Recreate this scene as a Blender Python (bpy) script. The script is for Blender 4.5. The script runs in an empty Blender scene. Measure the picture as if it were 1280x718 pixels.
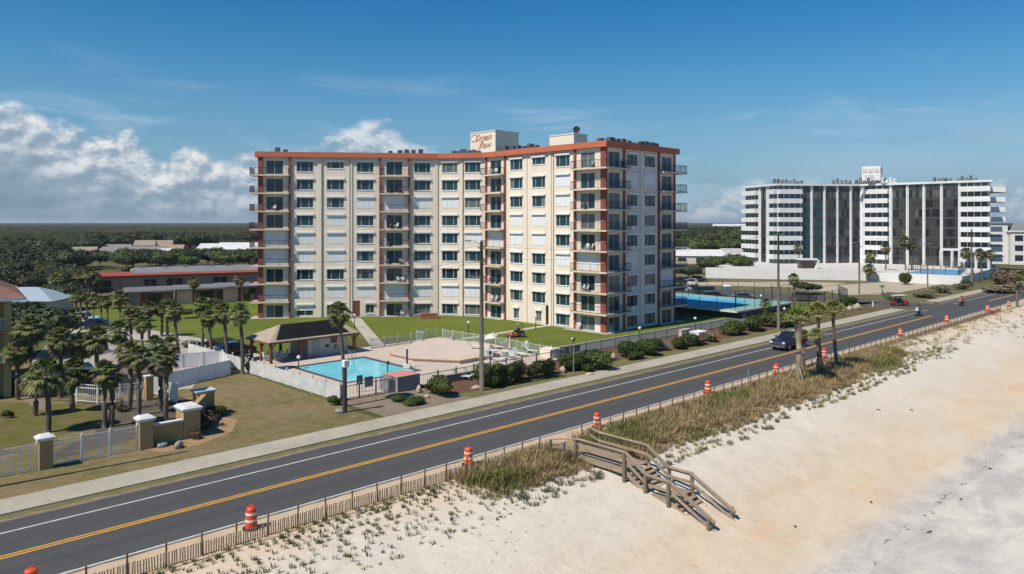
import bpy, math, random
from mathutils import Vector, Matrix, noise
random.seed(7)
scn = bpy.context.scene
COL = scn.collection
rad = math.radians
F, CX, HY, CH = 930.0, 640.0, 278.0, 15.0          # focal length, centre column, horizon row, camera height
AR = math.atan2(975, 930)
US, UC = math.sin(AR), math.cos(AR)
TH = math.atan2(UC, US)                             # heading of the road
def G(x, y, h=0.0):                                 # a point of the photograph on the level h
    z = F*(CH-h)/(y-HY)
    return Vector(((x-CX)/F*z, z, h))
def R(s, d, h=0.0):                                 # road frame: s along the road, d towards the ocean
    return Vector((US*s+UC*d, UC*s-US*d, h))
def SD(p): return (US*p[0]+UC*p[1], UC*p[0]-US*p[1])
def hit(P, Q, x):                                   # distance along wall P-Q where column x meets it
    k = (x-CX)/F; D = (Q-P); L = math.hypot(D.x, D.y)
    t = (k*P.y-P.x)/(D.x-k*D.y)
    return t*L
# ---------------------------------------------------------------- materials
MATS = {}
def nodes(name):
    m = bpy.data.materials.new(name); m.use_nodes = True
    nt = m.node_tree; b = nt.nodes['Principled BSDF']
    return m, nt, b
def N(nt, t, **kw):
    n = nt.nodes.new(t)
    for k, v in kw.items():
        if k in n.bl_rna.properties: setattr(n, k, v)
        else: n.inputs[k].default_value = v
    return n
def L(nt, a, b): nt.links.new(a, b)
def c4(c): return (c[0], c[1], c[2], 1)
def ramp(nt, fac, stops):
    r = nt.nodes.new('ShaderNodeValToRGB'); e = r.color_ramp.elements
    while len(e) < len(stops): e.new(0.5)
    for i, (p, c) in enumerate(stops):
        e[i].position = p; e[i].color = c4(c) if len(c) == 3 else c
    L(nt, fac, r.inputs[0]); return r.outputs[0]
def mix(nt, fac, a, b, bt='MIX'):
    m = nt.nodes.new('ShaderNodeMix'); m.data_type = 'RGBA'; m.blend_type = bt
    for k, v in ((0, fac), (6, a), (7, b)):
        if hasattr(v, 'links'): L(nt, v, m.inputs[k])
        elif k == 0: m.inputs[0].default_value = v
        else: m.inputs[k].default_value = c4(v)
    return m.outputs[2]
def math_(nt, op, a, b=None, c=None):
    m = nt.nodes.new('ShaderNodeMath'); m.operation = op
    for i, v in enumerate((a, b, c)):
        if v is None: continue
        if hasattr(v, 'links'): L(nt, v, m.inputs[i])
        else: m.inputs[i].default_value = v
    return m.outputs[0]
def noise_(nt, vec, scale, detail=4, rough=.55, dist=0.0):
    n = N(nt, 'ShaderNodeTexNoise'); n.inputs['Scale'].default_value = scale
    n.inputs['Detail'].default_value = detail; n.inputs['Roughness'].default_value = rough
    n.inputs['Distortion'].default_value = dist
    if vec is not None: L(nt, vec, n.inputs['Vector'])
    return n.outputs[0]
def bump(nt, b, h, strength, dist):
    n = N(nt, 'ShaderNodeBump', Strength=strength, Distance=dist); L(nt, h, n.inputs['Height']); L(nt, n.outputs[0], b.inputs['Normal'])
def mat(name, c1, c2=None, scale=3.0, rough=.8, metal=0.0, bmp=0.0, bscale=None, bdist=.02, world=False, spec=None, rnd=0.0, fine=.12, coat=0, emis=None):
    if name in MATS: return MATS[name]
    m, nt, b = nodes(name)
    if c2 is None: c2 = tuple(x*.82 for x in c1)
    if world: v = N(nt, 'ShaderNodeNewGeometry').outputs['Position']
    else: v = N(nt, 'ShaderNodeTexCoord').outputs['Object']
    n1 = noise_(nt, v, scale, 5, .6); n2 = noise_(nt, v, scale*9, 3, .6)
    f = ramp(nt, n1, [(.35, (0, 0, 0)), (.65, (1, 1, 1))])
    col = mix(nt, f, c1, c2)
    if fine: col = mix(nt, fine, col, ramp(nt, n2, [(.3, (.1, .1, .1)), (.7, (1, 1, 1))]), 'MULTIPLY')
    if rnd:
        o = N(nt, 'ShaderNodeObjectInfo').outputs['Random']
        k = math_(nt, 'MULTIPLY_ADD', o, rnd, 1-rnd/2)
        hs = N(nt, 'ShaderNodeHueSaturation'); L(nt, col, hs.inputs['Color']); L(nt, k, hs.inputs['Value'])
        k2 = math_(nt, 'MULTIPLY_ADD', o, rnd*.1, .5-rnd*.05); L(nt, k2, hs.inputs['Hue']); col = hs.outputs[0]
    L(nt, col, b.inputs['Base Color'])
    b.inputs['Roughness'].default_value = rough; b.inputs['Metallic'].default_value = metal
    if spec is not None: b.inputs['Specular IOR Level'].default_value = spec
    if coat: b.inputs['Coat Weight'].default_value = coat
    if bmp: bump(nt, b, noise_(nt, v, bscale or scale*8, 3, .6), bmp, bdist)
    MATS[name] = m
    return m
# ---------------------------------------------------------------- meshes
class MB:
    def __init__(s): s.v, s.f, s.m = [], [], []
    def face(s, pts, mi=0):
        k = len(s.v); s.v.extend(tuple(p) for p in pts); s.f.append(tuple(range(k, k+len(pts)))); s.m.append(mi)
    def hexa(s, p, mi=0):                           # eight corners: bottom ring, top ring
        k = len(s.v); s.v.extend(tuple(q) for q in p)
        for q in ((3,2,1,0), (4,5,6,7), (0,1,5,4), (1,2,6,5), (2,3,7,6), (3,0,4,7)):
            s.f.append(tuple(k+i for i in q)); s.m.append(mi)
    def box(s, x0, x1, y0, y1, z0, z1, mi=0, t=0.0):
        s.hexa([(x0,y0,z0),(x1,y0,z0),(x1,y1,z0),(x0,y1,z0),(x0+t,y0+t,z1),(x1-t,y0+t,z1),(x1-t,y1-t,z1),(x0+t,y1-t,z1)], mi)
    def bar(s, a, b, w, h=None, mi=0):              # box bar from a to b
        a, b = Vector(a), Vector(b); h = h or w; d = (b-a).normalized()
        x = d.cross(Vector((0,0,1)))
        if x.length < 1e-3: x = Vector((1,0,0))
        x = x.normalized()*w/2; y = d.cross(x).normalized()*h/2
        s.hexa([a-x-y, a+x-y, a+x+y, a-x+y, b-x-y, b+x-y, b+x+y, b-x+y], mi)
    def tube(s, pts, rs, n=8, mi=0, cap=True):
        pts = [Vector(p) for p in pts]
        if not hasattr(rs, '__len__'): rs = [rs]*len(pts)
        k = len(s.v)
        for i, p in enumerate(pts):
            d = (pts[min(i+1, len(pts)-1)]-pts[max(i-1, 0)]).normalized()
            x = d.cross(Vector((0,0,1)))
            if x.length < 1e-3: x = Vector((1,0,0))
            x.normalize(); y = x.cross(d)
            for j in range(n):
                a = 2*math.pi*j/n; s.v.append(tuple(p+(x*math.cos(a)+y*math.sin(a))*rs[i]))
        for i in range(len(pts)-1):
            for j in range(n):
                j2 = (j+1) % n
                s.f.append((k+i*n+j, k+i*n+j2, k+(i+1)*n+j2, k+(i+1)*n+j)); s.m.append(mi)
        if cap:
            s.f.append(tuple(k+j for j in range(n))); s.m.append(mi)
            e = k+(len(pts)-1)*n; s.f.append(tuple(e+j for j in reversed(range(n)))); s.m.append(mi)
    def prism(s, poly, z0, z1, mi=0, mtop=None):
        n = len(poly); k = len(s.v)
        s.v.extend((p[0], p[1], z0) for p in poly); s.v.extend((p[0], p[1], z1) for p in poly)
        s.f.append(tuple(reversed(range(k, k+n)))); s.m.append(mi)
        s.f.append(tuple(range(k+n, k+2*n))); s.m.append(mi if mtop is None else mtop)
        for i in range(n):
            j = (i+1) % n; s.f.append((k+i, k+j, k+n+j, k+n+i)); s.m.append(mi)
    def side(s, poly, y0, y1, mi=0, t=0.0):         # polygon in x-z, extruded in y; t tapers towards the top
        n = len(poly); k = len(s.v); zs = [p[1] for p in poly]; zl, zh = min(zs), max(zs)
        def tp(z): return t*(z-zl)/(zh-zl)
        s.v.extend((p[0], y0+tp(p[1]), p[1]) for p in poly); s.v.extend((p[0], y1-tp(p[1]), p[1]) for p in poly)
        s.f.append(tuple(range(k, k+n))); s.f.append(tuple(reversed(range(k+n, k+2*n)))); s.m += [mi, mi]
        for i in range(n):
            j = (i+1) % n; s.f.append((k+j, k+i, k+n+i, k+n+j)); s.m.append(mi)
    def ball(s, c, r, nu=12, nv=8, mi=0):
        if not hasattr(r, '__len__'): r = (r, r, r)
        k = len(s.v)
        for i in range(nv+1):
            a = math.pi*i/nv
            for j in range(nu):
                b = 2*math.pi*j/nu
                s.v.append((c[0]+r[0]*math.sin(a)*math.cos(b), c[1]+r[1]*math.sin(a)*math.sin(b), c[2]+r[2]*math.cos(a)))
        for i in range(nv):
            for j in range(nu):
                j2 = (j+1) % nu
                s.f.append((k+i*nu+j, k+(i+1)*nu+j, k+(i+1)*nu+j2, k+i*nu+j2)); s.m.append(mi)
    def build(s, name, mats, parent=None, smooth=False, world=False, bevel=0.0):
        me = bpy.data.meshes.new(name)
        v = s.v
        if world and parent is not None:
            M = (Matrix.Translation(parent.location) @ Matrix.Rotation(parent.rotation_euler.z, 4, 'Z')).inverted()
            v = [tuple(M @ Vector(p)) for p in v]
        me.from_pydata(v, [], s.f)
        if not isinstance(mats, (list, tuple)): mats = [mats]
        for m in mats: me.materials.append(m)
        me.polygons.foreach_set('material_index', s.m)
        if smooth: me.polygons.foreach_set('use_smooth', [True]*len(s.f))
        me.update()
        o = bpy.data.objects.new(name, me); COL.objects.link(o)
        if parent is not None: o.parent = parent
        if bevel:
            b = o.modifiers.new('bevel', 'BEVEL'); b.width = bevel; b.segments = 2; b.limit_method = 'ANGLE'
        return o
def tag(o, label=None, cat=None, group=None, kind=None):
    for k, v in (('label', label), ('category', cat), ('group', group), ('kind', kind)):
        if v: o[k] = v
    return o
def thing(name, loc, label, cat, group=None, rz=0.0):
    o = bpy.data.objects.new(name, None); COL.objects.link(o); o.empty_display_size = .3
    o.location = loc; o.rotation_euler = (0, 0, rz)
    return tag(o, label, cat, group)
KIDS = {}
def dup(root, loc, rz, label=None, group=None, scale=None):
    def cp(o, par):
        c = o.copy(); COL.objects.link(c)
        if par is not None: c.parent = par
        for ch in o.children: cp(ch, c)
        return c
    r = cp(root, None); r.location = loc; r.rotation_euler = (0, 0, rz)
    if scale: r.scale = (scale,)*3 if not hasattr(scale, '__len__') else scale
    if label: r['label'] = label
    if group: r['group'] = group
    return r
def sheet(name, pts, z, m, kind='structure'):
    b = MB(); b.face([(p[0], p[1], z) for p in pts]); o = b.build(name, m); tag(o, kind=kind); return o
def rsheet(name, s0, s1, d0, d1, z, m): return sheet(name, [R(s0, d1), R(s1, d1), R(s1, d0), R(s0, d0)], z, m)
def psheet(name, px, z, m): return sheet(name, [G(x, y, z) for x, y in px], z, m)
# ---------------------------------------------------------------- camera, world, sun
cam = bpy.data.cameras.new('camera'); co = bpy.data.objects.new('camera', cam); COL.objects.link(co); scn.camera = co
cam.sensor_width = 36; cam.lens = 36*F/1280; cam.shift_y = -81/1280; cam.clip_start = .5; cam.clip_end = 30000
co.location = (0, 0, CH); co.rotation_euler = (rad(90), 0, 0)
SAZ, SEL = rad(180+50.5), rad(52.5)          # azimuth from +Y towards +X
sv = Vector((math.sin(SAZ)*math.cos(SEL), math.cos(SAZ)*math.cos(SEL), math.sin(SEL)))
sl = bpy.data.lights.new('sun', 'SUN'); sl.energy = 5.0; sl.angle = rad(.53); sl.color = (1, .92, .79)
so = bpy.data.objects.new('sun', sl); COL.objects.link(so); so.rotation_euler = sv.to_track_quat('Z', 'Y').to_euler(); so.location = (0, 0, 60)
W = bpy.data.worlds.new('World'); scn.world = W; W.use_nodes = True
nt = W.node_tree; bg = nt.nodes['Background']; wout = nt.nodes['World Output']
sky = nt.nodes.new('ShaderNodeTexSky'); sky.sky_type = 'NISHITA'; sky.sun_disc = False
sky.sun_elevation = SEL; sky.sun_rotation = SAZ; sky.air_density = 1.0; sky.dust_density = .15; sky.ozone_density = 2.2; sky.altitude = 0
hsv = N(nt, 'ShaderNodeHueSaturation'); hsv.inputs['Hue'].default_value = .497; hsv.inputs['Saturation'].default_value = 1.5; hsv.inputs['Value'].default_value = 1
L(nt, sky.outputs[0], hsv.inputs['Color'])
def build_clouds():
    tc = nt.nodes.new('ShaderNodeTexCoord'); sp = nt.nodes.new('ShaderNodeSeparateXYZ'); L(nt, tc.outputs['Generated'], sp.inputs[0])
    x, y, z = sp.outputs
    az = math_(nt, 'MULTIPLY', math_(nt, 'ARCTAN2', x, y), 57.2958)
    el = math_(nt, 'MULTIPLY', math_(nt, 'ARCSINE', z), 57.2958)
    def vec(fx, fy, ox=0, oy=0, w=0):
        c = nt.nodes.new('ShaderNodeCombineXYZ')
        L(nt, math_(nt, 'MULTIPLY_ADD', az, fx, ox), c.inputs[0]); L(nt, math_(nt, 'MULTIPLY_ADD', el, fy, oy), c.inputs[1]); c.inputs[2].default_value = w
        return c.outputs[0]
    def smooth(v, a, b):
        m = nt.nodes.new('ShaderNodeMapRange'); m.interpolation_type = 'SMOOTHSTEP'
        L(nt, v, m.inputs[0]); m.inputs[1].default_value = a; m.inputs[2].default_value = b
        return m.outputs[0]
    # height of the cumulus bank against azimuth (degrees)
    tops = nt.nodes.new('ShaderNodeFloatCurve'); cv = tops.mapping.curves[0]
    pts = [(-60, 9.5), (-37, 9.4), (-34.5, 10.0), (-32.5, 9.2), (-30, 7.4), (-27.5, 8.0), (-25.5, 5.6), (-23.5, 7.0), (-20.5, 6.2), (-17, 7.0), (-13, 8.4), (-10.5, 9.6), (-8, 8.2), (-4, 6.6), (5, 4.2), (14, 2.8), (17, 3.4), (20, 3.3), (24, 3.6), (33, 3.4), (60, 3)]
    while len(cv.points) < len(pts): cv.points.new(.5, .5)
    for i, (a, e) in enumerate(pts): cv.points[i].location = ((a+60)/120, e/12); cv.points[i].handle_type = 'AUTO'
    tops.mapping.update()
    L(nt, math_(nt, 'DIVIDE', math_(nt, 'ADD', az, 60), 120), tops.inputs['Value'])
    top = math_(nt, 'MULTIPLY', tops.outputs[0], 9.7)
    def dens(dx, dy, D=9):
        n = noise_(nt, vec(.16, .26, 3.1+dx, 1.7+dy), 1.0, D, .58, .25)
        n2 = noise_(nt, vec(.42, .55, 13.1+dx*2.6, 5.7+dy*2.1), 1.0, D-1, .6)
        return math_(nt, 'ADD', math_(nt, 'MULTIPLY', n, 6.5), math_(nt, 'MULTIPLY', n2, 2.6))
    d0 = dens(0, 0); d2 = dens(0, 0, 5); d1 = dens(-.05, .13, 5)
    head = math_(nt, 'SUBTRACT', top, el)
    cum = math_(nt, 'ADD', math_(nt, 'SUBTRACT', head, 4.8), d0)
    m1 = smooth(cum, -.3, 1.2)
    lit = smooth(math_(nt, 'SUBTRACT', d2, d1), -.7, .8)
    rim = smooth(head, 7.0, .2)
    leftw = smooth(az, 0, -20)
    bright = math_(nt, 'MULTIPLY', math_(nt, 'ADD', math_(nt, 'MULTIPLY', lit, .75), .22), math_(nt, 'ADD', math_(nt, 'MULTIPLY', rim, .9), .12))
    ccol = ramp(nt, bright, [(0, (.18, .265, .36)), (.28, (.31, .40, .50)), (.55, (.54, .60, .66)), (.85, (.80, .82, .83))])
    # overall opacity: strong on the left, thin on the right, fading out behind the horizon haze
    op = math_(nt, 'MULTIPLY', m1, math_(nt, 'ADD', math_(nt, 'MULTIPLY', leftw, .5), .45))
    # high wisps
    w = noise_(nt, vec(.07, .42, 7.7, 2.2), 1.0, 8, .62, .6)
    wm = math_(nt, 'MULTIPLY', smooth(w, .50, .72), math_(nt, 'MULTIPLY', smooth(el, 12.5, 6.5), .62))
    w2 = noise_(nt, vec(.05, .22, 21.7, 4.2), 1.0, 6, .55, .4)
    wide = math_(nt, 'MULTIPLY', math_(nt, 'MULTIPLY', smooth(w2, .38, .62), math_(nt, 'MULTIPLY', smooth(az, 8, 26), smooth(el, 9.5, 4))), .5)
    wm = math_(nt, 'MAXIMUM', wm, wide)
    lowhaze = math_(nt, 'MULTIPLY', smooth(el, 13, 0), .78)
    b2 = nt.nodes.new('ShaderNodeBackground'); b2.inputs[1].default_value = 1.0
    wc = mix(nt, 0.5, (.36, .52, .68), (.40, .55, .70)); L(nt, wc, b2.inputs[0])
    b3 = nt.nodes.new('ShaderNodeBackground'); L(nt, ccol, b3.inputs[0]); b3.inputs[1].default_value = 1.0
    s1 = nt.nodes.new('ShaderNodeMixShader'); s2 = nt.nodes.new('ShaderNodeMixShader'); s3 = nt.nodes.new('ShaderNodeMixShader')
    b4 = nt.nodes.new('ShaderNodeBackground'); b4.inputs[0].default_value = (.105, .27, .47, 1)
    L(nt, lowhaze, s3.inputs[0]); L(nt, bg.outputs[0], s3.inputs[1]); L(nt, b4.outputs[0], s3.inputs[2])
    L(nt, wm, s1.inputs[0]); L(nt, s3.outputs[0], s1.inputs[1]); L(nt, b2.outputs[0], s1.inputs[2])
    up = math_(nt, 'MULTIPLY', smooth(el, -.5, .2), math_(nt, 'MULTIPLY', smooth(az, -85, -55), smooth(az, 85, 55)))
    L(nt, math_(nt, 'MULTIPLY', op, up), s2.inputs[0]); L(nt, s1.outputs[0], s2.inputs[1]); L(nt, b3.outputs[0], s2.inputs[2])
    L(nt, s2.outputs[0], wout.inputs[0])
L(nt, hsv.outputs[0], bg.inputs[0]); bg.inputs[1].default_value = .095
build_clouds()
scn.view_settings.view_transform = 'Standard'; scn.view_settings.look = 'None'; scn.view_settings.gamma = 1
scn.view_settings.exposure = .04; scn.view_settings.use_curve_mapping = False
scn.cycles.max_bounces = 5; scn.cycles.diffuse_bounces = 2; scn.cycles.glossy_bounces = 2; scn.cycles.transmission_bounces = 3; scn.cycles.transparent_max_bounces = 8
scn.cycles.use_denoising = True
# ---------------------------------------------------------------- common materials
Mstucco = mat('cream stucco', (.83, .73, .62), (.78, .68, .57), .35, .9, bmp=.15, bscale=6, fine=.08)
Mstucco2 = mat('pale stucco', (.82, .74, .62), (.76, .67, .55), .4, .9)
def streaks(m, k=.3):                               # rain streaks and dirt runs down the walls
    nt = m.node_tree; b = nt.nodes['Principled BSDF']; src = b.inputs['Base Color'].links[0].from_socket
    v = N(nt, 'ShaderNodeNewGeometry').outputs['Position']; mp = nt.nodes.new('ShaderNodeMapping'); mp.inputs['Scale'].default_value = (1.6, 1.6, .09); L(nt, v, mp.inputs[0])
    n = noise_(nt, mp.outputs[0], 1.0, 6, .7)
    c = mix(nt, k, src, ramp(nt, n, [(.40, (.62, .56, .50)), (.58, (1, 1, 1))]), 'MULTIPLY'); L(nt, c, b.inputs['Base Color'])
streaks(Mstucco, .16)
Mterra = mat('terracotta fascia', (.56, .15, .07), (.48, .13, .07), .5, .75)
Mbrick = mat('dark terracotta column', (.30, .085, .05), (.25, .07, .045), .8, .8)
Mslab = mat('balcony slab paint', (.72, .62, .50), None, 1, .85)
Mrail = mat('dark bronze railing', (.045, .04, .04), None, 4, .5, .3)
Mframe = mat('white window frame', (.62, .62, .6), None, 2, .5)
Mshut = mat('white roller shutter', (.80, .81, .82), (.74, .76, .79), .6, .55, fine=.05)
def glass(name, c, c2, rough=.06, spec=.9):
    return mat(name, c, c2, .5, rough, spec=spec, fine=0)
Mglass = glass('window glass', (.008, .035, .05), (.012, .05, .065), .05, .6)  # teal in the base colour imitates the reflected sky
Mglass2 = glass('glass with drawn curtain', (.16, .17, .17), (.10, .115, .115), .15, .5)
Mglass3 = glass('dark glass', (.012, .014, .018), (.02, .02, .022), .08, .6)
Mwhite = mat('white paint', (.8, .8, .79), (.74, .74, .73), .6, .6)
Mvinyl = mat('white vinyl', (.80, .81, .83), (.76, .77, .79), 1, .45)
Mgrey = mat('grey metal', (.32, .33, .34), (.24, .25, .26), 2, .5, .4)
Mdkgrey = mat('dark grey metal', (.06, .065, .07), None, 2, .5, .3)
Mconc = mat('pale concrete', (.46, .42, .36), (.38, .35, .30), .5, .9, world=True, bmp=.2, bscale=8, bdist=.01)
Mroofg = mat('grey gravel roof', (.28, .28, .28), (.2, .2, .21), .5, .95, fine=.3)
Mblack = mat('black rubber', (.02, .02, .02), None, 5, .8)
Mbark = mat('palm trunk bark', (.10, .08, .062), (.16, .13, .10), 2.5, .95, bmp=.8, bscale=9, bdist=.06, rnd=.3)
Mbarkl = mat('pale palm trunk bark', (.36, .27, .19), (.24, .18, .13), 2.5, .95, bmp=.8, bscale=9, bdist=.06)
Mwood = mat('weathered deck timber', (.42, .32, .225), (.30, .225, .155), 1.2, .85, fine=.3)
Mwood2 = mat('treated timber post', (.15, .15, .10), (.22, .18, .12), 1.2, .9, fine=.3)
Mpole = mat('grey utility pole timber', (.17, .155, .13), (.12, .11, .09), .8, .9, fine=.25)
# ---------------------------------------------------------------- ground
def ground_mat():
    m, nt, b = nodes('land'); v = N(nt, 'ShaderNodeNewGeometry').outputs['Position']
    n1 = noise_(nt, v, .02, 6, .6); n2 = noise_(nt, v, .4, 6, .65); n3 = noise_(nt, v, 6, 4, .7)
    c = mix(nt, ramp(nt, n1, [(.42, (0,0,0)), (.58, (1,1,1))]), (.075, .095, .028), (.17, .145, .075))
    c = mix(nt, ramp(nt, n2, [(.4, (0,0,0)), (.7, (1,1,1))]), c, (.15, .13, .06))
    c = mix(nt, .5, c, ramp(nt, n3, [(.3, (.35,.35,.35)), (.7, (1,1,1))]), 'MULTIPLY')
    L(nt, c, b.inputs['Base Color']); b.inputs['Roughness'].default_value = 1; b.inputs['Specular IOR Level'].default_value = .1
    bump(nt, b, n3, .6, .08); return m
def grass_mat(name, c1, c2, c3, sc=1.0, patch=.15):
    m, nt, b = nodes(name); v = N(nt, 'ShaderNodeNewGeometry').outputs['Position']
    n1 = noise_(nt, v, patch*sc, 5, .6, .4); n2 = noise_(nt, v, 1.1*sc, 5, .65); n3 = noise_(nt, v, 9*sc, 4, .75)
    c = mix(nt, ramp(nt, n1, [(.40, (0,0,0)), (.62, (1,1,1))]), c1, c2)
    c = mix(nt, ramp(nt, n2, [(.45, (0,0,0)), (.72, (1,1,1))]), c, c3)
    c = mix(nt, .65, c, ramp(nt, n3, [(.3, (.35,.35,.35)), (.68, (1.0,1.0,1.0))]), 'MULTIPLY')
    if 'lawn' in name:                              # mowing arcs
        w = nt.nodes.new('ShaderNodeTexWave'); w.wave_type = 'RINGS'; w.rings_direction = 'Z'; w.inputs['Scale'].default_value = .22; w.inputs['Distortion'].default_value = 3.5; w.inputs['Detail Scale'].default_value = .35
        mp = nt.nodes.new('ShaderNodeMapping'); mp.inputs['Location'].default_value = (27, -60, 0); L(nt, v, mp.inputs[0]); L(nt, mp.outputs[0], w.inputs[0])
        c = mix(nt, .25, c, ramp(nt, w.outputs['Fac'], [(.2, (.78, .78, .76)), (.8, (1.08, 1.06, 1.0))]), 'MULTIPLY')
    L(nt, c, b.inputs['Base Color']); b.inputs['Roughness'].default_value = 1; b.inputs['Specular IOR Level'].default_value = .1
    bump(nt, b, n3, .8, .05); return m
def sd_nodes(nt):
    v = N(nt, 'ShaderNodeNewGeometry').outputs['Position']
    a = nt.nodes.new('ShaderNodeVectorMath'); a.operation = 'DOT_PRODUCT'; L(nt, v, a.inputs[0]); a.inputs[1].default_value = (US, UC, 0)
    d = nt.nodes.new('ShaderNodeVectorMath'); d.operation = 'DOT_PRODUCT'; L(nt, v, d.inputs[0]); d.inputs[1].default_value = (UC, -US, 0)
    c = nt.nodes.new('ShaderNodeCombineXYZ'); L(nt, math_(nt, 'MULTIPLY', a.outputs['Value'], .35), c.inputs[0]); L(nt, d.outputs['Value'], c.inputs[1])
    return v, a.outputs['Value'], d.outputs['Value'], c.outputs[0]
def asphalt_mat():
    m, nt, b = nodes('asphalt'); v, s, d, sdv = sd_nodes(nt)
    st = nt.nodes.new('ShaderNodeCombineXYZ'); L(nt, math_(nt, 'MULTIPLY', s, .03), st.inputs[0]); L(nt, d, st.inputs[1])
    n1 = noise_(nt, st.outputs[0], 1.3, 5, .6); n2 = noise_(nt, v, 22, 3, .7); n3 = noise_(nt, v, .35, 4, .6)
    c = mix(nt, ramp(nt, n1, [(.35, (0,0,0)), (.68, (1,1,1))]), (.058, .057, .059), (.078, .077, .078))
    c = mix(nt, ramp(nt, n3, [(.5, (0,0,0)), (.75, (1,1,1))]), c, (.068, .066, .065))
    # tyre paths in each lane
    w = math_(nt, 'ABSOLUTE', math_(nt, 'SINE', math_(nt, 'MULTIPLY_ADD', d, 1.85, .6)))
    c = mix(nt, math_(nt, 'MULTIPLY', w, .3), c, (.066, .065, .066))
    c = mix(nt, .35, c, ramp(nt, n2, [(.3, (.55,.55,.55)), (.75, (1.35,1.35,1.35))]), 'MULTIPLY')
    L(nt, c, b.inputs['Base Color']); b.inputs['Roughness'].default_value = .88; bump(nt, b, n2, .3, .01)
    # sealed cracks, oil drip line in each lane, sand blown over the ocean edge
    vo = nt.nodes.new('ShaderNodeTexVoronoi'); vo.feature = 'DISTANCE_TO_EDGE'; vo.inputs['Scale'].default_value = .11; nv = nt.nodes.new('ShaderNodeVectorMath'); nv.operation = 'ADD'; L(nt, v, nv.inputs[0])
    nn = nt.nodes.new('ShaderNodeTexNoise'); nn.inputs['Scale'].default_value = .5; L(nt, v, nn.inputs[0]); sc = nt.nodes.new('ShaderNodeVectorMath'); sc.operation = 'SCALE'; L(nt, nn.outputs[1], sc.inputs[0]); sc.inputs['Scale'].default_value = 4; L(nt, sc.outputs[0], nv.inputs[1]); L(nt, nv.outputs[0], vo.inputs['Vector'])
    cr = ramp(nt, vo.outputs['Distance'], [(0, (.4,.4,.4)), (.006, (0,0,0))]); c = mix(nt, cr, c, (.022, .022, .023))
    for dc in (-41.4, -37.95):
        q = math_(nt, 'ABSOLUTE', math_(nt, 'SUBTRACT', d, dc)); c = mix(nt, math_(nt, 'MULTIPLY', ramp(nt, q, [(.05, (.55,.55,.55)), (.42, (0,0,0))]), n1), c, (.028, .028, .029))
    e = math_(nt, 'ADD', d, math_(nt, 'MULTIPLY_ADD', n3, 1.6, 35.9)); c = mix(nt, ramp(nt, e, [(.45, (0,0,0)), (.95, (.5,.5,.5))]), c, (.30, .24, .17))
    L(nt, c, b.inputs['Base Color']); return m
def sand_mat():
    m, nt, b = nodes('beach sand'); v, s, d, sdv = sd_nodes(nt)
    n0 = noise_(nt, sdv, .16, 5, .6, .5); n1 = noise_(nt, sdv, .55, 6, .62, .6); n2 = noise_(nt, v, 2.2, 6, .7); n3 = noise_(nt, v, 16, 3, .7)
    tan = mix(nt, ramp(nt, n1, [(.35, (0,0,0)), (.7, (1,1,1))]), (.64, .53, .405), (.60, .475, .34))
    white = mix(nt, n2, (.60, .55, .475), (.68, .625, .545))
    grey = mix(nt, ramp(nt, n1, [(.40, (0,0,0)), (.58, (1,1,1))]), (.62, .575, .52), (.47, .44, .41))
    # zones across the beach, edges broken by noise
    dn = math_(nt, 'ADD', d, math_(nt, 'MULTIPLY_ADD', n0, 9, -4.5)); dn = math_(nt, 'ADD', dn, math_(nt, 'MULTIPLY_ADD', n1, 4, -2))
    zr = ramp(nt, math_(nt, 'MULTIPLY_ADD', dn, 1/40, 1), [(0, (0,0,0)), (.19, (0,0,0)), (.27, (.85,.85,.85)), (.35, (.8,.8,.8)), (.46, (0,0,0))])   # white near the dune foot
    # (dn+40)/40: -34 -> .15, -30 -> .25, -24 -> .4
    c = mix(nt, zr, tan, white)
    pw = ramp(nt, n0, [(.55, (0,0,0)), (.68, (.6,.6,.6))]); c = mix(nt, pw, c, white)
    dg = math_(nt, 'ADD', d, math_(nt, 'MULTIPLY_ADD', n1, 2.4, -1.2))
    c = mix(nt, ramp(nt, math_(nt, 'MULTIPLY_ADD', dg, 1/8, 2.6), [(.42, (0,0,0)), (.62, (1,1,1))]), c, grey)
    orn = ramp(nt, n1, [(.56, (0,0,0)), (.66, (.5,.5,.5))]); sel = ramp(nt, math_(nt, 'MULTIPLY_ADD', dg, 1/8, 3.0), [(.25, (0,0,0)), (.5, (1,1,1)), (.9, (1,1,1)), (1, (0,0,0))])
    c = mix(nt, math_(nt, 'MULTIPLY', orn, sel), c, (.66, .44, .27))
    c = mix(nt, .25, c, ramp(nt, n3, [(.3, (.6,.6,.6)), (.65, (1,1,1))]), 'MULTIPLY')
    c = mix(nt, .35, c, ramp(nt, n2, [(.3, (.7,.68,.66)), (.5, (1,1,1))]), 'MULTIPLY')
    vo = nt.nodes.new('ShaderNodeTexVoronoi'); vo.inputs['Scale'].default_value = 1.9; L(nt, v, vo.inputs['Vector'])
    dent = ramp(nt, vo.outputs['Distance'], [(0, (0,0,0)), (.35, (1,1,1))])
    L(nt, c, b.inputs['Base Color']); b.inputs['Roughness'].default_value = 1; b.inputs['Specular IOR Level'].default_value = .15
    h = math_(nt, 'ADD', math_(nt, 'MULTIPLY', n2, 1.0), math_(nt, 'ADD', math_(nt, 'MULTIPLY', n3, .35), math_(nt, 'MULTIPLY', dent, .35))); bump(nt, b, h, .42, .12); return m
Mland = ground_mat(); Masph = asphalt_mat(); Msand = sand_mat()
Mlawn = grass_mat('watered lawn', (.13, .175, .028), (.175, .205, .04), (.15, .18, .035), 1, .12)
Mdry = grass_mat('dry lawn', (.25, .19, .10), (.165, .155, .055), (.31, .24, .14), 1, .14)
Mverge = grass_mat('verge grass', (.16, .165, .06), (.22, .195, .09), (.26, .22, .12), 1.6, .3)
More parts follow.
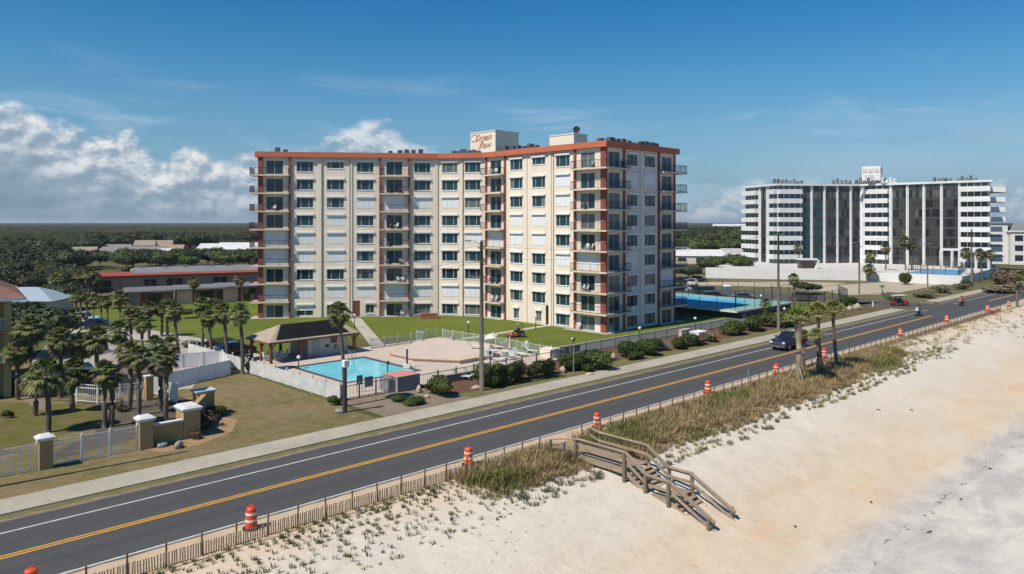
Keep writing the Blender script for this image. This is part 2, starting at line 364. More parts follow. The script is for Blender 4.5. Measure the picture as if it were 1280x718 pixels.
Mmulch = grass_mat('red mulch', (.17, .08, .055), (.14, .09, .055), (.22, .14, .095), 1.6, .3)
Mdirt = grass_mat('bare dirt', (.30, .235, .17), (.24, .19, .135), (.36, .29, .21), 1.4, .25)
Mgravel = grass_mat('orange gravel', (.42, .27, .14), (.48, .33, .2), (.35, .23, .13), 3, .5)
Mlot = grass_mat('sandy lot', (.52, .44, .335), (.58, .50, .39), (.44, .37, .27), 1, .1)
Mscrub = grass_mat('scrubby dune ground', (.19, .165, .085), (.13, .125, .055), (.26, .215, .13), .8, .2)
Mwet = grass_mat('faded asphalt', (.105, .105, .10), (.125, .125, .12), (.14, .135, .13), .4, .1)
b = MB(); b.face([R(-9000, -34.2), R(9000, -34.2), R(9000, -9000), R(-9000, -9000)]); tag(b.build('ground', Mland), kind='structure')
def hb(s, d):
    P = [(-60, -.02), (-33.6, -.02), (-31.5, -.1), (-28, -.5), (-26, -.88), (-24, -1.33), (-22, -1.78), (-18, -2.2), (-16.6, -2.33), (-15.6, -2.62), (0, -3.1), (30, -3.8), (600, -6)]
    for i in range(len(P)-1):
        if d <= P[i+1][0]:
            t = (d-P[i][0])/(P[i+1][0]-P[i][0]); h = P[i][1]+t*(P[i+1][1]-P[i][1]); break
    else: h = -6
    if d > -33.4:
        k = min(1, (d+33.4)/3)
        h += k*(.16*noise.noise((s*.12, d*.3, 1))+.07*noise.noise((s*.6, d*.8, 4))+.035*noise.noise((s*2.1, d*2.1, 9)))
        if s > 45 or s < 34:
            h += .25*k*max(0, noise.noise((s*.09, 3, 7)))*(1 if d < -27 else max(0, 1-(d+27)/4))
    return h
def frange(a, b, st):
    out = []; x = a
    while x < b-1e-6: out.append(x); x += st
    return out
ss = frange(-60, -5, 2)+frange(-5, 60, .3)+frange(60, 170, .8)+frange(170, 300, 4)+[300, 400, 600, 1000, 2000, 9000]
dd = [-34.6]+frange(-34.2, -20, .25)+frange(-20, -4, .4)+frange(-4, 20, 1.2)+[20, 26, 34, 44, 60, 100, 200, 600]
b = MB(); nd = len(dd)
for s in ss:
    for d in dd: b.v.append(tuple(R(s, d, hb(s, d)-(.25 if d < -34.5 else 0))))
for i in range(len(ss)-1):
    for j in range(nd-1): b.f.append((i*nd+j, (i+1)*nd+j, (i+1)*nd+j+1, i*nd+j+1)[::-1]); b.m.append(0)
o = b.build('beach', Msand, smooth=True); tag(o, kind='structure')
Mocean = mat('ocean water', (.02, .09, .11), (.03, .12, .14), .05, .12, world=True, bmp=.5, bscale=.5, bdist=.2)
b = MB(); b.face([R(-9000, 12000, -3.9), R(9000, 12000, -3.9), R(9000, 33, -3.9), R(-9000, 33, -3.9)]); tag(b.build('ocean', Mocean), kind='structure')
# ---- road and walks
Mline = mat('white road paint', (.68, .67, .64), (.5, .49, .47), 1.5, .7, world=True, fine=.3)
Myel = mat('yellow road paint', (.74, .38, .04), (.62, .32, .04), 1.5, .7, world=True, fine=.3)
def ragged(name, s0, s1, d0, d1, z, m, j0=.0, j1=.0, step=1.0):       # strip whose long edges wander
    b = MB(); n = int((s1-s0)/step)
    for i in range(n+1):
        s = s0+(s1-s0)*i/n
        b.v.append(tuple(R(s, d0+j0*noise.noise((s*.9, d0, 0))+j0*.5*noise.noise((s*3.1, d0, 3)), z)))
        b.v.append(tuple(R(s, d1+j1*noise.noise((s*.9, d1, 0))+j1*.5*noise.noise((s*3.1, d1, 3)), z)))
    for i in range(n): b.f.append((2*i, 2*i+1, 2*i+3, 2*i+2)); b.m.append(0)
    return tag(b.build(name, m), kind='structure')
ragged('dirt_shoulder', -60, 300, -44.9, -44.2, .006, Mdirt, .25, 0, .5)
ragged('asphalt_road', -300, 1500, -44.45, -35.95, .012, Masph, .09, .10, .5)
ragged('sand_shoulder', -60, 300, -36.05, -33.5, .008, mat('shoulder sand', (.55, .42, .29), (.48, .36, .24), .6, 1, world=True, bmp=.4, bscale=7, bdist=.03), 0, .2, .5)
for k, (d0, d1, s0, s1, m) in enumerate(((-42.97, -42.83, -300, 139, Mline), (-42.97, -42.83, 153, 900, Mline), (-36.27, -36.12, -300, 900, Mline),
        (-40.02, -39.87, -300, 131, Myel), (-39.75, -39.60, -300, 131, Myel), (-40.02, -39.87, 164, 900, Myel), (-39.75, -39.60, 164, 900, Myel))):
    rsheet('road_line', s0, s1, d0, d1, .017, m)
# verges, sidewalk slabs
ragged('verge', -60, 138, -45.5, -44.75, .004, Mverge, .1, .12, .5)
b = MB(); s = -60
while s < 152:
    L_ = 2.4
    if s < 136 or s > 151: b.hexa([R(s+.01, -45.6, -.05), R(s+L_-.015, -45.6, -.05), R(s+L_-.015, -48.05, -.05), R(s+.01, -48.05, -.05), R(s+.01, -45.6, .05), R(s+L_-.015, -45.6, .05), R(s+L_-.015, -48.05, .05), R(s+.01, -48.05, .05)])
    s += L_
Mwalk = mat('sidewalk concrete', (.45, .405, .325), (.37, .335, .27), .35, .92, world=True, fine=.2)
o = b.build('sidewalk', Mwalk); tag(o, kind='structure')
b = MB(); s = 152
while s < 260: b.hexa([R(s+.01, -45.6, -.05), R(s+2.385, -45.6, -.05), R(s+2.385, -48.05, -.05), R(s+.01, -48.05, -.05), R(s+.01, -45.6, .05), R(s+2.385, -45.6, .05), R(s+2.385, -48.05, .05), R(s+.01, -48.05, .05)]); s += 2.4
tag(b.build('sidewalk', Mwalk), kind='structure')
ragged('lawn_strip', 41, 132, -50.6, -48.02, .006, Mverge, .35, 0, .6)
ragged('dry_lawn', -60, 31.8, -96, -48.02, .004, Mdry, 0, 0, 1)
ragged('dirt_path', 32.5, 41.4, -54.9, -47.9, .007, Mdirt, .2, .2, .5)
ragged('mulch_bed', 40.5, 112, -57.3, -50.3, .009, Mmulch, .1, .5, .6)
psheet('lawn', [(430, 424), (385, 470), (262, 440), (150, 415), (180, 398), (330, 397), (560, 396), (640, 396), (760, 414), (990, 378), (1100, 378), (870, 412), (740, 431), (697, 445), (690, 449), (555, 424)], .010, Mlawn)
psheet('side_lawn', [(60, 395), (110, 378), (330, 372), (330, 401), (190, 400), (120, 414)], .008, Mlawn)
# front garden at the left: greener patch, dirt under palms
psheet('front_lawn', [(-60, 500), (60, 505), (125, 505), (126, 525), (70, 548), (0, 562), (-60, 575)], .008, grass_mat('front lawn', (.13, .14, .03), (.19, .16, .07), (.21, .17, .085), 1.2, .35))
psheet('dirt_bed', [(60, 500), (128, 500), (200, 500), (240, 500), (226, 528), (170, 548), (60, 578), (55, 572), (120, 540), (128, 520), (124, 507)], .012, grass_mat('garden soil', (.13, .11, .085), (.18, .15, .12), (.10, .085, .07), 1.4, .4))
psheet('dirt_patch', [(-40, 470), (30, 470), (62, 500), (60, 514), (45, 512), (20, 492), (-40, 500)], .014, Mdirt)
psheet('gravel_bed', [(176, 562), (205, 566), (250, 556), (290, 540), (297, 524), (270, 520), (250, 528), (230, 545), (200, 556)], .012, Mgravel)
psheet('courtyard', [(40, 450), (60, 430), (250, 428), (330, 452), (250, 470), (240, 486), (100, 496), (40, 480)], .012, mat('courtyard paving', (.40, .36, .31), (.33, .30, .26), .4, .9, world=True))
psheet('access_lane', [(75, 418), (100, 398), (262, 425), (330, 445), (325, 455), (240, 430)], .014, Mconc)
# main driveway on the ocean side of the tower and kerbs
Mdrive = mat('driveway asphalt', (.105, .11, .105), (.13, .13, .125), .4, .9, world=True, fine=.3)
rsheet('driveway', 61.2, 112, -60.2, -56.2, .014, Mdrive)
b = MB(); b.hexa([R(62, -60.2, 0), R(103, -60.2, 0), R(103, -60.5, 0), R(62, -60.5, 0), R(62, -60.2, .12), R(103, -60.2, .12), R(103, -60.5, .12), R(62, -60.5, .12)])
tag(b.build('kerb', Mconc), kind='structure')
b = MB(); p, q = G(752, 417), G(802, 428.5); w = Vector((-.3, .5, 0))
b.hexa([p, q, q+w, p+w]+[x+Vector((0,0,.02)) for x in (p, q, q+w, p+w)]); tag(b.build('footpath', Mconc), kind='structure')
def strip(name, pl, w, z, m):
    b = MB(); pts = [G(*p) for p in pl]; n = len(pts)
    for i, p in enumerate(pts):
        t = (pts[min(i+1, n-1)]-pts[max(i-1, 0)]).normalized(); e = Vector((-t.y, t.x, 0))*w/2
        b.v += [(p.x-e.x, p.y-e.y, z), (p.x+e.x, p.y+e.y, z)]
    for i in range(n-1): b.f.append((2*i, 2*i+1, 2*i+3, 2*i+2)[::-1]); b.m.append(0)
    tag(b.build(name, m), kind='structure')
strip('entrance_path', [(444, 398), (452, 408), (462, 420), (472, 432)], 1.7, .026, Mconc)
strip('garden_path', [(686, 407), (640, 414.5), (600, 421), (578, 424)], 1.1, .026, Mconc)
strip('garden_path', [(752, 417), (727, 414), (705, 411.5)], 1.0, .028, Mconc)
# side street, sandy lots beyond
rsheet('side_street', 139.5, 150, -170, -44.4, .010, Mwet)
rsheet('parking_area', 124, 139.6, -150, -62, .006, Mwet)
rsheet('sandy_lot', 150, 215, -160, -48.02, .006, Mscrub)
psheet('sand_patch', [(1000, 362), (1040, 357), (1120, 352), (1190, 353), (1150, 361), (1115, 368), (1060, 369), (1035, 365)], .014, Mlot)
psheet('sand_patch', [(840, 353), (1000, 352.5), (1060, 354), (1010, 360), (900, 357), (845, 357)], .014, Mlot)
psheet('sand_patch', [(1060, 371), (1130, 369), (1200, 363), (1190, 367), (1120, 379)], .018, Mscrub)
rsheet('garden_bed', 105, 138, -57, -48.02, .008, grass_mat('mixed bed', (.13, .12, .05), (.22, .14, .09), (.10, .10, .04), 1, .3))
# ---- river and far forest
Mriver = mat('river water', (.05, .09, .12), (.04, .08, .11), .02, .1, world=True, bmp=.1, bscale=1, bdist=.05)
b = MB(); b.face([(-520, 395, .05), (-232, 395, .05), (-205, 415, .05), (-150, 440, .05), (-40, 450, .05), (-40, 490, .05), (-520, 490, .05)]); tag(b.build('river', Mriver), kind='structure')
b = MB(); b.face([(-228, 322, .05), (-206, 318, .05), (-200, 350, .05), (-215, 400, .05), (-240, 400, .05), (-236, 350, .05)]); tag(b.build('creek', Mriver), kind='structure')
def forest():
    b = MB(); na = 620; rs = []
    r = 474.0
    while r < 1500: rs.append(r); r *= 1.0065
    while r < 9000: rs.append(r); r *= 1.05
    a0, a1 = rad(-48), rad(48)
    for i, r in enumerate(rs):
        for j in range(na+1):
            a = a0+(a1-a0)*j/na; x, y = math.tan(a)*r, r
            if i == 0: h = 0
            else:
                k = 1 if r < 1500 else 3
                c = noise.voronoi((x/(9*k), y/(9*k), 0))[0][0]
                h = 6.8+2.4*(1-c*1.6)+1.5*noise.noise((x*.02, y*.01, 2))+.8*noise.noise((x*.4, y*.4, 0))+(1.0 if r > 1500 else 0)*noise.noise((x*.006, 0, 5))*2
            b.v.append((x, y, max(h, 0)))
    w = na+1
    for i in range(len(rs)-1):
        for j in range(na): b.f.append((i*w+j, i*w+j+1, (i+1)*w+j+1, (i+1)*w+j)); b.m.append(0)
    m, nt, p = nodes('mangrove canopy'); v = N(nt, 'ShaderNodeNewGeometry').outputs['Position']
    n1 = noise_(nt, v, .012, 5, .6); n2 = noise_(nt, v, .35, 4, .7)
    c = mix(nt, ramp(nt, n1, [(.4, (0,0,0)), (.6, (1,1,1))]), (.040, .052, .022), (.07, .068, .036))
    c = mix(nt, .7, c, ramp(nt, n2, [(.32, (.3,.3,.3)), (.7, (1.2,1.2,1.2))]), 'MULTIPLY')
    L(nt, c, p.inputs['Base Color']); p.inputs['Roughness'].default_value = 1; p.inputs['Specular IOR Level'].default_value = .05
    bump(nt, p, n2, 1, 1.2)
    tag(b.build('forest', m), kind='stuff')
forest()
# ---------------------------------------------------------------- facades
def outw(P, Q):
    D = (Q-P); D.z = 0; D.normalize(); return D, Vector((D.y, -D.x, 0))
def facade(b, P, Q, z0, z1, ops, dep=.14, mi=0):
    D, O = outw(P, Q); Lw = (Q-P).length
    ops = [(max(0, a), min(Lw, c), za, zb) for a, c, za, zb in ops]
    us = sorted({0, Lw, *[o[0] for o in ops], *[o[1] for o in ops]})
    def pt(u, z, k=0): return (P.x+D.x*u-O.x*k, P.y+D.y*u-O.y*k, z)
    for i in range(len(us)-1):
        u0, u1 = us[i], us[i+1]; um = (u0+u1)/2
        if u1-u0 < 1e-4: continue
        cov = sorted((o[2], o[3]) for o in ops if o[0] < um < o[1]); z = z0
        for za, zb in cov:
            if za > z: b.face([pt(u0, z), pt(u1, z), pt(u1, za), pt(u0, za)], mi)
            z = zb
        if z < z1: b.face([pt(u0, z), pt(u1, z), pt(u1, z1), pt(u0, z1)], mi)
    for a, c, za, zb in ops:
        b.face([pt(a, za), pt(a, za, dep), pt(a, zb, dep), pt(a, zb)], mi); b.face([pt(c, za), pt(c, zb), pt(c, zb, dep), pt(c, za, dep)], mi)
        b.face([pt(a, zb), pt(a, zb, dep), pt(c, zb, dep), pt(c, zb)], mi); b.face([pt(a, za), pt(c, za), pt(c, za, dep), pt(a, za, dep)], mi)
def fbox(b, P, Q, u0, u1, z0, z1, k0, k1, mi=0):    # box on a wall: k = distance out of the wall
    D, O = outw(P, Q)
    def pt(u, k, z): return P+D*u+O*k+Vector((0, 0, z-P.z))
    b.hexa([pt(u0,k1,z0), pt(u1,k1,z0), pt(u1,k0,z0), pt(u0,k0,z0), pt(u0,k1,z1), pt(u1,k1,z1), pt(u1,k0,z1), pt(u0,k0,z1)], mi)
RW = random.Random(11)
def window(P, Q, u0, u1, z0, z1, par, kind='win', hood=True, dep=.14):
    b = MB(); w = .06
    if hood: fbox(b, P, Q, u0-.12, u1+.12, z1+.03, z1+.27, .003, .22, 1)
    if kind == 'shut':
        fbox(b, P, Q, u0, u1, z0, z1, -dep+.01, -.02, 1)
        n = max(1, round((u1-u0)/.9))
        for i in range(1, n): u = u0+(u1-u0)*i/n; fbox(b, P, Q, u-.035, u+.035, z0, z1, -.02, .012, 1)
        k = 0
        while z0+.22*k+.22 < z1:
            fbox(b, P, Q, u0, u1, z0+.22*k, z0+.22*k+.03, -.02, -.01, 1); k += 1
        fbox(b, P, Q, u0, u1, z0-.03, z0+.05, -.02, .02, 0)
        o = b.build('shutter', [Mframe, Mshut], par, world=True); o['label'] = 'closed white roller shutter'; return
    fbox(b, P, Q, u0, u1, z0, z0+w, -dep, -.04, 0); fbox(b, P, Q, u0, u1, z1-w, z1, -dep, -.04, 0)
    fbox(b, P, Q, u0, u0+w, z0+w, z1-w, -dep, -.04, 0); fbox(b, P, Q, u1-w, u1, z0+w, z1-w, -dep, -.04, 0)
    L0 = u1-u0
    mid = [.26, .74] if L0 > 1.5 and kind == 'win' else [.5] if L0 > .9 else []
    for m_ in mid: u = u0+L0*m_; fbox(b, P, Q, u-.035, u+.035, z0+w, z1-w, -dep, -.05, 0)
    fbox(b, P, Q, u0-.05, u1+.05, z0-.09, z0-.005, .003, .07, 1) if kind == 'win' else None
    if kind == 'half': fbox(b, P, Q, u0+w, u1-w, z0+(z1-z0)*.5, z1-w, -.05, -.03, 1)
    f = b.build('patio_door' if kind == 'door' else 'window', [Mframe, Mshut], par, world=True)
    g = MB(); ed = [u0]+[u0+L0*m_ for m_ in mid]+[u1]
    cur = RW.random()
    for i in range(len(ed)-1):
        mi = 1 if (cur < .22 and i in (0, len(ed)-2) and RW.random() < .7) else 0
        if cur > .93: mi = 1
        fbox(g, P, Q, ed[i], ed[i+1], z0, z1, -dep-.03, -dep+.01+.002*i, mi)
    g.build('pane', [Mglass, Mglass2], f, world=True) if False else None
    o = g.build('pane', [Mglass, Mglass2], None)
    M = (Matrix.Translation(par.location) @ Matrix.Rotation(par.rotation_euler.z, 4, 'Z')).inverted()
    for vv in o.data.vertices: vv.co = M @ vv.co
    o.parent = f
    return f
# ---------------------------------------------------------------- the tower
PA = Vector(((323.5-640)/F*116.2, 116.2, 0)); PB = Vector((-11.8, 119.7, 0)); PC = Vector((-4.3, 118.0, 0)); PD = Vector((12.66, 100.6, 0))
un = R(1, 0); bn = R(0, -1); PE = PD+un*16.3
TWR = thing('apartment_tower', ((PA+PE)/2+Vector((0, 8, 0))), 'nine-storey cream apartment tower with terracotta roof band and balconies', 'apartment building')
FL = lambda k: 22.42-2.83*(8-k)
segs = {'A': (PA, PB), 'B': (PB, PC), 'C': (PC, PD), 'D': (PD, PE)}
# windows: segment, left px, right px, states from the top floor down: o open, s shutter, h half, n narrow, - none
wins = [('A', 370.7, 391.7, 'ooossso s h'.replace(' ', '')), ('A', 408.6, 430, 'oooSssoss'.replace('S', 's')), ('A', 446, 467, 'oosooooSn'.replace('S', 's')),
        ('A', 517.6, 538, 'oosooooso'), ('B', 552.4, 572, 'oosooooso'), ('B', 581, 600.6, 'oooosooso'),
        ('C', 637.8, 653, 'ooossooon'), ('C', 665.3, 681.4, 'ooossooon'), ('C', 695, 712, 'ossoosooo'),
        ('D', 784, 797, 'osooosooo'), ('D', 806, 819, 'osooooooo')]
wins[0] = ('A', 370.7, 391.7, 'oooossosh'); wins[1] = ('A', 408.6, 430, 'ooosssoso'); 
doors = [('A', 332.5, 354, 'oooossoso', 327.0, 361.5), ('A', 483, 503, 'oosooooso', 476, 510.5), ('C', 613, 626.5, 'oooosoooo', 607.5, 631.4), ('C', 725.8, 743.5, 'ooooosooo', 718.5, 748.5),
         ('D', 760.6, 774.6, 'ooooooooo', 757.6, 779.5), ('D', 827.4, 839.4, 'oooooosoo', 822.6, 843.3)]
ops = {k: [] for k in segs}; todo = []
for seg, x0, x1, st in wins:
    P, Q = segs[seg]; u0, u1 = hit(P, Q, x0), hit(P, Q, x1)
    for r, ch in enumerate(st):
        k = 8-r; z0, z1 = FL(k)+.52, FL(k)+2.12; a, c = u0, u1
        if ch == 'n':
            m_ = (u0+u1)/2; a, c = m_-.55, m_+.55; z0 += .1; z1 += .05
            if seg == 'A': a += .6; c += .9
        if r == 0 and x0 in (408.6, 665.3): z0 += .55
        ops[seg].append((a, c, z0, z1)); todo.append((seg, a, c, z0, z1, {'o': 'win', 's': 'shut', 'h': 'half', 'n': 'win'}[ch]))
for seg, x0, x1, st, c0, c1 in doors:
    P, Q = segs[seg]; u0, u1 = hit(P, Q, x0), hit(P, Q, x1)
    for r, ch in enumerate(st):
        k = 8-r; z0, z1 = FL(k)+.12, FL(k)+2.25
        if ch == 's': u_0, u_1 = u0-.2, u1+.2
        else: u_0, u_1 = u0, u1
        ops[seg].append((u_0, u_1, max(z0, .06), z1)); todo.append((seg, u_0, u_1, max(z0, .06), z1, 'door' if ch == 'o' else 'shut'))
# entrance recess in C, brown door in A
uE0, uE1 = hit(PC, PD, 677.5), hit(PC, PD, 686.5)
ops['C'].append((uE0+.75, uE1+.2, 0.05, 2.9))
uD0, uD1 = hit(PA, PB, 441.5), hit(PA, PB, 450)
ops['A'] = [o for o in ops['A'] if not (o[0] < uD1 and o[1] > uD0 and o[2] < 2)]
todo = [t for t in todo if not (t[0] == 'A' and t[1] < uD1 and t[2] > uD0 and t[3] < 2)]
nar = hit(PA, PB, 458)
ops['A'] += [(nar, nar+1.15, .55, 2.0), (uD0, uD1, .05, 2.55)]; todo.append(('A', nar, nar+1.15, .55, 2.0, 'win'))
b = MB(); ZT = 25.25
for k, (P, Q) in segs.items(): facade(b, P, Q, 0, ZT, ops[k])
PF = PE+bn*16.5; PG = PC+un*13+bn*2+Vector((0, 3, 0)); PH = PB+Vector((-2.4, 16, 0)); PI = PA+Vector((-2.4, 16, 0))
ring = [PE, PF, PG, PH, PI, PA]
for i in range(len(ring)-1): facade(b, ring[i], ring[i+1], 0, ZT, [])
poly = [PA, PB, PC, PD, PE, PF, PG, PH, PI]
b.build('wall', Mstucco, TWR, world=True)
# roof slab and fascia, overhanging
def offset(poly, k):
    n = len(poly); out = []
    for i in range(n):
        p0, p, p1 = poly[i-1], poly[i], poly[(i+1) % n]
        _, o1 = outw(p0, p); _, o2 = outw(p, p1); m_ = (o1+o2); m_ = m_/m_.dot(o1) if abs(m_.dot(o1)) > .2 else m_
        out.append(p+m_*k)
    return out
op_ = offset(poly, .55)
b = MB(); b.prism(op_, 25.2, 26.0); rf = b.build('roof', Mterra, TWR, world=True)
b = MB(); b.prism(offset(poly, .4), 26.0, 26.03, 0); o = b.build('roof_surface', Mroofg, None); M = Matrix.Translation(TWR.location).inverted()
for vv in o.data.vertices: vv.co = M @ vv.co
o.parent = rf
for seg, a, c, z0, z1, kd in todo: window(*segs[seg], a, c, z0, z1, TWR, kd, hood=True if kd != 'door' else False)
# parapet coping line
# entrance doors
b = MB(); fbox(b, PA, PB, uD0, uD1, .05, 2.55, -.13, -.06, 0)
for i in range(1, 4):
    u = uD0+(uD1-uD0)*i/4; fbox(b, PA, PB, u-.03, u+.03, .1, 2.5, -.06, -.03, 1)
o = b.build('door', [mat('red brown door', (.20, .05, .03), None, 3, .6), mat('door grille', (.35, .14, .10), None, 3, .6)], TWR, world=True); o['label'] = 'red brown grilled door at the foot of the left wing'
b = MB(); fbox(b, PC, PD, uE0+.75, uE1+.2, .05, 2.9, -1.6, -1.45, 0); o = b.build('door', [mat('salmon recess', (.50, .25, .16), None, 1, .8)], TWR, world=True); o['label'] = 'salmon coloured entrance recess'
b = MB(); fbox(b, PC, PD, uE0+.6, uE0+.75, .05, 2.9, -1.45, -.142, 0); fbox(b, PC, PD, uE1+.2, uE1+.35, .05, 2.9, -1.45, -.142, 0); b.build('entrance_reveal', MATS['salmon recess'], TWR, world=True)
# pilasters and downpipes
b = MB()
for seg, x, w in (('A', 400, .5), ('A', 438.5, .45), ('A', 545.5, .5), ('C', 658.8, .16), ('C', 688, .5), ('D', 801, .45)):
    P, Q = segs[seg]; u = hit(P, Q, x); fbox(b, P, Q, u-w/2, u+w/2, .02, 25.19, .003, .13)
for seg, x in (('B', 577.5),):
    P, Q = segs[seg]; u = hit(P, Q, x); fbox(b, P, Q, u-.1, u+.1, .02, 25.19, .003, .10)
b.build('pilaster', Mstucco2, TWR, world=True)
b = MB(); P, Q = segs['C']
for x in (692,): u = hit(P, Q, x); fbox(b, P, Q, u-.05, u+.05, .02, 25.19, .003, .10)
P, Q = segs['B']; u = hit(P, Q, 578.6); fbox(b, P, Q, u-.05, u+.05, .02, 25.19, .101, .16)
P, Q = segs['A']
for x in (402, 437): u = hit(P, Q, x); fbox(b, P, Q, u-.05, u+.05, .02, 25.19, .131, .2)
b.build('downpipe', mat('tan downpipe', (.50, .40, .30), None, 2, .7), TWR, world=True)
# terracotta columns
cols = [('A', 325.8, .7, .3), ('A', 362.3, .28, .35), ('A', 475.2, .28, .35), ('A', 511.3, .28, .35), ('C', 608.3, .32, .2), ('C', 631.6, .42, .15), ('C', 719.2, .4, .2), ('D', 779.6, .3, .2), ('D', 822.9, .35, .2), ('D', 842.8, .3, .15)]
for seg, x, w, pr in cols:
    P, Q = segs[seg]; u = hit(P, Q, x); b = MB(); fbox(b, P, Q, u-w/2, u+w/2, 0, 25.18, .003, pr); b.build('column', Mbrick, TWR, world=True)
b = MB(); fbox(b, PC, PD, (PD-PC).length-.8, (PD-PC).length-.02, 0, 25.18, .003, .12); 
fbox(b, PD, PE, .02, .3, 0, 25.18, .003, .10); b.build('column', Mbrick, TWR, world=True)
# balconies: every floor k = 1..8
def railing(path, z, par):
    b = MB(); H = 1.05
    for i in range(len(path)-1):
        p, q = Vector(path[i]), Vector(path[i+1]); p.z = q.z = z; Ls = (q-p).length
        b.bar(p+Vector((0,0,H)), q+Vector((0,0,H)), .05, .05); b.bar(p+Vector((0,0,.1)), q+Vector((0,0,.1)), .035, .035)
        n = max(2, int(Ls/.14))
        for j in range(n+1):
            c = p.lerp(q, j/n); w = .045 if j in (0, n) or j % 10 == 0 else .018
            b.bar(c+Vector((0,0,.02)), c+Vector((0,0,H)), w, w)
    return b.build('railing', Mrail, par, world=True)
def wp(P, Q, u, k, z=0):
    D, O = outw(P, Q); v = P+D*u+O*k; v.z = z; return v
LC = (PD-PC).length; LD = (PE-PD).length
bal = []
uA0 = hit(PA, PB, 323.5); uA1 = hit(PA, PB, 362.5)
bal.append([wp(PA, PB, uA1, 0), wp(PA, PB, uA1, .95), wp(PA, PB, -1.25, .95), wp(PA, PB, -1.25, -2.6), wp(PA, PB, -.0, -2.6), wp(PA, PB, 0, 0)])
for P, Q, x0, x1, pr in ((PA, PB, 475, 511.6, .95), (PC, PD, 606.8, 631.5, 1.15)):
    u0, u1 = hit(P, Q, x0), hit(P, Q, x1)
    bal.append([wp(P, Q, u1, 0), wp(P, Q, u1, pr), wp(P, Q, u0, pr), wp(P, Q, u0, 0)])
u0 = hit(PC, PD, 718.5); u1 = hit(PD, PE, 779.8)
bal.append([wp(PD, PE, u1+.5, 0), wp(PD, PE, u1+.5, 1.0), wp(PC, PD, LC+1.0, 1.1), wp(PC, PD, u0, 1.1), wp(PC, PD, u0, 0), PD.copy()])
u0 = hit(PD, PE, 822.8)
bal.append([wp(PD, PE, LD, 0), wp(PD, PE, LD, -2.6), wp(PD, PE, LD+1.9, -2.6), wp(PD, PE, LD+1.9, 1.0), wp(PD, PE, u0, 1.0), wp(PD, PE, u0, 0)])
for bi, pl in enumerate(bal):
    for k in range(1, 9):
        z = FL(k)
        b = MB(); b.prism([(p.x, p.y) for p in pl], z-.2, z+.0); o = b.build('balcony', Mslab, TWR, world=True)
        if bi == 0: path = [pl[0], pl[1], pl[2], pl[3]]
        elif bi == 4: path = [pl[5], pl[4], pl[3], pl[2], pl[1]]
        elif bi == 3: path = pl[:5]
        else: path = pl
        c = sum((Vector(p) for p in pl), Vector())/len(pl)
        path = [Vector((p.x+(c.x-p.x)*.03, p.y+(c.y-p.y)*.03, z)) for p in path]
        r_ = railing(path, z, None); Mi = Matrix.Translation(TWR.location).inverted(); r_.data.transform(Mi); r_.parent = o
# ground patios
b = MB()
for pl in bal: b = MB(); b.prism([(p.x, p.y) for p in pl], .0, .05); b.build('patio', Mconc, TWR, world=True)
for pl in (bal[2], bal[3]):
    p0, p1 = (pl[3], pl[2]) if pl is bal[2] else (pl[4], pl[3])
# penthouses
def penthouse(cx, z, tx, tu, h0, h1, name):
    c = Vector(((cx-CX)/F*z, z, 0)); a = c-R(0, 1)*(-0) ; l = c+R(0, -1)*tx; r = c+R(1, 0)*tu; bk = l+R(1, 0)*tu
    b = MB(); b.prism([l, c, r, bk], h0, h1); b.prism(offset([l, c, r, bk], .08), h1, h1+.16)
    return b.build(name, Mstucco2, TWR, world=True), c, l
pb, pc, pl_ = penthouse(619.3, 118.0, 6.1, 5.1, 26.02, 29.5, 'stair_tower')
penthouse(717.3, 113.4, 5.1, 3.1, 26.02, 28.45, 'lift_housing')
# sign lettering on the stair tower (script style)
Msign = mat('salmon sign paint', (.56, .24, .13), (.60, .30, .18), 3, .7, fine=0)
def words(txt, size, loc, rz, shear, par, m, ext=.03, tilt=0, bold=0.0):
    cu = bpy.data.curves.new('lettering', 'FONT'); cu.body = txt; cu.size = size; cu.shear = shear; cu.extrude = ext; cu.offset = bold; cu.align_x = 'CENTER'
    t = bpy.data.objects.new('tmp', cu); COL.objects.link(t); bpy.context.view_layer.update()
    me = bpy.data.meshes.new_from_object(t.evaluated_get(bpy.context.evaluated_depsgraph_get()))
    bpy.data.objects.remove(t)
    o = bpy.data.objects.new('lettering', me); COL.objects.link(o); me.materials.clear(); me.materials.append(m)
    M = Matrix.Translation(loc) @ Matrix.Rotation(rz, 4, 'Z') @ Matrix.Rotation(rad(90), 4, 'X') @ Matrix.Rotation(tilt, 4, 'Z')
    if par is not None:
        pl = par.location if par.type == 'EMPTY' else par.parent.location
        M = Matrix.Translation(-Vector(pl)) @ M; o.parent = par
    me.transform(M); return o
Dn = (pc-pl_).normalized(); On = Vector((Dn.y, -Dn.x, 0)); rz = math.atan2(Dn.y, Dn.x)
mid = (pc+pl_)/2+On*.04
words('Ocean', 1.5, mid+Dn*.1+Vector((0,0,28.2)), rz, .35, pb, Msign, bold=0, tilt=.03)
words('View', 1.5, mid+Dn*.4+Vector((0,0,26.95)), rz, .35, pb, Msign, bold=0, tilt=.03)
b = MB()
def sw(pts, r=.035):
    b.tube([mid+Dn*x+Vector((0,0,z))+On*.02 for x, z in pts], r, 5)
sw([(-2.1+.62*math.cos(a*.35+1.2)*(1+.04*a), 28.75+.5*math.sin(a*.35+1.2)) for a in range(20)])
sw([(-2.3, 28.1), (-2.0, 28.3), (-1.6, 28.0), (-1.2, 27.2), (-.9, 26.7), (-.6, 27.3), (-.3, 28.0), (.1, 28.1)])
sw([(-2.2, 27.2), (-2.35, 26.9), (-2.1, 26.65), (-1.8, 26.8)])
o = b.build('lettering', Msign, None); o.data.transform(Matrix.Translation(-TWR.location)); o.parent = pb
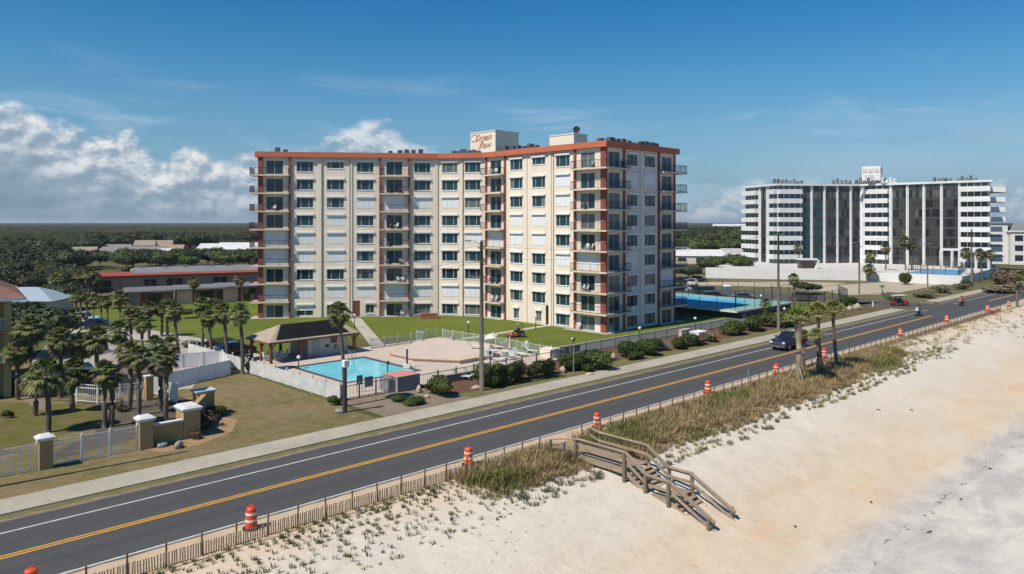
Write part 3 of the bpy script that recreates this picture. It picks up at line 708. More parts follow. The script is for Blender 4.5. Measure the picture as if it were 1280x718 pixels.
# dish on the lift housing
DS = thing('satellite_dish', Vector(((720.5-640)/F*114.2, 114.2, 28.62)), 'dark satellite dish on top of the lift housing', 'satellite dish')
b = MB(); b.tube([(0,0,0), (0,0,.5)], .05); b.build('mount', Mdkgrey, DS)
b = MB()
for i in range(6):
    pass
b.tube([(0,-.25,.55), (0,-.12,.55), (0,0,.55)], [.55, .4, .06], 14); b.build('dish', Mdkgrey, DS, smooth=True)
b = MB(); b.tube([(-.75,0,0), (-.75,0,.75)], .03); b.box(-1.3, -.3, -.03, .03, .3, .36); b.build('aerial', Mgrey, DS)
# rooftop units
ACm = [mat('air conditioner casing', (.17, .17, .165), (.12, .12, .12), 3, .6, .2), mat('air conditioner fan', (.03, .03, .03), None, 3, .6)]
AC = thing('air_conditioner', (0, 0, 26.03), 'x', 'air conditioner')
b = MB(); b.box(-.4, .4, -.4, .4, .18, 1.05); b.box(-.4, -.3, -.3, .3, 0, .178); b.box(.3, .4, -.3, .3, 0, .178)
for i in range(6): b.box(-.405, .405, -.405, -.4, .28+.12*i, .32+.12*i, 1)
b.build('casing', ACm, AC)
b = MB(); b.tube([(0,0,1.052), (0,0,1.12)], .33, 14, 1); b.build('fan', ACm, AC, smooth=False)
def roofpt(P, Q, x, k):                             # on the roof, k metres behind the edge P-Q, seen in column x
    D, O = outw(P, Q); P2, Q2 = P-O*k, Q-O*k; u = hit(P2, Q2, x); v = P2+D*u; v.z = 26.03; return v, math.atan2(D.y, D.x)
acs = [('A', 'above the left end of the roof', [(347, 1.1), (357, .75)]), ('A', 'in the row above the second balcony bay', [(488, .8), (500, 1.0), (508.6, 1.15), (517, .85), (526, 1.0)]),
       ('B', 'in the row left of the roof sign', [(568, .8), (573, .7), (579, 1.1), (587, .8), (592.5, 1.0), (597.6, .7)]),
       ('C', 'below the roof sign', [(612, .5), (625, .6), (632, 1.2), (641.6, 1), (648, 1.1), (655, 1), (663, 1.2), (670, .8)]), ('C', 'by the front corner of the roof', [(750.6, .9)]),
       ('D', 'along the roof edge of the shaded end', [(762, 1.15), (764.5, 1.1), (770.6, .9), (778, 1.1), (785, 1.05), (790, .6), (798, .9), (801.5, 1.1), (806.7, 1.1), (812.5, 1.1), (815, 1.0), (819.5, 1.15)])]
first = True
for seg, wd, lst in acs:
    for x, sc in lst:
        v, rz_ = roofpt(*segs[seg], x, 1.9)
        lb = 'small grey air conditioner on the tower roof, '+wd; gr = 'rooftop air conditioners '+wd
        sc_ = (random.uniform(.8, 1.1), random.uniform(.85, 1.1), sc*random.uniform(.58, .78))
        if first: AC.location = v; AC.rotation_euler.z = rz_; AC.scale = sc_; AC['label'] = lb; AC['group'] = gr; first = False
        else: dup(AC, v, rz_, lb, gr, sc_)
# balcony furniture
Mch = [mat('white resin chair', (.72, .72, .70), None, 4, .5), mat('dark garden chair', (.06, .06, .07), None, 4, .6), mat('teal garden chair', (.25, .45, .45), None, 4, .6)]
def chair(mt, label, group):
    t = thing('patio_chair', (0,0,0), label, 'chair', group)
    for x in (-.22, .22):
        for y in (-.22, .22):
            q = MB(); q.bar((x, y, 0), (x*.9, y*.9, .42), .05); q.build('leg', mt, t)
    q = MB(); q.box(-.26, .26, -.25, .25, .42, .47); q.build('seat', mt, t)
    q = MB(); q.hexa([(-.26,.22,.47),(.26,.22,.47),(.26,.27,.47),(-.26,.27,.47),(-.24,.34,1.0),(.24,.34,1.0),(.24,.38,1.0),(-.24,.38,1.0)])
    q.build('backrest', mt, t)
    q = MB()
    for x in (-.28, .28): q.bar((x, -.22, .66), (x, .26, .66), .05); q.bar((x, -.2, .42), (x, -.2, .66), .04)
    q.build('armrest', mt, t); return t
ord_ = ['ground', 'first', 'second', 'third', 'fourth', 'fifth', 'sixth', 'seventh', 'top']
lay = [('A', 343, [(6, 0, .0)], 'left end'), ('A', 493, [(7, 1, -.8), (7, 1, .9), (5, 1, -.7), (5, 0, .3), (4, 1, -1), (3, 1, -1.1), (3, 1, .8), (3, 0, 1.2), (2, 0, .6), (2, 0, 1.3), (0, 0, 1.2), (0, 1, .6)], 'second bay'),
       ('C', 619, [(8, 0, -.6), (8, 0, .6), (2, 1, -.7), (2, 1, .5), (1, 0, -.4), (1, 0, .5)], 'middle bay'), ('C', 735, [(8, 2, .9), (6, 1, -.5), (4, 0, .2), (4, 0, .9), (2, 0, .1), (2, 0, -.6), (0, 0, -1.4)], 'front corner'), ('D', 768, [(8, 1, 1.6), (0, 2, -1.2)], 'shaded front corner')]
proto = {}
for seg, x, lst, nm in lay:
    P, Q = segs[seg]; u = hit(P, Q, x); D, O = outw(P, Q)
    for k, mi, du in lst:
        v = wp(P, Q, u+du, .5, FL(k) if k else .05); cn = ['white', 'dark', 'teal'][mi]
        where = ('balcony %s level at the %s' % (ord_[k], nm)) if k else ('ground patio at the %s' % nm)
        lb = '%s patio chair on the tower %s' % (cn, where); gr = '%s chairs on the %s' % (cn, where); rz_ = math.atan2(D.y, D.x)+random.uniform(-.6, .6)
        if mi not in proto: t = chair(Mch[mi], lb, gr); t.location = v; t.rotation_euler.z = rz_; proto[mi] = t
        else: dup(proto[mi], v, rz_, lb, gr)
# ================================================================ pool terrace (road frame: s 32.5..60, d -75..-54.8)
def V(s, d, h=0): return R(s, d, h)
def rbox(b, s0, s1, d0, d1, z0, z1, mi=0): b.hexa([R(s0,d1,z0), R(s1,d1,z0), R(s1,d0,z0), R(s0,d0,z0), R(s0,d1,z1), R(s1,d1,z1), R(s1,d0,z1), R(s0,d0,z1)], mi)
Mdeck = mat('pool deck concrete', (.56, .47, .39), (.50, .42, .35), .3, .9, world=True, fine=.15)
Mdeck2 = mat('salmon deck edge', (.55, .30, .17), None, .5, .9, world=True)
b = MB(); s0, s1, d0, d1 = 36.8, 44.8, -70.9, -60.9      # hole for the water
for a, c, e, f in ((32.6, s0-.45, -76.5, -55.0), (s1+.45, 60.0, -76.5, -55.0), (s0-.45, s1+.45, -76.5, d0-.45), (s0-.45, s1+.45, d1+.45, -55.0)): rbox(b, a, c, e, f, -.02, .06)
tag(b.build('pool_terrace', Mdeck), kind='structure')
PL = thing('swimming_pool', R(40.8, -66, 0), 'rectangular turquoise swimming pool with dark tiled rim', 'swimming pool')
b = MB(); Mcop = mat('dark pool tile', (.06, .05, .05), (.10, .08, .07), 2, .5, world=True)
for a, c, e, f in ((s0-.45, s0-.003, d0-.45, d1+.45), (s1+.003, s1+.45, d0-.45, d1+.45), (s0-.003, s1+.003, d0-.45, d0), (s0-.003, s1+.003, d1, d1+.45)): rbox(b, a, c, e, f, -.03, .075)
b.build('coping', Mcop, PL, world=True)
Mpool = mat('pool water', (.15, .60, .74), (.22, .70, .80), .35, .04, world=True, bmp=.3, bscale=2.2, bdist=.03, fine=.1)
b = MB(); rbox(b, s0-.003, s1+.003, d0, d1, -.06, .02); b.build('water', Mpool, PL, world=True)
b = MB()
for dx in (0, .55):
    b.tube([R(43.2+dx, -71.3, .07), R(43.2+dx, -71.3, .8), R(43.2+dx, -71.05, .95), R(43.2+dx, -70.7, .8), R(43.2+dx, -70.55, .05)], .03, 6)
b.build('ladder', Mgrey, PL, world=True)
# raised platform
pp = [G(x, y, .42) for x, y in ((488, 442.5), (516, 448.5), (575, 451), (601, 446.5), (634, 440.5), (628, 433), (601, 428), (553, 425), (521, 426.5))]
DK = thing('sun_deck', G(555, 440), 'raised octagonal pink concrete sun deck with salmon rim by the pool', 'deck')
b = MB(); b.prism(pp, .061, .36); b.build('base', mat('deck side paint', (.58, .50, .42), None, 1, .9), DK, world=True)
b = MB(); b.prism(offset(pp, .12), .361, .43, 0); b.build('rim', Mdeck2, DK, world=True)
b = MB(); b.prism(offset(pp, -.06), .431, .45, 0); b.build('top', mat('deck top', (.60, .49, .41), (.54, .44, .37), .4, .9, world=True), DK, world=True)
# ---- fences
def picket_fence(name, pts, h, label, m, step=.13, post=1.9, rails=(.12, .92), pw=.022, pr=.055, base=0.0, solid=False, cat='fence', kind=None):
    c = Vector(pts[0]); t = thing(name, (c.x, c.y, base), label, cat)
    pk = MB(); rl = MB()
    for i in range(len(pts)-1):
        p, q = Vector(pts[i]), Vector(pts[i+1]); p.z = q.z = base; Ls = (q-p).length; n = max(1, round(Ls/post))
        for j in range(n+(1 if i == len(pts)-2 else 0)):
            c = p.lerp(q, j/n); pb_ = MB(); D = (q-p).normalized(); e = D*pr; g = Vector((-D.y, D.x, 0))*pr
            pb_.hexa([c-e-g, c+e-g, c+e+g, c-e+g]+[x+Vector((0,0,h+.05)) for x in (c-e-g, c+e-g, c+e+g, c-e+g)])
            pb_.ball((c.x, c.y, base+h+.07), (pr*1.3, pr*1.3, .05), 6, 3); pb_.build('post', m, t, world=True)
        for r in rails: rl.bar(p+Vector((0,0,h*r)), q+Vector((0,0,h*r)), .035, .06)
        if solid:
            D = (q-p).normalized(); g = Vector((-D.y, D.x, 0))*.012
            pk.hexa([p-g+Vector((0,0,.05)), q-g+Vector((0,0,.05)), q+g+Vector((0,0,.05)), p+g+Vector((0,0,.05)), p-g+Vector((0,0,h)), q-g+Vector((0,0,h)), q+g+Vector((0,0,h)), p+g+Vector((0,0,h))])
        else:
            m_ = int(Ls/step)
            for j in range(m_): c = p.lerp(q, (j+.5)/m_); pk.bar(c+Vector((0,0,.06)), c+Vector((0,0,h*rails[-1]+.03)), pw, pw)
    rl.build('rail', m, t, world=True); pk.build('panel' if solid else 'pickets', m, t, world=True); return t
# left fence along the street, with two pillars
def dpt(x, y): p = G(x, y); return p
sP1, sP2 = SD(G(56.5, 586))[0], SD(G(181, 560.5))[0]
picket_fence('picket_fence', [R(sP1-12, -52.5), R(sP1-.4, -52.5)], 1.62, 'white metal picket fence left of the first tan pillar by the sidewalk', Mwhite, rails=(.08, .78, .95))
picket_fence('picket_fence', [R(sP1+.4, -52.5), R(sP2-.5, -52.5)], 1.62, 'white metal picket fence between the two free tan pillars by the sidewalk', Mwhite, rails=(.08, .78, .95))
Mtan = mat('tan stucco pillar', (.43, .29, .13), (.37, .25, .115), .7, .9, bmp=.15, bscale=12)
Mcapm = mat('white pillar cap', (.72, .72, .72), (.55, .56, .58), 1.4, .7)
def pillar(s, d, w, h, label, dome=True, capm=None, w2=None):
    t = thing('gate_pillar', R(s, d), label, 'pillar', None, TH); w2 = w2 or w
    b = MB(); b.box(-w/2, w/2, -w2/2, w2/2, 0, h); b.build('shaft', Mtan, t, bevel=.02)
    b = MB(); b.box(-w/2-.08, w/2+.08, -w2/2-.08, w2/2+.08, h+.001, h+.1); b.box(-w/2-.14, w/2+.14, -w2/2-.14, w2/2+.14, h+.101, h+.2)
    if dome: b.box(-w/2-.1, w/2+.1, -w2/2-.1, w2/2+.1, h+.201, h+.34, t=.2)
    b.build('cap', capm or Mcapm, t, bevel=.02); return t
pillar(sP1, -52.5, .72, 1.75, 'tan stucco gate pillar with domed white cap standing alone in the street fence')
pillar(sP2, -52.6, .85, 1.85, 'tan stucco gate pillar with domed white cap at the left end of the low wall')
pillar(19.6, -53.5, 1.15, 1.9, 'broad tan pillar with flat white cap at the right end of the low wall', True, None, 1.5)
pillar(22.5, -58.2, 1.3, 1.85, 'tan pillar with weathered blue grey cap behind the broad one', False, mat('weathered blue cap', (.30, .42, .48), (.55, .58, .58), 1.2, .8), 1.0)
t = thing('garden_wall', R(17.8, -52.9), 'low tan stucco wall with white coping between two pillars', 'wall')
b = MB(); rbox(b, sP2+.44, 19.0, -53.1, -52.8, 0, 1.3); b.build('wall', Mtan, t, world=True)
b = MB(); rbox(b, sP2+.44, 19.0, -53.16, -52.74, 1.301, 1.4); b.build('coping', Mcapm, t, world=True)
t = thing('entrance_sign', R(21, -56), 'dark green entrance sign wall running back between two tan pillars', 'sign')
p, q = R(20.2, -54.3), R(22.3, -57.6); D = (q-p).normalized(); g = Vector((D.y, -D.x, 0))*.15
b = MB(); b.hexa([p-g, p+g, q+g, q-g]+[x+Vector((0,0,1.75)) for x in (p-g, p+g, q+g, q-g)]); b.build('wall', Mtan, t, world=True)
b = MB(); a, c = p.lerp(q, .1)+g*1.02, p.lerp(q, .9)+g*1.02; b.hexa([a, a+g*.4, c+g*.4, c]+[x+Vector((0,0,1.1)) for x in (a, a+g*.4, c+g*.4, c)])
for v in range(len(b.v)): b.v[v] = (b.v[v][0], b.v[v][1], b.v[v][2]+.5)
b.build('panel', mat('dark green sign panel', (.04, .08, .09), (.06, .10, .11), 1, .5), t, world=True)
b = MB(); b.hexa([x+Vector((0,0,1.751)) for x in (p-g*1.2, p+g*1.2, q+g*1.2, q-g*1.2)]+[x+Vector((0,0,1.82)) for x in (p-g*1.2, p+g*1.2, q+g*1.2, q-g*1.2)]); b.build('coping', Mtan, t, world=True)
picket_fence('picket_fence', [G(96, 503), G(122, 505), G(150, 504), G(188, 500)], 1.6, 'white metal fence behind the garden palms, left of the yellow post', Mwhite, rails=(.1, .78, .95), step=.2)
picket_fence('picket_fence', [G(191, 492), G(221, 505)], 1.6, 'short white picket fence running forward from the yellow post to the blue-capped pillar', Mwhite, rails=(.1, .95), step=.2, pw=.05)
t = thing('yellow_post', G(186, 500), 'yellow stucco post between white fences beneath the palms', 'post', None, TH)
b = MB(); b.box(-.3, .3, -.3, .3, 0, 1.95); b.build('shaft', mat('yellow stucco', (.52, .36, .13), None, 1, .9), t); b = MB(); b.box(-.36, .36, -.36, .36, 1.951, 2.08); b.build('cap', Mcapm, t)
# white vinyl enclosure
picket_fence('vinyl_enclosure', [G(207, 487), G(229, 482), G(287.6, 468.5), R(33, -74.0)+R(-.9, -4), R(24.5, -80)], 1.45, 'white solid vinyl fence making a corner round the service yard', Mvinyl, solid=True, post=1.8, rails=(.05, .97), pr=.06)
picket_fence('vinyl_fence', [R(31.6, -86), R(32.1, -73), R(32.5, -54.9)], 1.5, 'long white slatted fence along the left side of the swimming pool', mat('weathered white fence', (.78, .78, .76), (.62, .62, .60), 1.2, .8), step=.145, pw=.125, post=2.2, rails=(.2, .85), pr=.06)
Mgrn = mat('pale green fence', (.50, .56, .50), (.42, .48, .42), 1, .6)
picket_fence('terrace_fence', [R(60.1, -56.6), R(60.3, -66), R(59.8, -75.6)], 1.25, 'pale green railing on the right side of the pool terrace', Mgrn, step=.16, pw=.035)
picket_fence('terrace_fence', [R(59.6, -76.6), R(56.6, -76.9), R(56.4, -75.2), R(48.5, -75.0)], 1.25, 'pale green railing at the back of the pool terrace near the entrance path', Mgrn, step=.16, pw=.035)
Mmesh = mat('dark chain link', (.22, .23, .23), None, 3, .6, .3)
picket_fence('pool_fence', [R(32.7, -54.9), R(37.7, -54.9)], 1.3, 'grey metal fence with notice boards at the pool gate', Mmesh, step=.3, pw=.02, post=1.5)
picket_fence('pool_fence', [R(40.5, -54.7), R(60.1, -54.7), R(60.1, -56.5)], 1.2, 'grey metal fence on the street side of the pool, behind the dark shrubs', Mmesh, step=.22, pw=.02, post=2.2)
t = thing('retaining_wall', R(50, -54.5), 'low grey block wall below the pool fence behind the shrubs', 'wall'); b = MB(); rbox(b, 42.4, 52, -54.62, -54.42, 0, .7); b.build('wall', mat('grey block', (.25, .23, .21), (.2, .19, .175), 1, .9), t, world=True)
picket_fence('driveway_fence', [R(62.5, -56.0), R(97, -56.0)], 1.15, 'grey green wire fence between the shrubs and the driveway', mat('grey green wire', (.20, .25, .23), None, 3, .6), step=.3, pw=.016, post=2.6)
def board(loc, label, w=.7, h=.9, z=.5):
    t = thing('notice_board', loc, label, 'sign', None, TH); b = MB(); b.box(-w/2, w/2, -.02, .02, z, z+h); b.build('board', mat('blue grey notice', (.10, .13, .18), (.14, .17, .22), 3, .6), t)
    b = MB(); b.bar((-w/2+.05, .04, 0), (-w/2+.05, .04, z+h), .04); b.bar((w/2-.05, .04, 0), (w/2-.05, .04, z+h), .04); b.build('post', Mgrey, t)
board(G(449.5, 491.5), 'blue grey notice board on the pool gate fence, the one nearer the palm', .6, .8, .75)
board(G(461, 490), 'blue grey notice board on the pool gate fence, the lower wider one', .85, .9, .45)
# pump enclosure with red top
t = thing('pump_house', R(39.1, -55.3), 'low grey pump enclosure with faded red top at the pool corner', 'pump house', None, TH)
b = MB(); b.box(-1.2, 1.2, -1.0, 1.3, 0, 1.3); b.build('wall', mat('grey brown block', (.30, .27, .25), (.25, .23, .21), 1, .9), t); b = MB(); b.box(-1.25, 1.25, -1.05, 1.35, 1.301, 1.37); b.build('top', mat('faded red top', (.55, .22, .18), (.48, .28, .22), 1, .9), t)
b = MB(); b.box(-1.9, -1.26, -.6, .8, 0, 1.15); b.build('cabinet', Mgrey, t)
t = thing('shower_post', G(508.8, 460.5), 'dark slim shower post on a pale plinth beside the pool', 'shower'); b = MB(); b.box(-.35, .35, -.35, .35, .06, .45); b.build('plinth', Mstucco2, t); b = MB(); b.tube([(0,0,.45), (0,0,1.95)], .1, 8); b.build('post', Mdkgrey, t)
# planter, white blocks near the driveway
def block(loc, l, w, h, m, name, label, cat, rz=TH):
    t = thing(name, loc, label, cat, None, rz); b = MB(); b.box(-l/2, l/2, -w/2, w/2, 0, h); b.build('wall', m, t, bevel=.02); b = MB(); b.box(-l/2-.04, l/2+.04, -w/2-.04, w/2+.04, h+.001, h+.06); b.build('coping', m, t)
block(G(695.5, 447.5)+R(-.4, -.6), 1.5, 1.6, 1.0, Mstucco2, 'garden_wall', 'beige square wall end at the corner of the terrace fence', 'wall')
t = thing('garden_wall', R(63.5, -57.3), 'low purplish brown wall beside the driveway entrance', 'wall'); b = MB(); rbox(b, 61.1, 65.4, -57.4, -57.1, 0, .85); b.build('wall', mat('mauve wall', (.38, .27, .22), None, 1, .9), t, world=True)
block(G(855.5, 425.5), 1.9, .5, 1.35, mat('pinkish wall', (.60, .47, .40), None, 1, .9), 'bin_screen', 'short pinkish wall screening bins beside the driveway', 'wall')
block(G(873.5, 425.5), 2.2, 1.4, 1.1, Mwhite, 'utility_cabinet', 'white box cabinet beside the driveway, right of the pinkish wall', 'cabinet')
block(G(536, 398.5), 2.6, 1.0, .75, mat('brick red planter', (.36, .12, .06), None, 2, .9), 'brick_planter', 'brick red planter against the tower wall', 'planter', .15)
# ---- pavilion
PV = thing('pavilion', R(38, -77), 'open timber pavilion with hipped roof, black front slope and white storeroom', 'pavilion', None, TH)
# local x = s-38, y = -(d+77)
Ms = mat('tan shingle', (.40, .33, .25), (.33, .27, .21), 1.5, .9, bmp=.3, bscale=10); Mbs = mat('black roof panel', (.012, .012, .014), (.018, .018, .02), .6, .9, spec=.05); Mpw = mat('red brown timber', (.24, .09, .05), None, 3, .8)
x0, x1, y0, y1, e, rd = -2.7, 8.3, -3.1, 2.6, 2.35, 3.75; ym = (y0+y1)/2; xa, xb = -.1, 6.8
b = MB()
b.face([(x0,y0,e), (x1,y0,e), (xb,ym,rd), (xa,ym,rd)], 1); b.face([(x1,y1,e), (x0,y1,e), (xa,ym,rd), (xb,ym,rd)], 0)
b.face([(x0,y1,e), (x0,y0,e), (xa,ym,rd)], 0); b.face([(x1,y0,e), (x1,y1,e), (xb,ym,rd)], 0)
b.build('roof', [Ms, Ms], PV)
b = MB(); b.face([(-1.75,y0+.25,e+.15), (x1-1.2,y0+.25,e+.15), (xb-.4,ym-.12,rd-.03), (xa+.1,ym-.12,rd-.03)]); b.build('solar_mat', Mbs, PV).location.z = .05
b = MB(); b.box(x0, x1, y0, y0+.08, e-.2, e-.01); b.box(x0, x1, y1-.08, y1, e-.2, e-.01); b.box(x0, x0+.08, y0+.081, y1-.081, e-.2, e-.01); b.box(x1-.08, x1, y0+.081, y1-.081, e-.2, e-.01); b.box(x0+.09, x1-.09, y0+.09, y1-.09, e-.06, e-.02); b.build('fascia', Mpw, PV)
for px_, py_ in ((-2.2, -2.6), (1.2, -2.6), (-2.2, 2.1), (1.2, 2.1), (-2.2, -.3), (7.9, -2.6)):
    b = MB(); b.box(px_-.13, px_+.13, py_-.13, py_+.13, .06, 2.14); b.build('post', Mpw, PV)
    b = MB(); b.bar((px_, py_, 1.5), (px_+.6, py_, 2.12), .1); b.bar((px_, py_, 1.5), (px_-.6 if px_ > -2 else px_, py_, 2.12), .1); b.build('brace', Mpw, PV)
b = MB(); b.box(2.4, 7.4, -2.0, 2.2, .06, 2.13); st = b.build('storeroom', mat('pale storeroom wall', (.55, .53, .50), (.5, .48, .45), 1, .9), PV)
b = MB(); b.box(5.2, 6.0, -2.05, -2.001, 1.35, 1.95); b.build('window', Mglass3, st); b = MB(); b.box(2.9, 3.8, -2.04, -2.001, .08, 1.95); b.build('door', mat('beige door', (.45, .42, .38), None, 2, .7), st)
b = MB(); b.box(5.6, 6.0, -2.04, -2.001, .7, 1.15, 0); b.build('notice', mat('red notice', (.45, .10, .07), None, 3, .6), st)
b = MB(); b.box(4.5, 5.0, -2.04, -2.001, .95, 1.25); b.build('notice', Mdkgrey, st)
b = MB(); rbox(b, 34.5, 46.8, -79.8, -74.0, 0, .058); tag(b.build('pavilion_floor', Mdeck), kind='structure')
# picnic tables under the pavilion
def table(loc, label, m, round_=False, grp=None):
    t = thing('patio_table', loc, label, 'table', grp, TH); b = MB()
    if round_: b.tube([(0,0,.70), (0,0,.74)], .55, 18)
    else: b.box(-.8, .8, -.4, .4, .70, .75)
    b.build('tabletop', m, t)
    for x, y in (((-.65,-.3), (.65,-.3), (-.65,.3), (.65,.3)) if not round_ else ((-.3,-.3), (.3,-.3), (-.3,.3), (.3,.3))): b = MB(); b.bar((x, y, 0), (x, y, .70), .05); b.build('leg', m, t)
    return t
Mresin = MATS['white resin chair']
table(R(37.2, -76.2, .06), 'white table under the pavilion roof', Mresin)
for i, (ds, dd_) in enumerate(((-1.1, 0), (1.1, 0), (-.3, .9), (.5, .9), (-.4, -.9))): dup(proto[0], R(37.2+ds, -76.2+dd_, .06), TH+[1.57, -1.57, 0, 0, 3.14][i], 'white chair around the table under the pavilion', 'white chairs under the pavilion')
# loungers and tables on the terrace
def lounger(loc, rz, label, grp, proto_=[None]):
    if proto_[0] is None:
        t = thing('sun_lounger', loc, label, 'lounger', grp, rz)
        b = MB(); b.box(-.3, .3, -.95, .35, .30, .36); b.build('seat', Mresin, t)
        b = MB(); b.hexa([(-.3,.35,.31),(.3,.35,.31),(.3,.40,.36),(-.3,.40,.36),(-.3,.85,.82),(.3,.85,.82),(.3,.88,.87),(-.3,.88,.87)]); b.build('backrest', Mresin, t)
        for x in (-.26, .26):
            for y in (-.85, .3): b = MB(); b.bar((x, y, 0), (x, y, .30), .05); b.build('leg', Mgrey, t)
        proto_[0] = t; return t
    return dup(proto_[0], loc, rz, label, grp)
for i, (x, y, a) in enumerate(((590, 472, .3), (577, 474, .5), (602, 466, .2), (608, 457, .9), (620, 452, .9), (664, 441.5, .2), (650, 445, .2), (606, 436, .8), (594, 436, .8))):
    lb, gr = (('white sun lounger by the street fence of the pool', 'white loungers by the street fence') if i < 5 else ('white sun lounger near the folded umbrella', 'white loungers near the folded umbrella') if i < 7 else ('white sun lounger at the back of the raised sun deck', 'white loungers on the sun deck'))
    lounger(G(x, y, .06 if i < 7 else .45)+Vector((0,0,0)), TH+a, lb, gr)
table(G(613, 447, .06), 'round white table by the pool lamp at the end of the sun deck', Mresin, True); table(G(634, 447, .06), 'round white table left of the folded umbrella', Mresin, True)
for i, (x, y) in enumerate(((608, 446), (618, 444), (612, 450), (629, 449), (639, 450), (655, 437), (566, 428.5), (628, 434))): dup(proto[0], G(x, y, .06 if i < 6 else .06), random.uniform(0, 6), ('white chair around the round tables on the pool terrace' if i < 5 else 'white chair against the green terrace railing'), ('white chairs at the round tables' if i < 5 else 'white chairs against the green railing'))
t = thing('folded_umbrella', G(637.4, 443.5, .06), 'folded cream patio umbrella on the pool terrace', 'umbrella'); b = MB(); b.tube([(0,0,0), (0,0,2.2)], .03, 6); b.build('pole', Mgrey, t); b = MB(); b.tube([(0,0,.75), (0,0,1.2), (0,0,2.1)], [.2, .15, .04], 8); b.build('canopy', mat('cream umbrella', (.6, .52, .4), None, 3, .9), t); b = MB(); b.tube([(0,0,0), (0,0,.08)], .25, 12); b.build('base', Mdkgrey, t)
t = thing('patio_umbrella', G(613, 441, .06), 'tilted pale square umbrella over the loungers by the tall pole', 'umbrella'); b = MB(); b.tube([(0,0,0), (0,0,1.9)], .03, 6); b.build('pole', Mgrey, t); b = MB(); b.hexa([(-.7,-.5,1.6),(.5,-.8,1.75),(.8,.3,2.0),(-.5,.6,1.9),(-.05,-.15,2.2),(.05,-.15,2.2),(.05,.0,2.2),(-.05,.0,2.2)]); b.build('canopy', mat('off white canvas', (.68, .66, .62), None, 3, .9), t)
# ---- lamps
Mglobe = mat('white lamp globe', (.85, .84, .8), None, 2, .4)
def lamp(x, y, h, label, head='globe', proto_={}):
    t = thing('garden_lamp', G(x, y), label, 'lamp post'); b = MB(); b.tube([(0,0,0), (0,0,h-.2)], .055, 8); b.tube([(0,0,0), (0,0,.12)], .12, 8); b.build('pole', Mdkgrey, t)
    b = MB()
    if head == 'globe': b.ball((0,0,h), .2, 12, 8); b.build('globe', Mglobe, t, smooth=True)
    else:
        b.tube([(0,0,h-.25), (0,0,h-.1), (.12,-.1,h+.05)], [.08,.16,.14], 10); b.build('head', Mdkgrey, t, smooth=True)
lamp(585.7, 420, 1.75, 'black garden lamp with white globe on the back lawn left of the tall pole')
lamp(616.3, 432, 1.35, 'short black lamp with white globe right of the tall pole')
lamp(669.7, 411.5, 1.75, 'black garden lamp with white globe beside the tower entrance recess')
lamp(799.6, 428, 1.75, 'black lamp with white globe at the driveway, in front of the shaded tower end')
lamp(869, 411.5, 1.5, 'black lamp with white globe on the grass behind the white cabinet')
lamp(919.7, 390, 2.2, 'black lamp with white globe at the front edge of the tennis court')
lamp(951.4, 392, 2.9, 'black lamp with white globe near the right corner of the tennis court')
lamp(980.5, 412, 2.9, 'lamp with white globe before the hedge, beside the pole near the pickup')
lamp(373.3, 461.5, 1.2, 'short lamp with white globe at the left corner of the pool')
lamp(443, 410, 1.8, 'lamp with white globe beside the path to the brown door')
lamp(484.5, 474, 1.6, 'short dark floodlight post at the pool gate', 'dark')
lamp(612.4, 461, 1.7, 'dark floodlight post beside the tall pole on the terrace', 'dark')
t = thing('street_lamp', G(717, 469.5), 'slim grey lamp post with dark floodlight head beside the sidewalk', 'lamp post'); b = MB(); b.tube([(0,0,0), (0,0,3.3)], [.06,.05], 8); b.build('pole', Mgrey, t); b = MB(); b.tube([(0,0,3.3), (-.05,-.1,3.5), (.1,-.2,3.6)], [.06,.17,.15], 10); b.build('head', Mdkgrey, t); b = MB(); b.ball((-.12,-.1,3.6), .11, 8, 6); b.build('bulb', Mglobe, t)
# ---- utility poles
def upole(x, y, h, r, label, arms=(), lampa=None):
    t = thing('utility_pole', G(x, y), label, 'utility pole', None, TH)
    b = MB(); b.tube([(0,0,0), (0,0,h)], [r, r*.62], 12); b.build('pole', Mpole, t, smooth=True)
    for z, l, dy in arms:
        b = MB(); b.bar((-.0, -l/2+dy, z), (0, l/2+dy, z), .1, .12)
        for k in (-.45, 0, .45): b.tube([(0, dy+k*l, z), (0, dy+k*l, z+.18)], [.05, .03], 6)
        b.build('crossarm', Mpole, t)
    if lampa:
        for sgn in lampa:
            b = MB(); b.tube([(0,0,h-.3), (.6*sgn[0], .9*sgn[1], h), (1.1*sgn[0], 1.9*sgn[1], h+.02)], .045, 6); b.build('lamp_arm', Mgrey, t)
            b = MB(); b.box(1.1*sgn[0]-.14, 1.1*sgn[0]+.14, 1.9*sgn[1]-.3, 1.9*sgn[1]+.3, h-.06, h+.08); b.build('lamp_head', Mgrey, t)
    return t
upole(602, 488.5, 13.3, .22, 'tall grey utility pole with three crossarms in front of the tower', [(12.7, .9, 0), (11.55, 2.0, .6), (10.1, 2.0, .7)], [(0, 1)])
upole(973, 412, 13.6, .2, 'utility pole by the hedge behind the dark pickup truck', [(13.3, 1.6, 0)])
upole(1074, 369.5, 10.8, .2, 'utility pole standing in the sandy lot before the white hotel', [(10.0, 1.4, 0)], [(-1, .2)])
upole(1159.5, 362, 10.2, .17, 'twin-arm lamp pole in front of the hotel sun terrace', [], [(1, -.1), (1, .5)])
upole(1214.5, 356, 13.4, .22, 'utility pole at the right corner of the white hotel wall', [(12.6, 2.2, 0), (11.9, 1.8, 0)])
t = thing('light_post', G(431, 516), 'short dark post with white box light, in front of the palm by the pool gate', 'post', None, TH)
b = MB(); b.tube([(0,0,0), (0,0,3.75)], [.17, .16], 12); b.build('post', mat('black stained timber', (.035, .035, .04), (.05, .05, .055), 1, .8), t); b = MB(); b.box(-.22, .22, -.3, .12, 3.6, 4.15); b.build('light_box', Mwhite, t, bevel=.03)
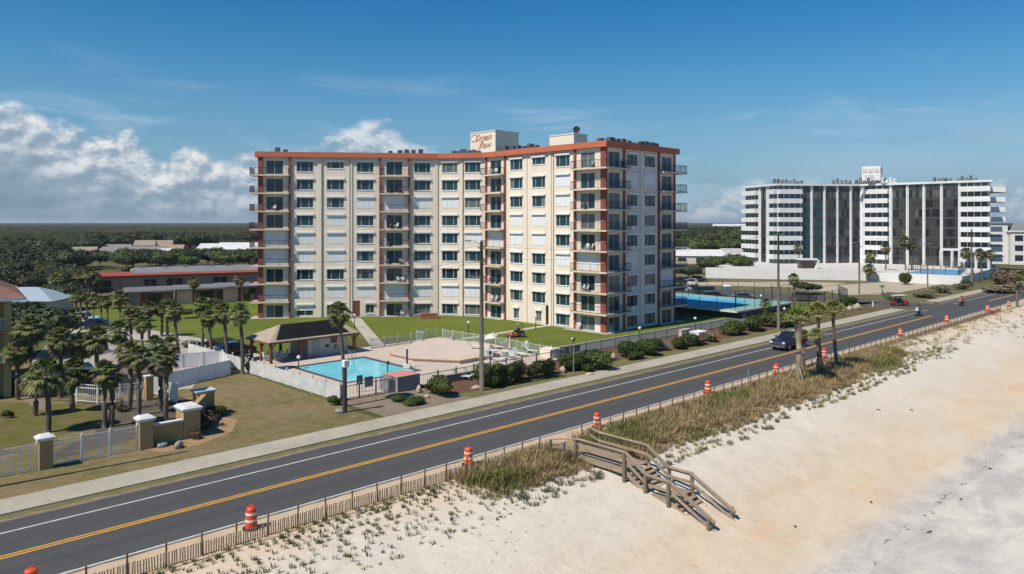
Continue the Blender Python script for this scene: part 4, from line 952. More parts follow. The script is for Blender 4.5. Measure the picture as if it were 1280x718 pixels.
# off-frame street pole at the left, its shadow falls across the verge
upole(-27, 613.3, 14.5, .16, 'utility pole beside the verge left of the fence', [])
# ================================================================ drums, sand fence, stairs
Mor = mat('orange drum plastic', (.72, .085, .02), (.62, .075, .025), 2, .45, rnd=.12); Mrefl = mat('white reflective band', (.75, .72, .68), (.6, .58, .55), 2, .4)
DR = thing('traffic_drum', G(314, 661), 'x', 'traffic drum', 'orange traffic drums along the road edge')
b = MB(); prof = [(0, .30), (.05, .30), (.05, .27), (.3, .265), (.3, .255), (.55, .25), (.55, .24), (.78, .235), (.78, .225), (.93, .22), (.97, .19), (1.0, .1)]
b.tube([(0,0,z) for z, r in prof], [r for z, r in prof], 20); b.build('barrel', Mor, DR, smooth=False)
for z in (.36, .66):
    b = MB(); rr = .27-(.045)*z; b.tube([(0,0,z), (0,0,z+.10)], [rr+.012, rr+.006], 20); b.build('stripe', Mrefl, DR)
b = MB(); b.tube([(0,0,0), (0,0,.06)], .38, 20); b.build('base', Mblack, DR)
b = MB(); b.bar((-.1,0,1.0), (-.1,0,1.08), .03); b.bar((.1,0,1.0), (.1,0,1.08), .03); b.bar((-.1,0,1.08), (.1,0,1.08), .03); b.build('handle', Mor, DR)
dl = [(314, 661, 'orange and white drum beside the road at lower left, on the sand shoulder'), (39, 744, 'orange drum cut by the lower edge at the left corner'), (585.5, 581, 'orange and white drum at the road edge left of the boardwalk'),
      (746.5, 534.5, 'orange and white drum just behind the boardwalk entrance'), (885, 491.5, 'orange and white drum at the road edge left of the slim marker post'), (970.5, 468.5, 'orange and white drum left of the transplanted palms'),
      (1030.5, 448, 'orange drum half hidden between the transplanted palms'), (1125.5, 420.5, 'orange and white drum at the road edge below the motorcycle'), (1183.5, 403, 'orange and white drum, second from right beyond the sand fence'),
      (1234.5, 389.5, 'orange drum beside the fallen barrier at far right'), (1261, 383.5, 'orange drum farthest along the road near the right edge')]
for i, (x, y, lb) in enumerate(dl):
    if i == 0: DR.location = G(x, y); DR['label'] = lb; DR.scale = (1.08,)*3
    else: dup(DR, G(x, y), random.uniform(0, 3), lb, None, 1.08)
t = dup(DR, G(1240, 393.5), 1.0, 'fallen orange drum lying on the dune at far right', None, 1.0); t.rotation_euler = (0, rad(70), .8); t.location.z = .35
Mslat = mat('sand fence slats', (.52, .38, .25), (.42, .30, .19), .8, .9, world=True, fine=.3); Mfp = mat('fence post timber', (.16, .095, .05), (.11, .07, .04), 1, .9)
def sandfence(s0, s1, label):
    t = thing('sand_fence', R(s0, -33.9), label, 'fence'); n = round((s1-s0)/1.55)
    for i in range(n+1):
        s = s0+(s1-s0)*i/n; z = hb(s, -33.9); b = MB(); ln = random.uniform(-.04, .04); hh = random.uniform(.98, 1.1)
        b.tube([R(s, -33.9, z-.05), R(s+ln, -33.9+ln*.5, z+hh)], [.05, .042], 6); b.build('post', Mfp, t, world=True)
    b = MB(); n = int((s1-s0)/.115)
    for i in range(n):
        s = s0+.05+i*.115; z = hb(s, -33.82); sag = .07*abs(math.sin((s-s0)/1.55*math.pi)); a = random.uniform(-.03, .03)
        zt = z+.66+random.uniform(-.03, .03)-sag*.3; b.hexa([R(s-.025, -33.82, z-.02), R(s+.025, -33.82, z-.02), R(s+.025, -33.835, z-.02), R(s-.025, -33.835, z-.02), R(s+a-.025, -33.82+a*.4, zt), R(s+a+.025, -33.82+a*.4, zt), R(s+a+.025, -33.835+a*.4, zt), R(s+a-.025, -33.835+a*.4, zt)])
    b.build('slats', Mslat, t, world=True)
    b = MB()
    for zz in (.18, .42, .6):
        n = int((s1-s0)/1.55)
        for i in range(n): sA, sB = s0+(s1-s0)*i/n, s0+(s1-s0)*(i+1)/n; b.bar(R(sA, -33.85, hb(sA, -33.85)+zz), R(sB, -33.85, hb(sB, -33.85)+zz), .006)
    b.build('wire', Mdkgrey, t, world=True)
sandfence(-2.5, 34.8, 'wooden slat sand fence between road and dune, left of the boardwalk'); sandfence(39.0, 146, 'wooden slat sand fence between road and dune, right of the boardwalk')
# ---- boardwalk stairs
SW = thing('beach_stairs', R(35.8, -31.5, 0), 'weathered timber boardwalk and stairs from the road down to the beach', 'boardwalk', None, TH)
# local x along the road 0..2, local y = -(d+31.5): towards the beach is -y
X0, X1 = 0.0, 2.15
path = [(2.6, .12), (0, .12), (-3.85, .12), (-5.4, -.86), (-7.0, -.86), (-9.9, -2.35)]
def toe(y): return y
for x in (X0, X1):
    b = MB()
    for i in range(1, len(path)-1):
        (ya, za), (yb, zb) = path[i], path[i+1]
        for hh, w, t_ in ((1.06, .26, .05), (.98, .05, .17), (.5, .05, .17)): b.bar((x, ya, za+hh), (x, yb, zb+hh), w, t_)
    b.build('handrail', Mwood, SW)
    for y, z in ((0, .12), (-3.85, .12), (-5.4, -.86), (-7.0, -.86), (-9.6, -2.15)):
        g_ = hb(*SD(Matrix.Translation(SW.location) @ Matrix.Rotation(TH, 4, 'Z') @ Vector((x, y, 0)))); b = MB(); xo = x+(.14 if x > 1 else -.14); b.tube([(xo, y, g_-.3), (xo, y, z+1.02)], .12, 10); b.build('post', Mwood2, SW)
    b = MB()
    for i in range(1, len(path)-1):
        (ya, za), (yb, zb) = path[i], path[i+1]; b.bar((x, ya, za-.14), (x, yb, zb-.14), .06, .26)
    b.build('stringer', Mwood, SW)
b = MB(); y = 2.6
while y > -3.85: b.box(X0+.05, X1-.05, y-.13, y, .07, .12); y -= .145
b.build('decking', Mwood, SW); b = MB(); y = -5.35
while y > -7.0: b.box(X0+.05, X1-.05, y-.13, y, -.91, -.86); y -= .145
b.build('decking', Mwood, SW)
for (ya, za, yb, zb, n) in ((-3.85, .12, -5.4, -.86, 5), (-7.0, -.86, -9.9, -2.35, 8)):
    for i in range(1, n+1):
        t_ = i/(n+.5); y, z = ya+(yb-ya)*t_, za+(zb-za)*t_; b = MB(); b.box(X0+.05, X1-.05, y-.15, y+.13, z-.05, z); b.build('tread', Mwood, SW)
b = MB(); b.bar((X0, -1.8, .04), (X0, -1.8, -.6), .12)
for x in (X0, X1):
    b = MB(); b.bar((x, 0, 1.18), (x+.9 if x > 1 else x-.9, 1.5, 1.0), .2, .05); b.bar((x, 0, .62), (x+.9 if x > 1 else x-.9, 1.5, .5), .05, .16); b.build('wing_rail', Mwood, SW)
    b = MB(); b.tube([((x+.9 if x > 1 else x-.9), 1.5, -.2), ((x+.9 if x > 1 else x-.9), 1.5, 1.0)], .1, 8); b.build('post', Mwood2, SW)
t = thing('info_sign', G(705, 577), 'blue grey information sign on a post at the boardwalk entrance', 'sign', None, TH+.5); b = MB(); b.box(-.28, .28, -.02, .02, .55, 1.2); b.build('panel', mat('sign back', (.26, .31, .36), None, 2, .5), t); b = MB(); b.bar((0, .04, -.1), (0, .04, 1.2), .07); b.build('post', Mwood2, t)
t = thing('marker_post', G(935.5, 489), 'slim grey road marker post behind the drum by the sand fence', 'post'); b = MB(); b.bar((0,0,0), (0,0,1.9), .05); b.build('post', Mgrey, t); b = MB(); b.box(-.03, .03, -.2, .2, 1.4, 1.9); b.build('plate', Mgrey, t)
t = thing('dune_post', G(1271.5, 384), 'thick grey timber post on the dune at the right edge', 'post'); b = MB(); b.tube([(0,0,-.3), (0,0,2.9)], .22, 10); b.build('post', Mpole, t)
# street sign
t = thing('street_sign', G(1102.7, 381), 'street name sign with green blades and a small board at the side street corner', 'sign', None, TH)
b = MB(); b.tube([(0,0,0), (0,0,3.3)], .05, 8); b.build('post', Mgrey, t)
Mgs = mat('green sign', (.03, .22, .12), None, 3, .5)
b = MB(); b.box(-.55, .55, -.015, .015, 3.05, 3.28); b.build('blade', Mgs, t); b = MB(); b.box(-.015, .015, -.5, .5, 3.3, 3.52); b.build('blade', Mgs, t); b = MB(); b.box(-.25, .25, -.06, -.03, 1.9, 2.55); b.build('board', Mgrey, t)
t = thing('marker_post', G(1091, 383.5), 'short white marker post on the grass left of the street sign', 'post'); b = MB(); b.bar((0,0,0), (0,0,.95), .18); b.build('post', Mwhite, t); b = MB(); b.box(-.1, .1, -.1, .1, .75, .8); b.build('band', Mgrey, t)
# ================================================================ plants
RP = random.Random(5)
def leafmat(name, c1, c2, rnd=.5, trans=.0):
    m, nt, b = nodes(name); v = N(nt, 'ShaderNodeTexCoord').outputs['Object']
    n1 = noise_(nt, v, .9, 3, .6); n2 = noise_(nt, v, 7, 2, .6)
    c = mix(nt, ramp(nt, n1, [(.38, (0,0,0)), (.62, (1,1,1))]), c1, c2); c = mix(nt, .4, c, ramp(nt, n2, [(.3, (.5,.5,.5)), (.7, (1.3,1.3,1.3))]), 'MULTIPLY')
    o = N(nt, 'ShaderNodeObjectInfo').outputs['Random']
    hs = N(nt, 'ShaderNodeHueSaturation'); L(nt, c, hs.inputs['Color']); L(nt, math_(nt, 'MULTIPLY_ADD', o, rnd, 1-rnd/2), hs.inputs['Value']); L(nt, math_(nt, 'MULTIPLY_ADD', o, .05, .475), hs.inputs['Hue'])
    L(nt, hs.outputs[0], b.inputs['Base Color']); b.inputs['Roughness'].default_value = .6; b.inputs['Specular IOR Level'].default_value = .25
    MATS[name] = m; return m
Mpalm = leafmat('palm frond', (.09, .12, .03), (.16, .17, .055), .3); Mpalmy = leafmat('yellowing palm frond', (.22, .19, .075), (.16, .16, .06), .2); Mpalmd = leafmat('dead palm frond', (.21, .15, .09), (.13, .09, .055), .2)
Mpalmt = leafmat('young palm frond', (.27, .25, .07), (.14, .17, .035), .2)
def palm_crown(seed, n=44, Rr=1.6, up=1.0, dead=.3, upright=False, blade=17):
    r = random.Random(seed); b = MB()
    for i in range(n):
        t = (i+.5)/n; az = i*2.39996+r.uniform(-.3, .3)
        el = rad(88-t*166+r.uniform(-10, 10)) if not upright else rad(85-t*95+r.uniform(-10, 10))
        mi = 0
        if t > 1-dead*.6 and r.random() < .75: mi = 2
        elif t > .55 and r.random() < .35: mi = 1
        elif r.random() < .12: mi = 1
        D = Vector((math.cos(el)*math.cos(az), math.cos(el)*math.sin(az), math.sin(el))); S = Vector((-math.sin(az), math.cos(az), 0)); U = D.cross(S)*-1
        if U.z < 0: U = -U
        pl = Rr*r.uniform(.38, .55); fl = Rr*r.uniform(.44, .62)*(.85 if mi == 2 else 1)
        c = D*pl; w = .02; b.face([-S*w, S*w, c+S*w, c-S*w], mi)
        nb = blade
        for k in range(nb):
            a = rad(-78+156*k/(nb-1)+r.uniform(-4, 4)); d = (D*math.cos(a)+S*math.sin(a)).normalized(); q = d.cross(U).normalized()*(.026+.018*math.cos(a))*Rr
            ln = fl*(.72+.28*math.cos(a))*r.uniform(.85, 1.1); drop = Vector((0, 0, -1))
            fold = U*abs(math.sin(a))*.18*ln
            m1 = c+d*ln*.55+fold*.6+drop*.05*ln; m2 = c+d*ln*.92+fold*.5+drop*(.30+.12*r.random())*ln
            b.face([c-q*.35, c+q*.35, m1+q, m1-q], mi); b.face([m1-q, m1+q, m2+q*.15, m2-q*.15], mi)
    if not upright or True:
        b.ball((0, 0, -.12*Rr), (.24*Rr, .24*Rr, .3*Rr), 8, 6, 2)
    return b
crowns = []
for i in range(6):
    me_b = palm_crown(100+i, n=48+5*(i % 3), Rr=1.0, dead=.35+.15*(i % 3)); crowns.append(me_b)
crown_mesh = []
def mesh_of(b, name, mats):
    me = bpy.data.meshes.new(name); me.from_pydata(b.v, [], b.f)
    for m in mats: me.materials.append(m)
    me.polygons.foreach_set('material_index', b.m); me.update(); return me
for b_ in crowns: crown_mesh.append(mesh_of(b_, 'crown', [Mpalm, Mpalmy, Mpalmd]))
young_mesh = [mesh_of(palm_crown(200+i, n=34, Rr=1.0, dead=.1, upright=True, blade=10), 'crown', [Mpalmt, Mpalmt, Mpalmd]) for i in range(3)]
def trunk_mb(base, top, r0, r1, r=random, boots=False):
    b = MB(); n = 9; pts = []; rs = []
    bx, by = r.uniform(-.12, .12), r.uniform(-.12, .12)
    for i in range(n+1):
        t = i/n; p = Vector(base).lerp(Vector(top), t)+Vector((bx, by, 0))*math.sin(t*math.pi); pts.append(p); w = r0+(r1-r0)*t
        if boots and t > .72: w *= 1.5
        rs.append(w*(1+.07*(-1)**i))
    b.tube(pts, rs, 10)
    if True:                                          # old leaf bases below the crown
        top = Vector(top)
        for k in range(16 if not boots else 40):
            a = k*2.4; z = top.z-.1-.05*k*(1 if not boots else .6); p = Vector((top.x, top.y, z)); d = Vector((math.cos(a), math.sin(a), .9)).normalized()
            b.bar(p+Vector((d.x, d.y, 0))*r1*.8, p+d*(r1*1.6+.12), .07, .03)
    return b
def palm(x, y, cy, Rr, label, group=None, cx=None, young=False, mtr=None, r0=.2, h0=0.0, i=[0], name='palm_tree', braces=False):
    p = G(x, y, h0); Rr *= .9; z = p.y; top = h=CH-(cy-HY)*z/F; cx = x if cx is None else cx
    t = thing(name, p, label, 'palm tree', group)
    dx = (cx-x)/F*z; hz = top-h0
    mb = trunk_mb((0,0,-.15), (dx, 0, hz-.05), r0, r0*.78, RP, boots=young and r0 > .22); mb.build('trunk', mtr or Mbark, t, smooth=True)
    me = (young_mesh if young else crown_mesh)[i[0] % (3 if young else 6)]; i[0] += 1
    c = bpy.data.objects.new('crown', me); COL.objects.link(c); c.parent = t; c.location = (dx, 0, hz); c.scale = (Rr*RP.uniform(.94, 1.06), Rr*RP.uniform(.94, 1.06), Rr*RP.uniform(.9, 1.05)); c.rotation_euler = (RP.uniform(-.12, .12), RP.uniform(-.12, .12), RP.uniform(0, 6.3))
    if braces:
        for a in (.6, 2.7, 4.8):
            b = MB(); g_ = hb(*SD((p.x+1.3*math.cos(a), p.y+1.3*math.sin(a)))); b.bar((1.3*math.cos(a), 1.3*math.sin(a), g_-h0-.05), (.2*math.cos(a), .2*math.sin(a), 1.6), .07); b.build('brace', mat('pale lumber', (.5, .40, .28), None, 2, .8), t)
    return t
tree_later = []
# the garden cluster at the left
palm(60.5, 541, 470, 1.75, 'big shaggy cabbage palm with a bare dark trunk behind the first tan pillar', cx=58)
for x, y, cy, r, lb in ((43, 520, 477, 1.35, 'low cabbage palm crown hugging the left side of the big shaggy palm'), (92, 515, 465, 1.5, 'cabbage palm right of the big shaggy palm, crown touching it'), (22, 500, 440, 1.5, 'cabbage palm in front of the yellow house balconies'),
      (38, 497, 410, 1.7, 'tall cabbage palm beside the yellow house, crown before its wall'), (75, 498, 425, 1.7, 'tall cabbage palm with wide crown between the yellow house and the court'), (103, 492, 432, 1.6, 'cabbage palm whose crown stands in the middle of the garden clump'),
      (121, 494, 423, 1.6, 'cabbage palm with grey hanging skirt in the middle of the garden clump'), (131, 535, 465, 1.35, 'left palm of a close pair behind the street fence'), (138, 534, 470, 1.2, 'right palm of a close pair behind the street fence'),
      (161.5, 512, 440, 1.4, 'slender tall palm, left one of two bare trunks by the courtyard'), (173.5, 520, 446, 1.35, 'slender tall palm, right one of two bare trunks by the courtyard'), (148, 480, 415, 1.5, 'tall cabbage palm behind the two bare-trunked palms'),
      (200, 514, 455, 1.25, 'left palm of the pair behind the low tan wall'), (207, 525, 450, 1.35, 'right palm of the pair behind the low tan wall'), (193, 480, 432, 1.4, 'round cabbage palm crown over the courtyard kiosk'), (212, 472, 432, 1.35, 'cabbage palm crown over the left end of the vinyl fence')):
    palm(x, y, cy, r, lb)
for i, (x, y, cy, r) in enumerate(((94.5, 412, 371, 1.15), (101, 414, 370, 1.1), (109, 407, 373, 1.1), (118, 408, 374, 1.15), (126.6, 408, 375, 1.1), (133, 409, 377, 1.2))):
    palm(x, y, cy, r, 'slim cabbage palm in the row of six before the long low building', 'row of six palms before the long low building', r0=.15)
for x, y, cy, r, lb in ((186, 422, 386, 1.35, 'leftmost palm of the row behind the service yard fence'), (202, 421, 388, 1.2, 'second palm of the row behind the service yard, beside a close companion'), (209.5, 421, 390, 1.2, 'palm close beside the second one in the row behind the service yard'),
      (224, 444, 389, 1.45, 'leaning palm in the row behind the service yard'), (253.5, 444, 382, 1.6, 'tallest palm above the corner of the white service yard'), (267, 450, 397, 1.3, 'lower palm just right of the tallest service yard palm'),
      (284.6, 454, 390, 1.55, 'dark full palm behind the right end of the service yard fence'), (303, 468, 392, 1.45, 'palm with swollen trunk top beside the long white pool fence'), (150, 412, 372, 1.6, 'bushy palm in front of the left annex of the long low building'), (163, 440, 398, 1.5, 'cabbage palm between the row of six and the service yard row'), (178, 445, 404, 1.4, 'shorter cabbage palm left of the service yard row')):
    palm(x, y, cy, r, lb, cx={224: 218, 267: 261, 284.6: 279, 303: 299}.get(x, x))
for x, y, cy, lb in ((101, 374, 346, 'palm at the left end of the long low building, left of three'), (111, 375, 343, 'palm at the left end of the long low building, middle and tallest of three'), (120, 373, 349, 'palm at the left end of the long low building, right of three'), (70, 372, 350, 'dark palm behind the garage roof peak'), (52, 356, 334, 'dark tall palm in the trees behind the garage')): palm(x, y, cy, 1.9, lb)
for x, y, h, r_, mi, lb in ((88, 366, 4.6, 2.0, 0, 'dark tree hugging the left corner of the red roof band'), (128, 372, 2.4, 1.6, 1, 'dark bush against the long low building wall, left'), (143, 386, 2.6, 1.7, 0, 'dark bush in front of the left annex corner'), (212, 386, 2.0, 1.5, 4, 'green bush between the left and middle annexes'), (170, 402, 2.2, 1.6, 0, 'dark bush at the lawn edge behind the palms'), (232, 398, 1.6, 1.4, 4, 'low green bush on the lawn before the middle annex'), (268, 386, 1.9, 1.5, 0, 'dark bush in front of the middle annex glazing'), (255, 440, 1.3, 1.3, 0, 'low dark bush behind the corner of the service yard')): tree_later.append((x, y, h, r_, mi, lb))
palm(244, 392, 352, 1.45, 'tall slim fan palm in front of the long low building', r0=.12, cx=243); palm(306.5, 394, 349, 1.35, 'tall slim leaning fan palm near the tower foot', r0=.12, cx=300)
palm(432, 508, 391, 1.35, 'solitary tall palm rising in front of the pavilion roof', cx=423.5, r0=.17)
palm(992, 389, 349, 1.4, 'solitary palm beside the tennis court corner', r0=.17); 
palm(957, 397, 380, 1.3, 'small low palm at the back of the tennis court right corner', r0=.15)
# transplanted palms on the dune
H0 = -.12
palm(997.5, 479.5, 399, 1.8, 'thickest pale-trunked transplanted palm on the dune, with timber braces', young=True, mtr=Mbarkl, r0=.27, h0=H0, braces=True)
palm(1004, 464, 421, 1.25, 'short transplanted palm hidden behind the thick pale trunk', young=True, r0=.17)
palm(1021, 471, 420, 1.15, 'short transplanted palm left of the leaning trunk', young=True, mtr=Mbark, r0=.18, h0=H0)
palm(1028, 469, 392, 1.7, 'leaning transplanted palm with timber braces in the middle of the dune group', young=True, mtr=Mbark, r0=.2, cx=1023, h0=H0, braces=True)
palm(1047, 462.5, 389, 1.75, 'rightmost transplanted palm of the dune group, with timber braces', young=True, mtr=Mbark, r0=.2, cx=1041, h0=H0, braces=True)
# palms round the hotel
for x, y, cy, r, cx, lb in ((999, 334, 310, 1.7, 997.3, 'small palm before the left dark wing of the hotel'), (1089, 341, 319, 2.0, 1088, 'palm on the hotel deck in front of the banded middle bay'), (1086, 352, 336, 2.0, 1086, 'low bushy palm below the hotel middle bay'),
      (1107, 338, 310.5, 1.8, 1106.5, 'palm with trunk crossing the right dark wing of the hotel'), (1132, 338, 302, 2.2, 1131, 'tallest palm of the close pair before the hotel right wing'), (1140, 338, 307, 2.0, 1139, 'lower palm of the close pair before the hotel right wing'),
      (1221, 354, 316, 2.0, 1208, 'leaning palm left of the corner utility pole'), (1228, 350, 317, 2.0, 1225, 'palm with curved trunk right of the corner utility pole'), (1241, 350, 318, 1.9, 1238, 'rightmost palm at the hotel corner'), (1277, 368, 345, 1.6, 1277, 'yellowish palm at the right edge of the dune')):
    palm(x, y, cy, r, lb, cx=cx, r0=.2, h0=2.15 if y < 347 and x < 1200 else 0)
# ---- round trees and shrubs
def crown_mb(seed, n, size, blobs, flat=.8, hull=True):
    r = random.Random(seed); b = MB(); bl = []
    for i in range(blobs):
        a = r.uniform(0, 6.28); q = r.uniform(0, .62)*(0 if i == 0 else 1); bl.append((Vector((math.cos(a)*q, math.sin(a)*q, r.uniform(-.15, .35)*flat)), r.uniform(.38, .62)))
    for i in range(n):
        c, R0 = r.choice(bl); d = Vector((r.gauss(0, 1), r.gauss(0, 1), r.gauss(0, 1)+.25)).normalized()
        p = c+d*R0*r.uniform(.72, 1.08); p.z *= flat; s = size*r.uniform(.6, 1.5)
        nrm = (d+Vector((r.gauss(0, .5), r.gauss(0, .5), r.gauss(0, .5)))).normalized(); x = nrm.orthogonal().normalized(); y = nrm.cross(x); a = r.uniform(0, 6.28); x, y = x*math.cos(a)+y*math.sin(a), y*math.cos(a)-x*math.sin(a)
        b.face([p-x*s-y*s*.5, p+x*s*.2-y*s*.8, p+x*s+y*s*.3, p-x*s*.3+y*s*.7], 0)
    if hull:
        for c, R0 in bl:
            k = len(b.v); b.ball((c.x, c.y, c.z*flat), (R0*.74, R0*.74, R0*.74*flat), 10, 7, 1)
            for q in range(k, len(b.v)): v = Vector(b.v[q]); w = 1+.22*noise.noise(v*4+Vector((seed, 0, 0))); b.v[q] = tuple(v*w)
    return b
Mtl = leafmat('dark evergreen leaves', (.034, .044, .017), (.060, .068, .026), .5); Mtl2 = leafmat('mid green leaves', (.06, .085, .022), (.085, .105, .03), .4)
Msh = leafmat('glossy shrub leaves', (.035, .06, .012), (.065, .085, .018), .3); Mshd = leafmat('dry shrub leaves', (.22, .18, .11), (.12, .12, .06), .3); Mshr = leafmat('red brown shrub leaves', (.14, .08, .05), (.09, .07, .04), .2)
Mtb = mat('tree bark', (.12, .10, .08), (.08, .07, .055), 2, .95)
tree_me = [mesh_of(crown_mb(300+i, 2300, .055, 9, .78), 'crown', [Mtl, Mtl]) for i in range(4)]+[mesh_of(crown_mb(320+i, 2000, .06, 7, .85), 'crown', [Mtl2, Mtl2]) for i in range(2)]
tb = MB(); tb.tube([(0,0,-.05), (.03,0,.5), (-.02,.02,1.0)], [.045, .035, .02], 7)
for a in (0, 2.1, 4.2): tb.tube([(0,0,.45), (.25*math.cos(a), .25*math.sin(a), .95)], [.022, .01], 5)
trunk_me = mesh_of(tb, 'trunk', [Mtb])
def tree(p, rad_, h, label, group, mi, name='tree'):
    t = thing(name, p, label, 'tree', group)
    a = bpy.data.objects.new('trunk', trunk_me); COL.objects.link(a); a.parent = t; a.scale = (h*.62,)*3
    c = bpy.data.objects.new('crown', tree_me[mi]); COL.objects.link(c); c.parent = t; c.location = (0, 0, h*.60); c.scale = (rad_*1.4, rad_*1.4*RP.uniform(.85, 1.15), h*.55); c.rotation_euler = (0, 0, RP.uniform(0, 6.3)); return t
Mrw = mat('white metal roof', (.66, .66, .66), (.58, .58, .59), .5, .6); Mrg = mat('grey shingle roof', (.24, .23, .225), (.19, .185, .18), .6, .9); Mrt = mat('tan shingle roof', (.36, .27, .21), (.30, .22, .17), .6, .9)
hs_ = [(11, 338, 10, 9, 2.6, 1.6, 'teal', Mrg, 'teal walled house with grey roof at the far left'), (58, 322.5, 9, 7, 2.8, 1.5, 'w', Mrw, 'small far house with white roof left of the creek'), (83, 326, 12, 8, 2.8, 2.0, 't', Mrt, 'far house with tan roof right of the creek'), (103, 324, 11, 8, 2.8, 2.2, 't', Mrt, 'far house with brownish roof near the creek, the right one of two tan roofs'),
       (148, 320, 14, 8, 3, 2.2, 'w', Mrg, 'far house with pale grey roof left of the big grey roof'), (168, 325, 26, 9, 3, 2.4, 'w', Mrg, 'wide far house with grey roof left of the white gables'), (182, 321, 8, 9, 5, 2.2, 'w', Mrt, 'two-storey white far house between grey roofs'), (192, 326, 14, 9, 3, 2.2, 'w', Mrg, 'far house with dark grey roof right of the white gables'),
       (207.5, 330, 4, 8, 3.6, 2.0, 'w', Mrw, 'narrow white gabled far house behind the palms'), (203, 318, 9, 9, 4.4, 2.2, 'w', Mrt, 'cream far house with tan gable'), (216, 320, 10, 8, 3, 2.0, 'w', Mrt, 'far house with small brown roof half behind trees'), (266, 321, 13, 11, 2.4, 3.4, 'w', Mrw, 'white tent-like roof in the trees left of the tower'), (300, 322, 20, 10, 3.6, 2.8, 'w', Mrw, 'long white roofed hall just left of the tower'),
       (873, 329, 19, 10, 2.8, 2.2, 'w', Mrw, 'pale roofed long house nearest the tower balconies'), (851, 327, 7, 9, 3.2, 2.4, 'w', Mrw, 'white gabled house half hidden by tower balconies'), (924, 327, 17, 10, 2.8, 2.2, 'w', mat('pale grey roof', (.46, .45, .44), None, .5, .9), 'pale grey roofed house left of the hotel'), (889, 308, 18, 10, 4.4, 3, 'w', Mrt, 'far grey brown roof among trees between tower and hotel'), (912, 288.5, 60, 20, 8, 4, 'w', Mrw, 'distant white flat building near the horizon'), (867, 303, 9, 8, 5, 3, 'w', Mrw, 'small far white gable among trees right of the tower'), (1267, 298, 30, 14, 6, 3, 'w', Mrw, 'far white roof behind the white apartment block')]
for x, y, h, r_, mi, lb in tree_later: tree(G(x, y), r_*.8, h, lb, None, mi)
def blocked(x, y):
    for q in hs_:
        if abs(x-q[0]) < q[2]*.5*(q[1]-278)/15+4 and -1.5 < y-q[1] < (6 if q[1] < 330 else 9): return True
    return 66 < x < 88 and 308 < y < 324
def belt(n, x0, x1, y0, y1, lb, gr, mis=(0,1,2,3), hs=(6, 10), k=1.0):
    cnt = 0
    while cnt < n:
        x, y = RP.uniform(x0, x1), RP.uniform(y0, y1); cnt += 1
        if blocked(x, y): continue
        h = RP.uniform(*hs); tree(G(x, y), h*RP.uniform(.48, .62)*k, h, lb, gr, RP.choice(mis))
belt(34, -60, 90, 333, 352, 'dark evergreen tree in the belt behind the blue-roofed garage', 'trees behind the blue-roofed garage', hs=(5.5, 8.5))
belt(20, -40, 86, 352, 367, 'dark bushy tree between the garage and the long low building', 'dark trees behind the garage roof', hs=(4, 6))
belt(26, -80, 100, 322, 333, 'dark evergreen tree in the far belt before the creek', 'trees in the far left belt', hs=(7, 10))
belt(46, 85, 325, 330, 340, 'green tree in the hedge-like row behind the long low building', 'trees behind the long low building', mis=(0, 1, 4, 5, 4), hs=(5, 7.5))
belt(46, 85, 325, 319, 328, 'dark tree among the far houses left of the tower', 'trees among the far left houses', hs=(6, 9))
belt(44, 60, 340, 309, 318, 'small far tree beyond the houses left of the tower', 'far trees beyond the left houses', hs=(8, 11))
belt(50, 840, 950, 314, 334, 'leafy green tree in the neighbourhood between tower and hotel', 'trees between tower and hotel', mis=(0, 1, 4, 5), hs=(7, 10.5))
belt(46, 835, 960, 297, 312, 'far tree in the wooded neighbourhood between tower and hotel', 'far trees between tower and hotel', hs=(8, 12), k=1.3)
belt(20, 1235, 1330, 296, 312, 'far tree behind the white building at the right edge', 'far trees at the right edge', hs=(6, 9))
belt(5, 880, 935, 338, 343, 'low green tree in front of the pale roofed houses right of the tower', 'trees before the pale roofs', mis=(4, 5), hs=(4, 6))
for x, y, h, r_, mi, lb in ((75, 388, 5.0, 2.3, 0, 'dark tree on the grass behind the blue-roofed garage'), (22, 380, 6, 3, 0, 'dark tree behind the yellow house roof'), (38, 445, 6.2, 3.8, 1, 'large dark shrubby tree between the yellow house and the garage'), (20, 425, 5.5, 2.5, 1, 'dark tree squeezed against the yellow house wall'), (1010, 368, 2.6, 2.2, 0, 'dark low bush beside the parked brown car'),
      (860, 352, 4.5, 2.6, 0, 'dark tree beside the parked cars behind the tower balconies'), (848, 372, 3.0, 1.6, 4, 'small light green tree beside the tower at the court fence')): tree(G(x, y), r_, h, lb, None, mi)
shrub_me = [mesh_of(crown_mb(400+i, 2600, .05, 6, .9), 'shrub', [Msh, Msh]) for i in range(3)]+[mesh_of(crown_mb(410+i, 900, .07, 5, .9, False), 'shrub', [Mshd, Mshd]) for i in range(2)]+[mesh_of(crown_mb(415, 900, .07, 5, .9, False), 'shrub', [Mshr, Mshr])]
def shrub(x, y, wpx, hpx, label, mi=0, group=None, name='shrub'):
    p = G(x, y); k = p.y/F; o = bpy.data.objects.new(name, shrub_me[mi]); COL.objects.link(o); r_ = wpx*k/2*1.5; h = hpx*k*1.1
    o.location = (p.x, p.y, h*.36); o.scale = (r_, r_*RP.uniform(.75, .95), h*.74); o.rotation_euler = (0, 0, RP.uniform(0, 6.3)); return tag(o, label, 'shrub', group)
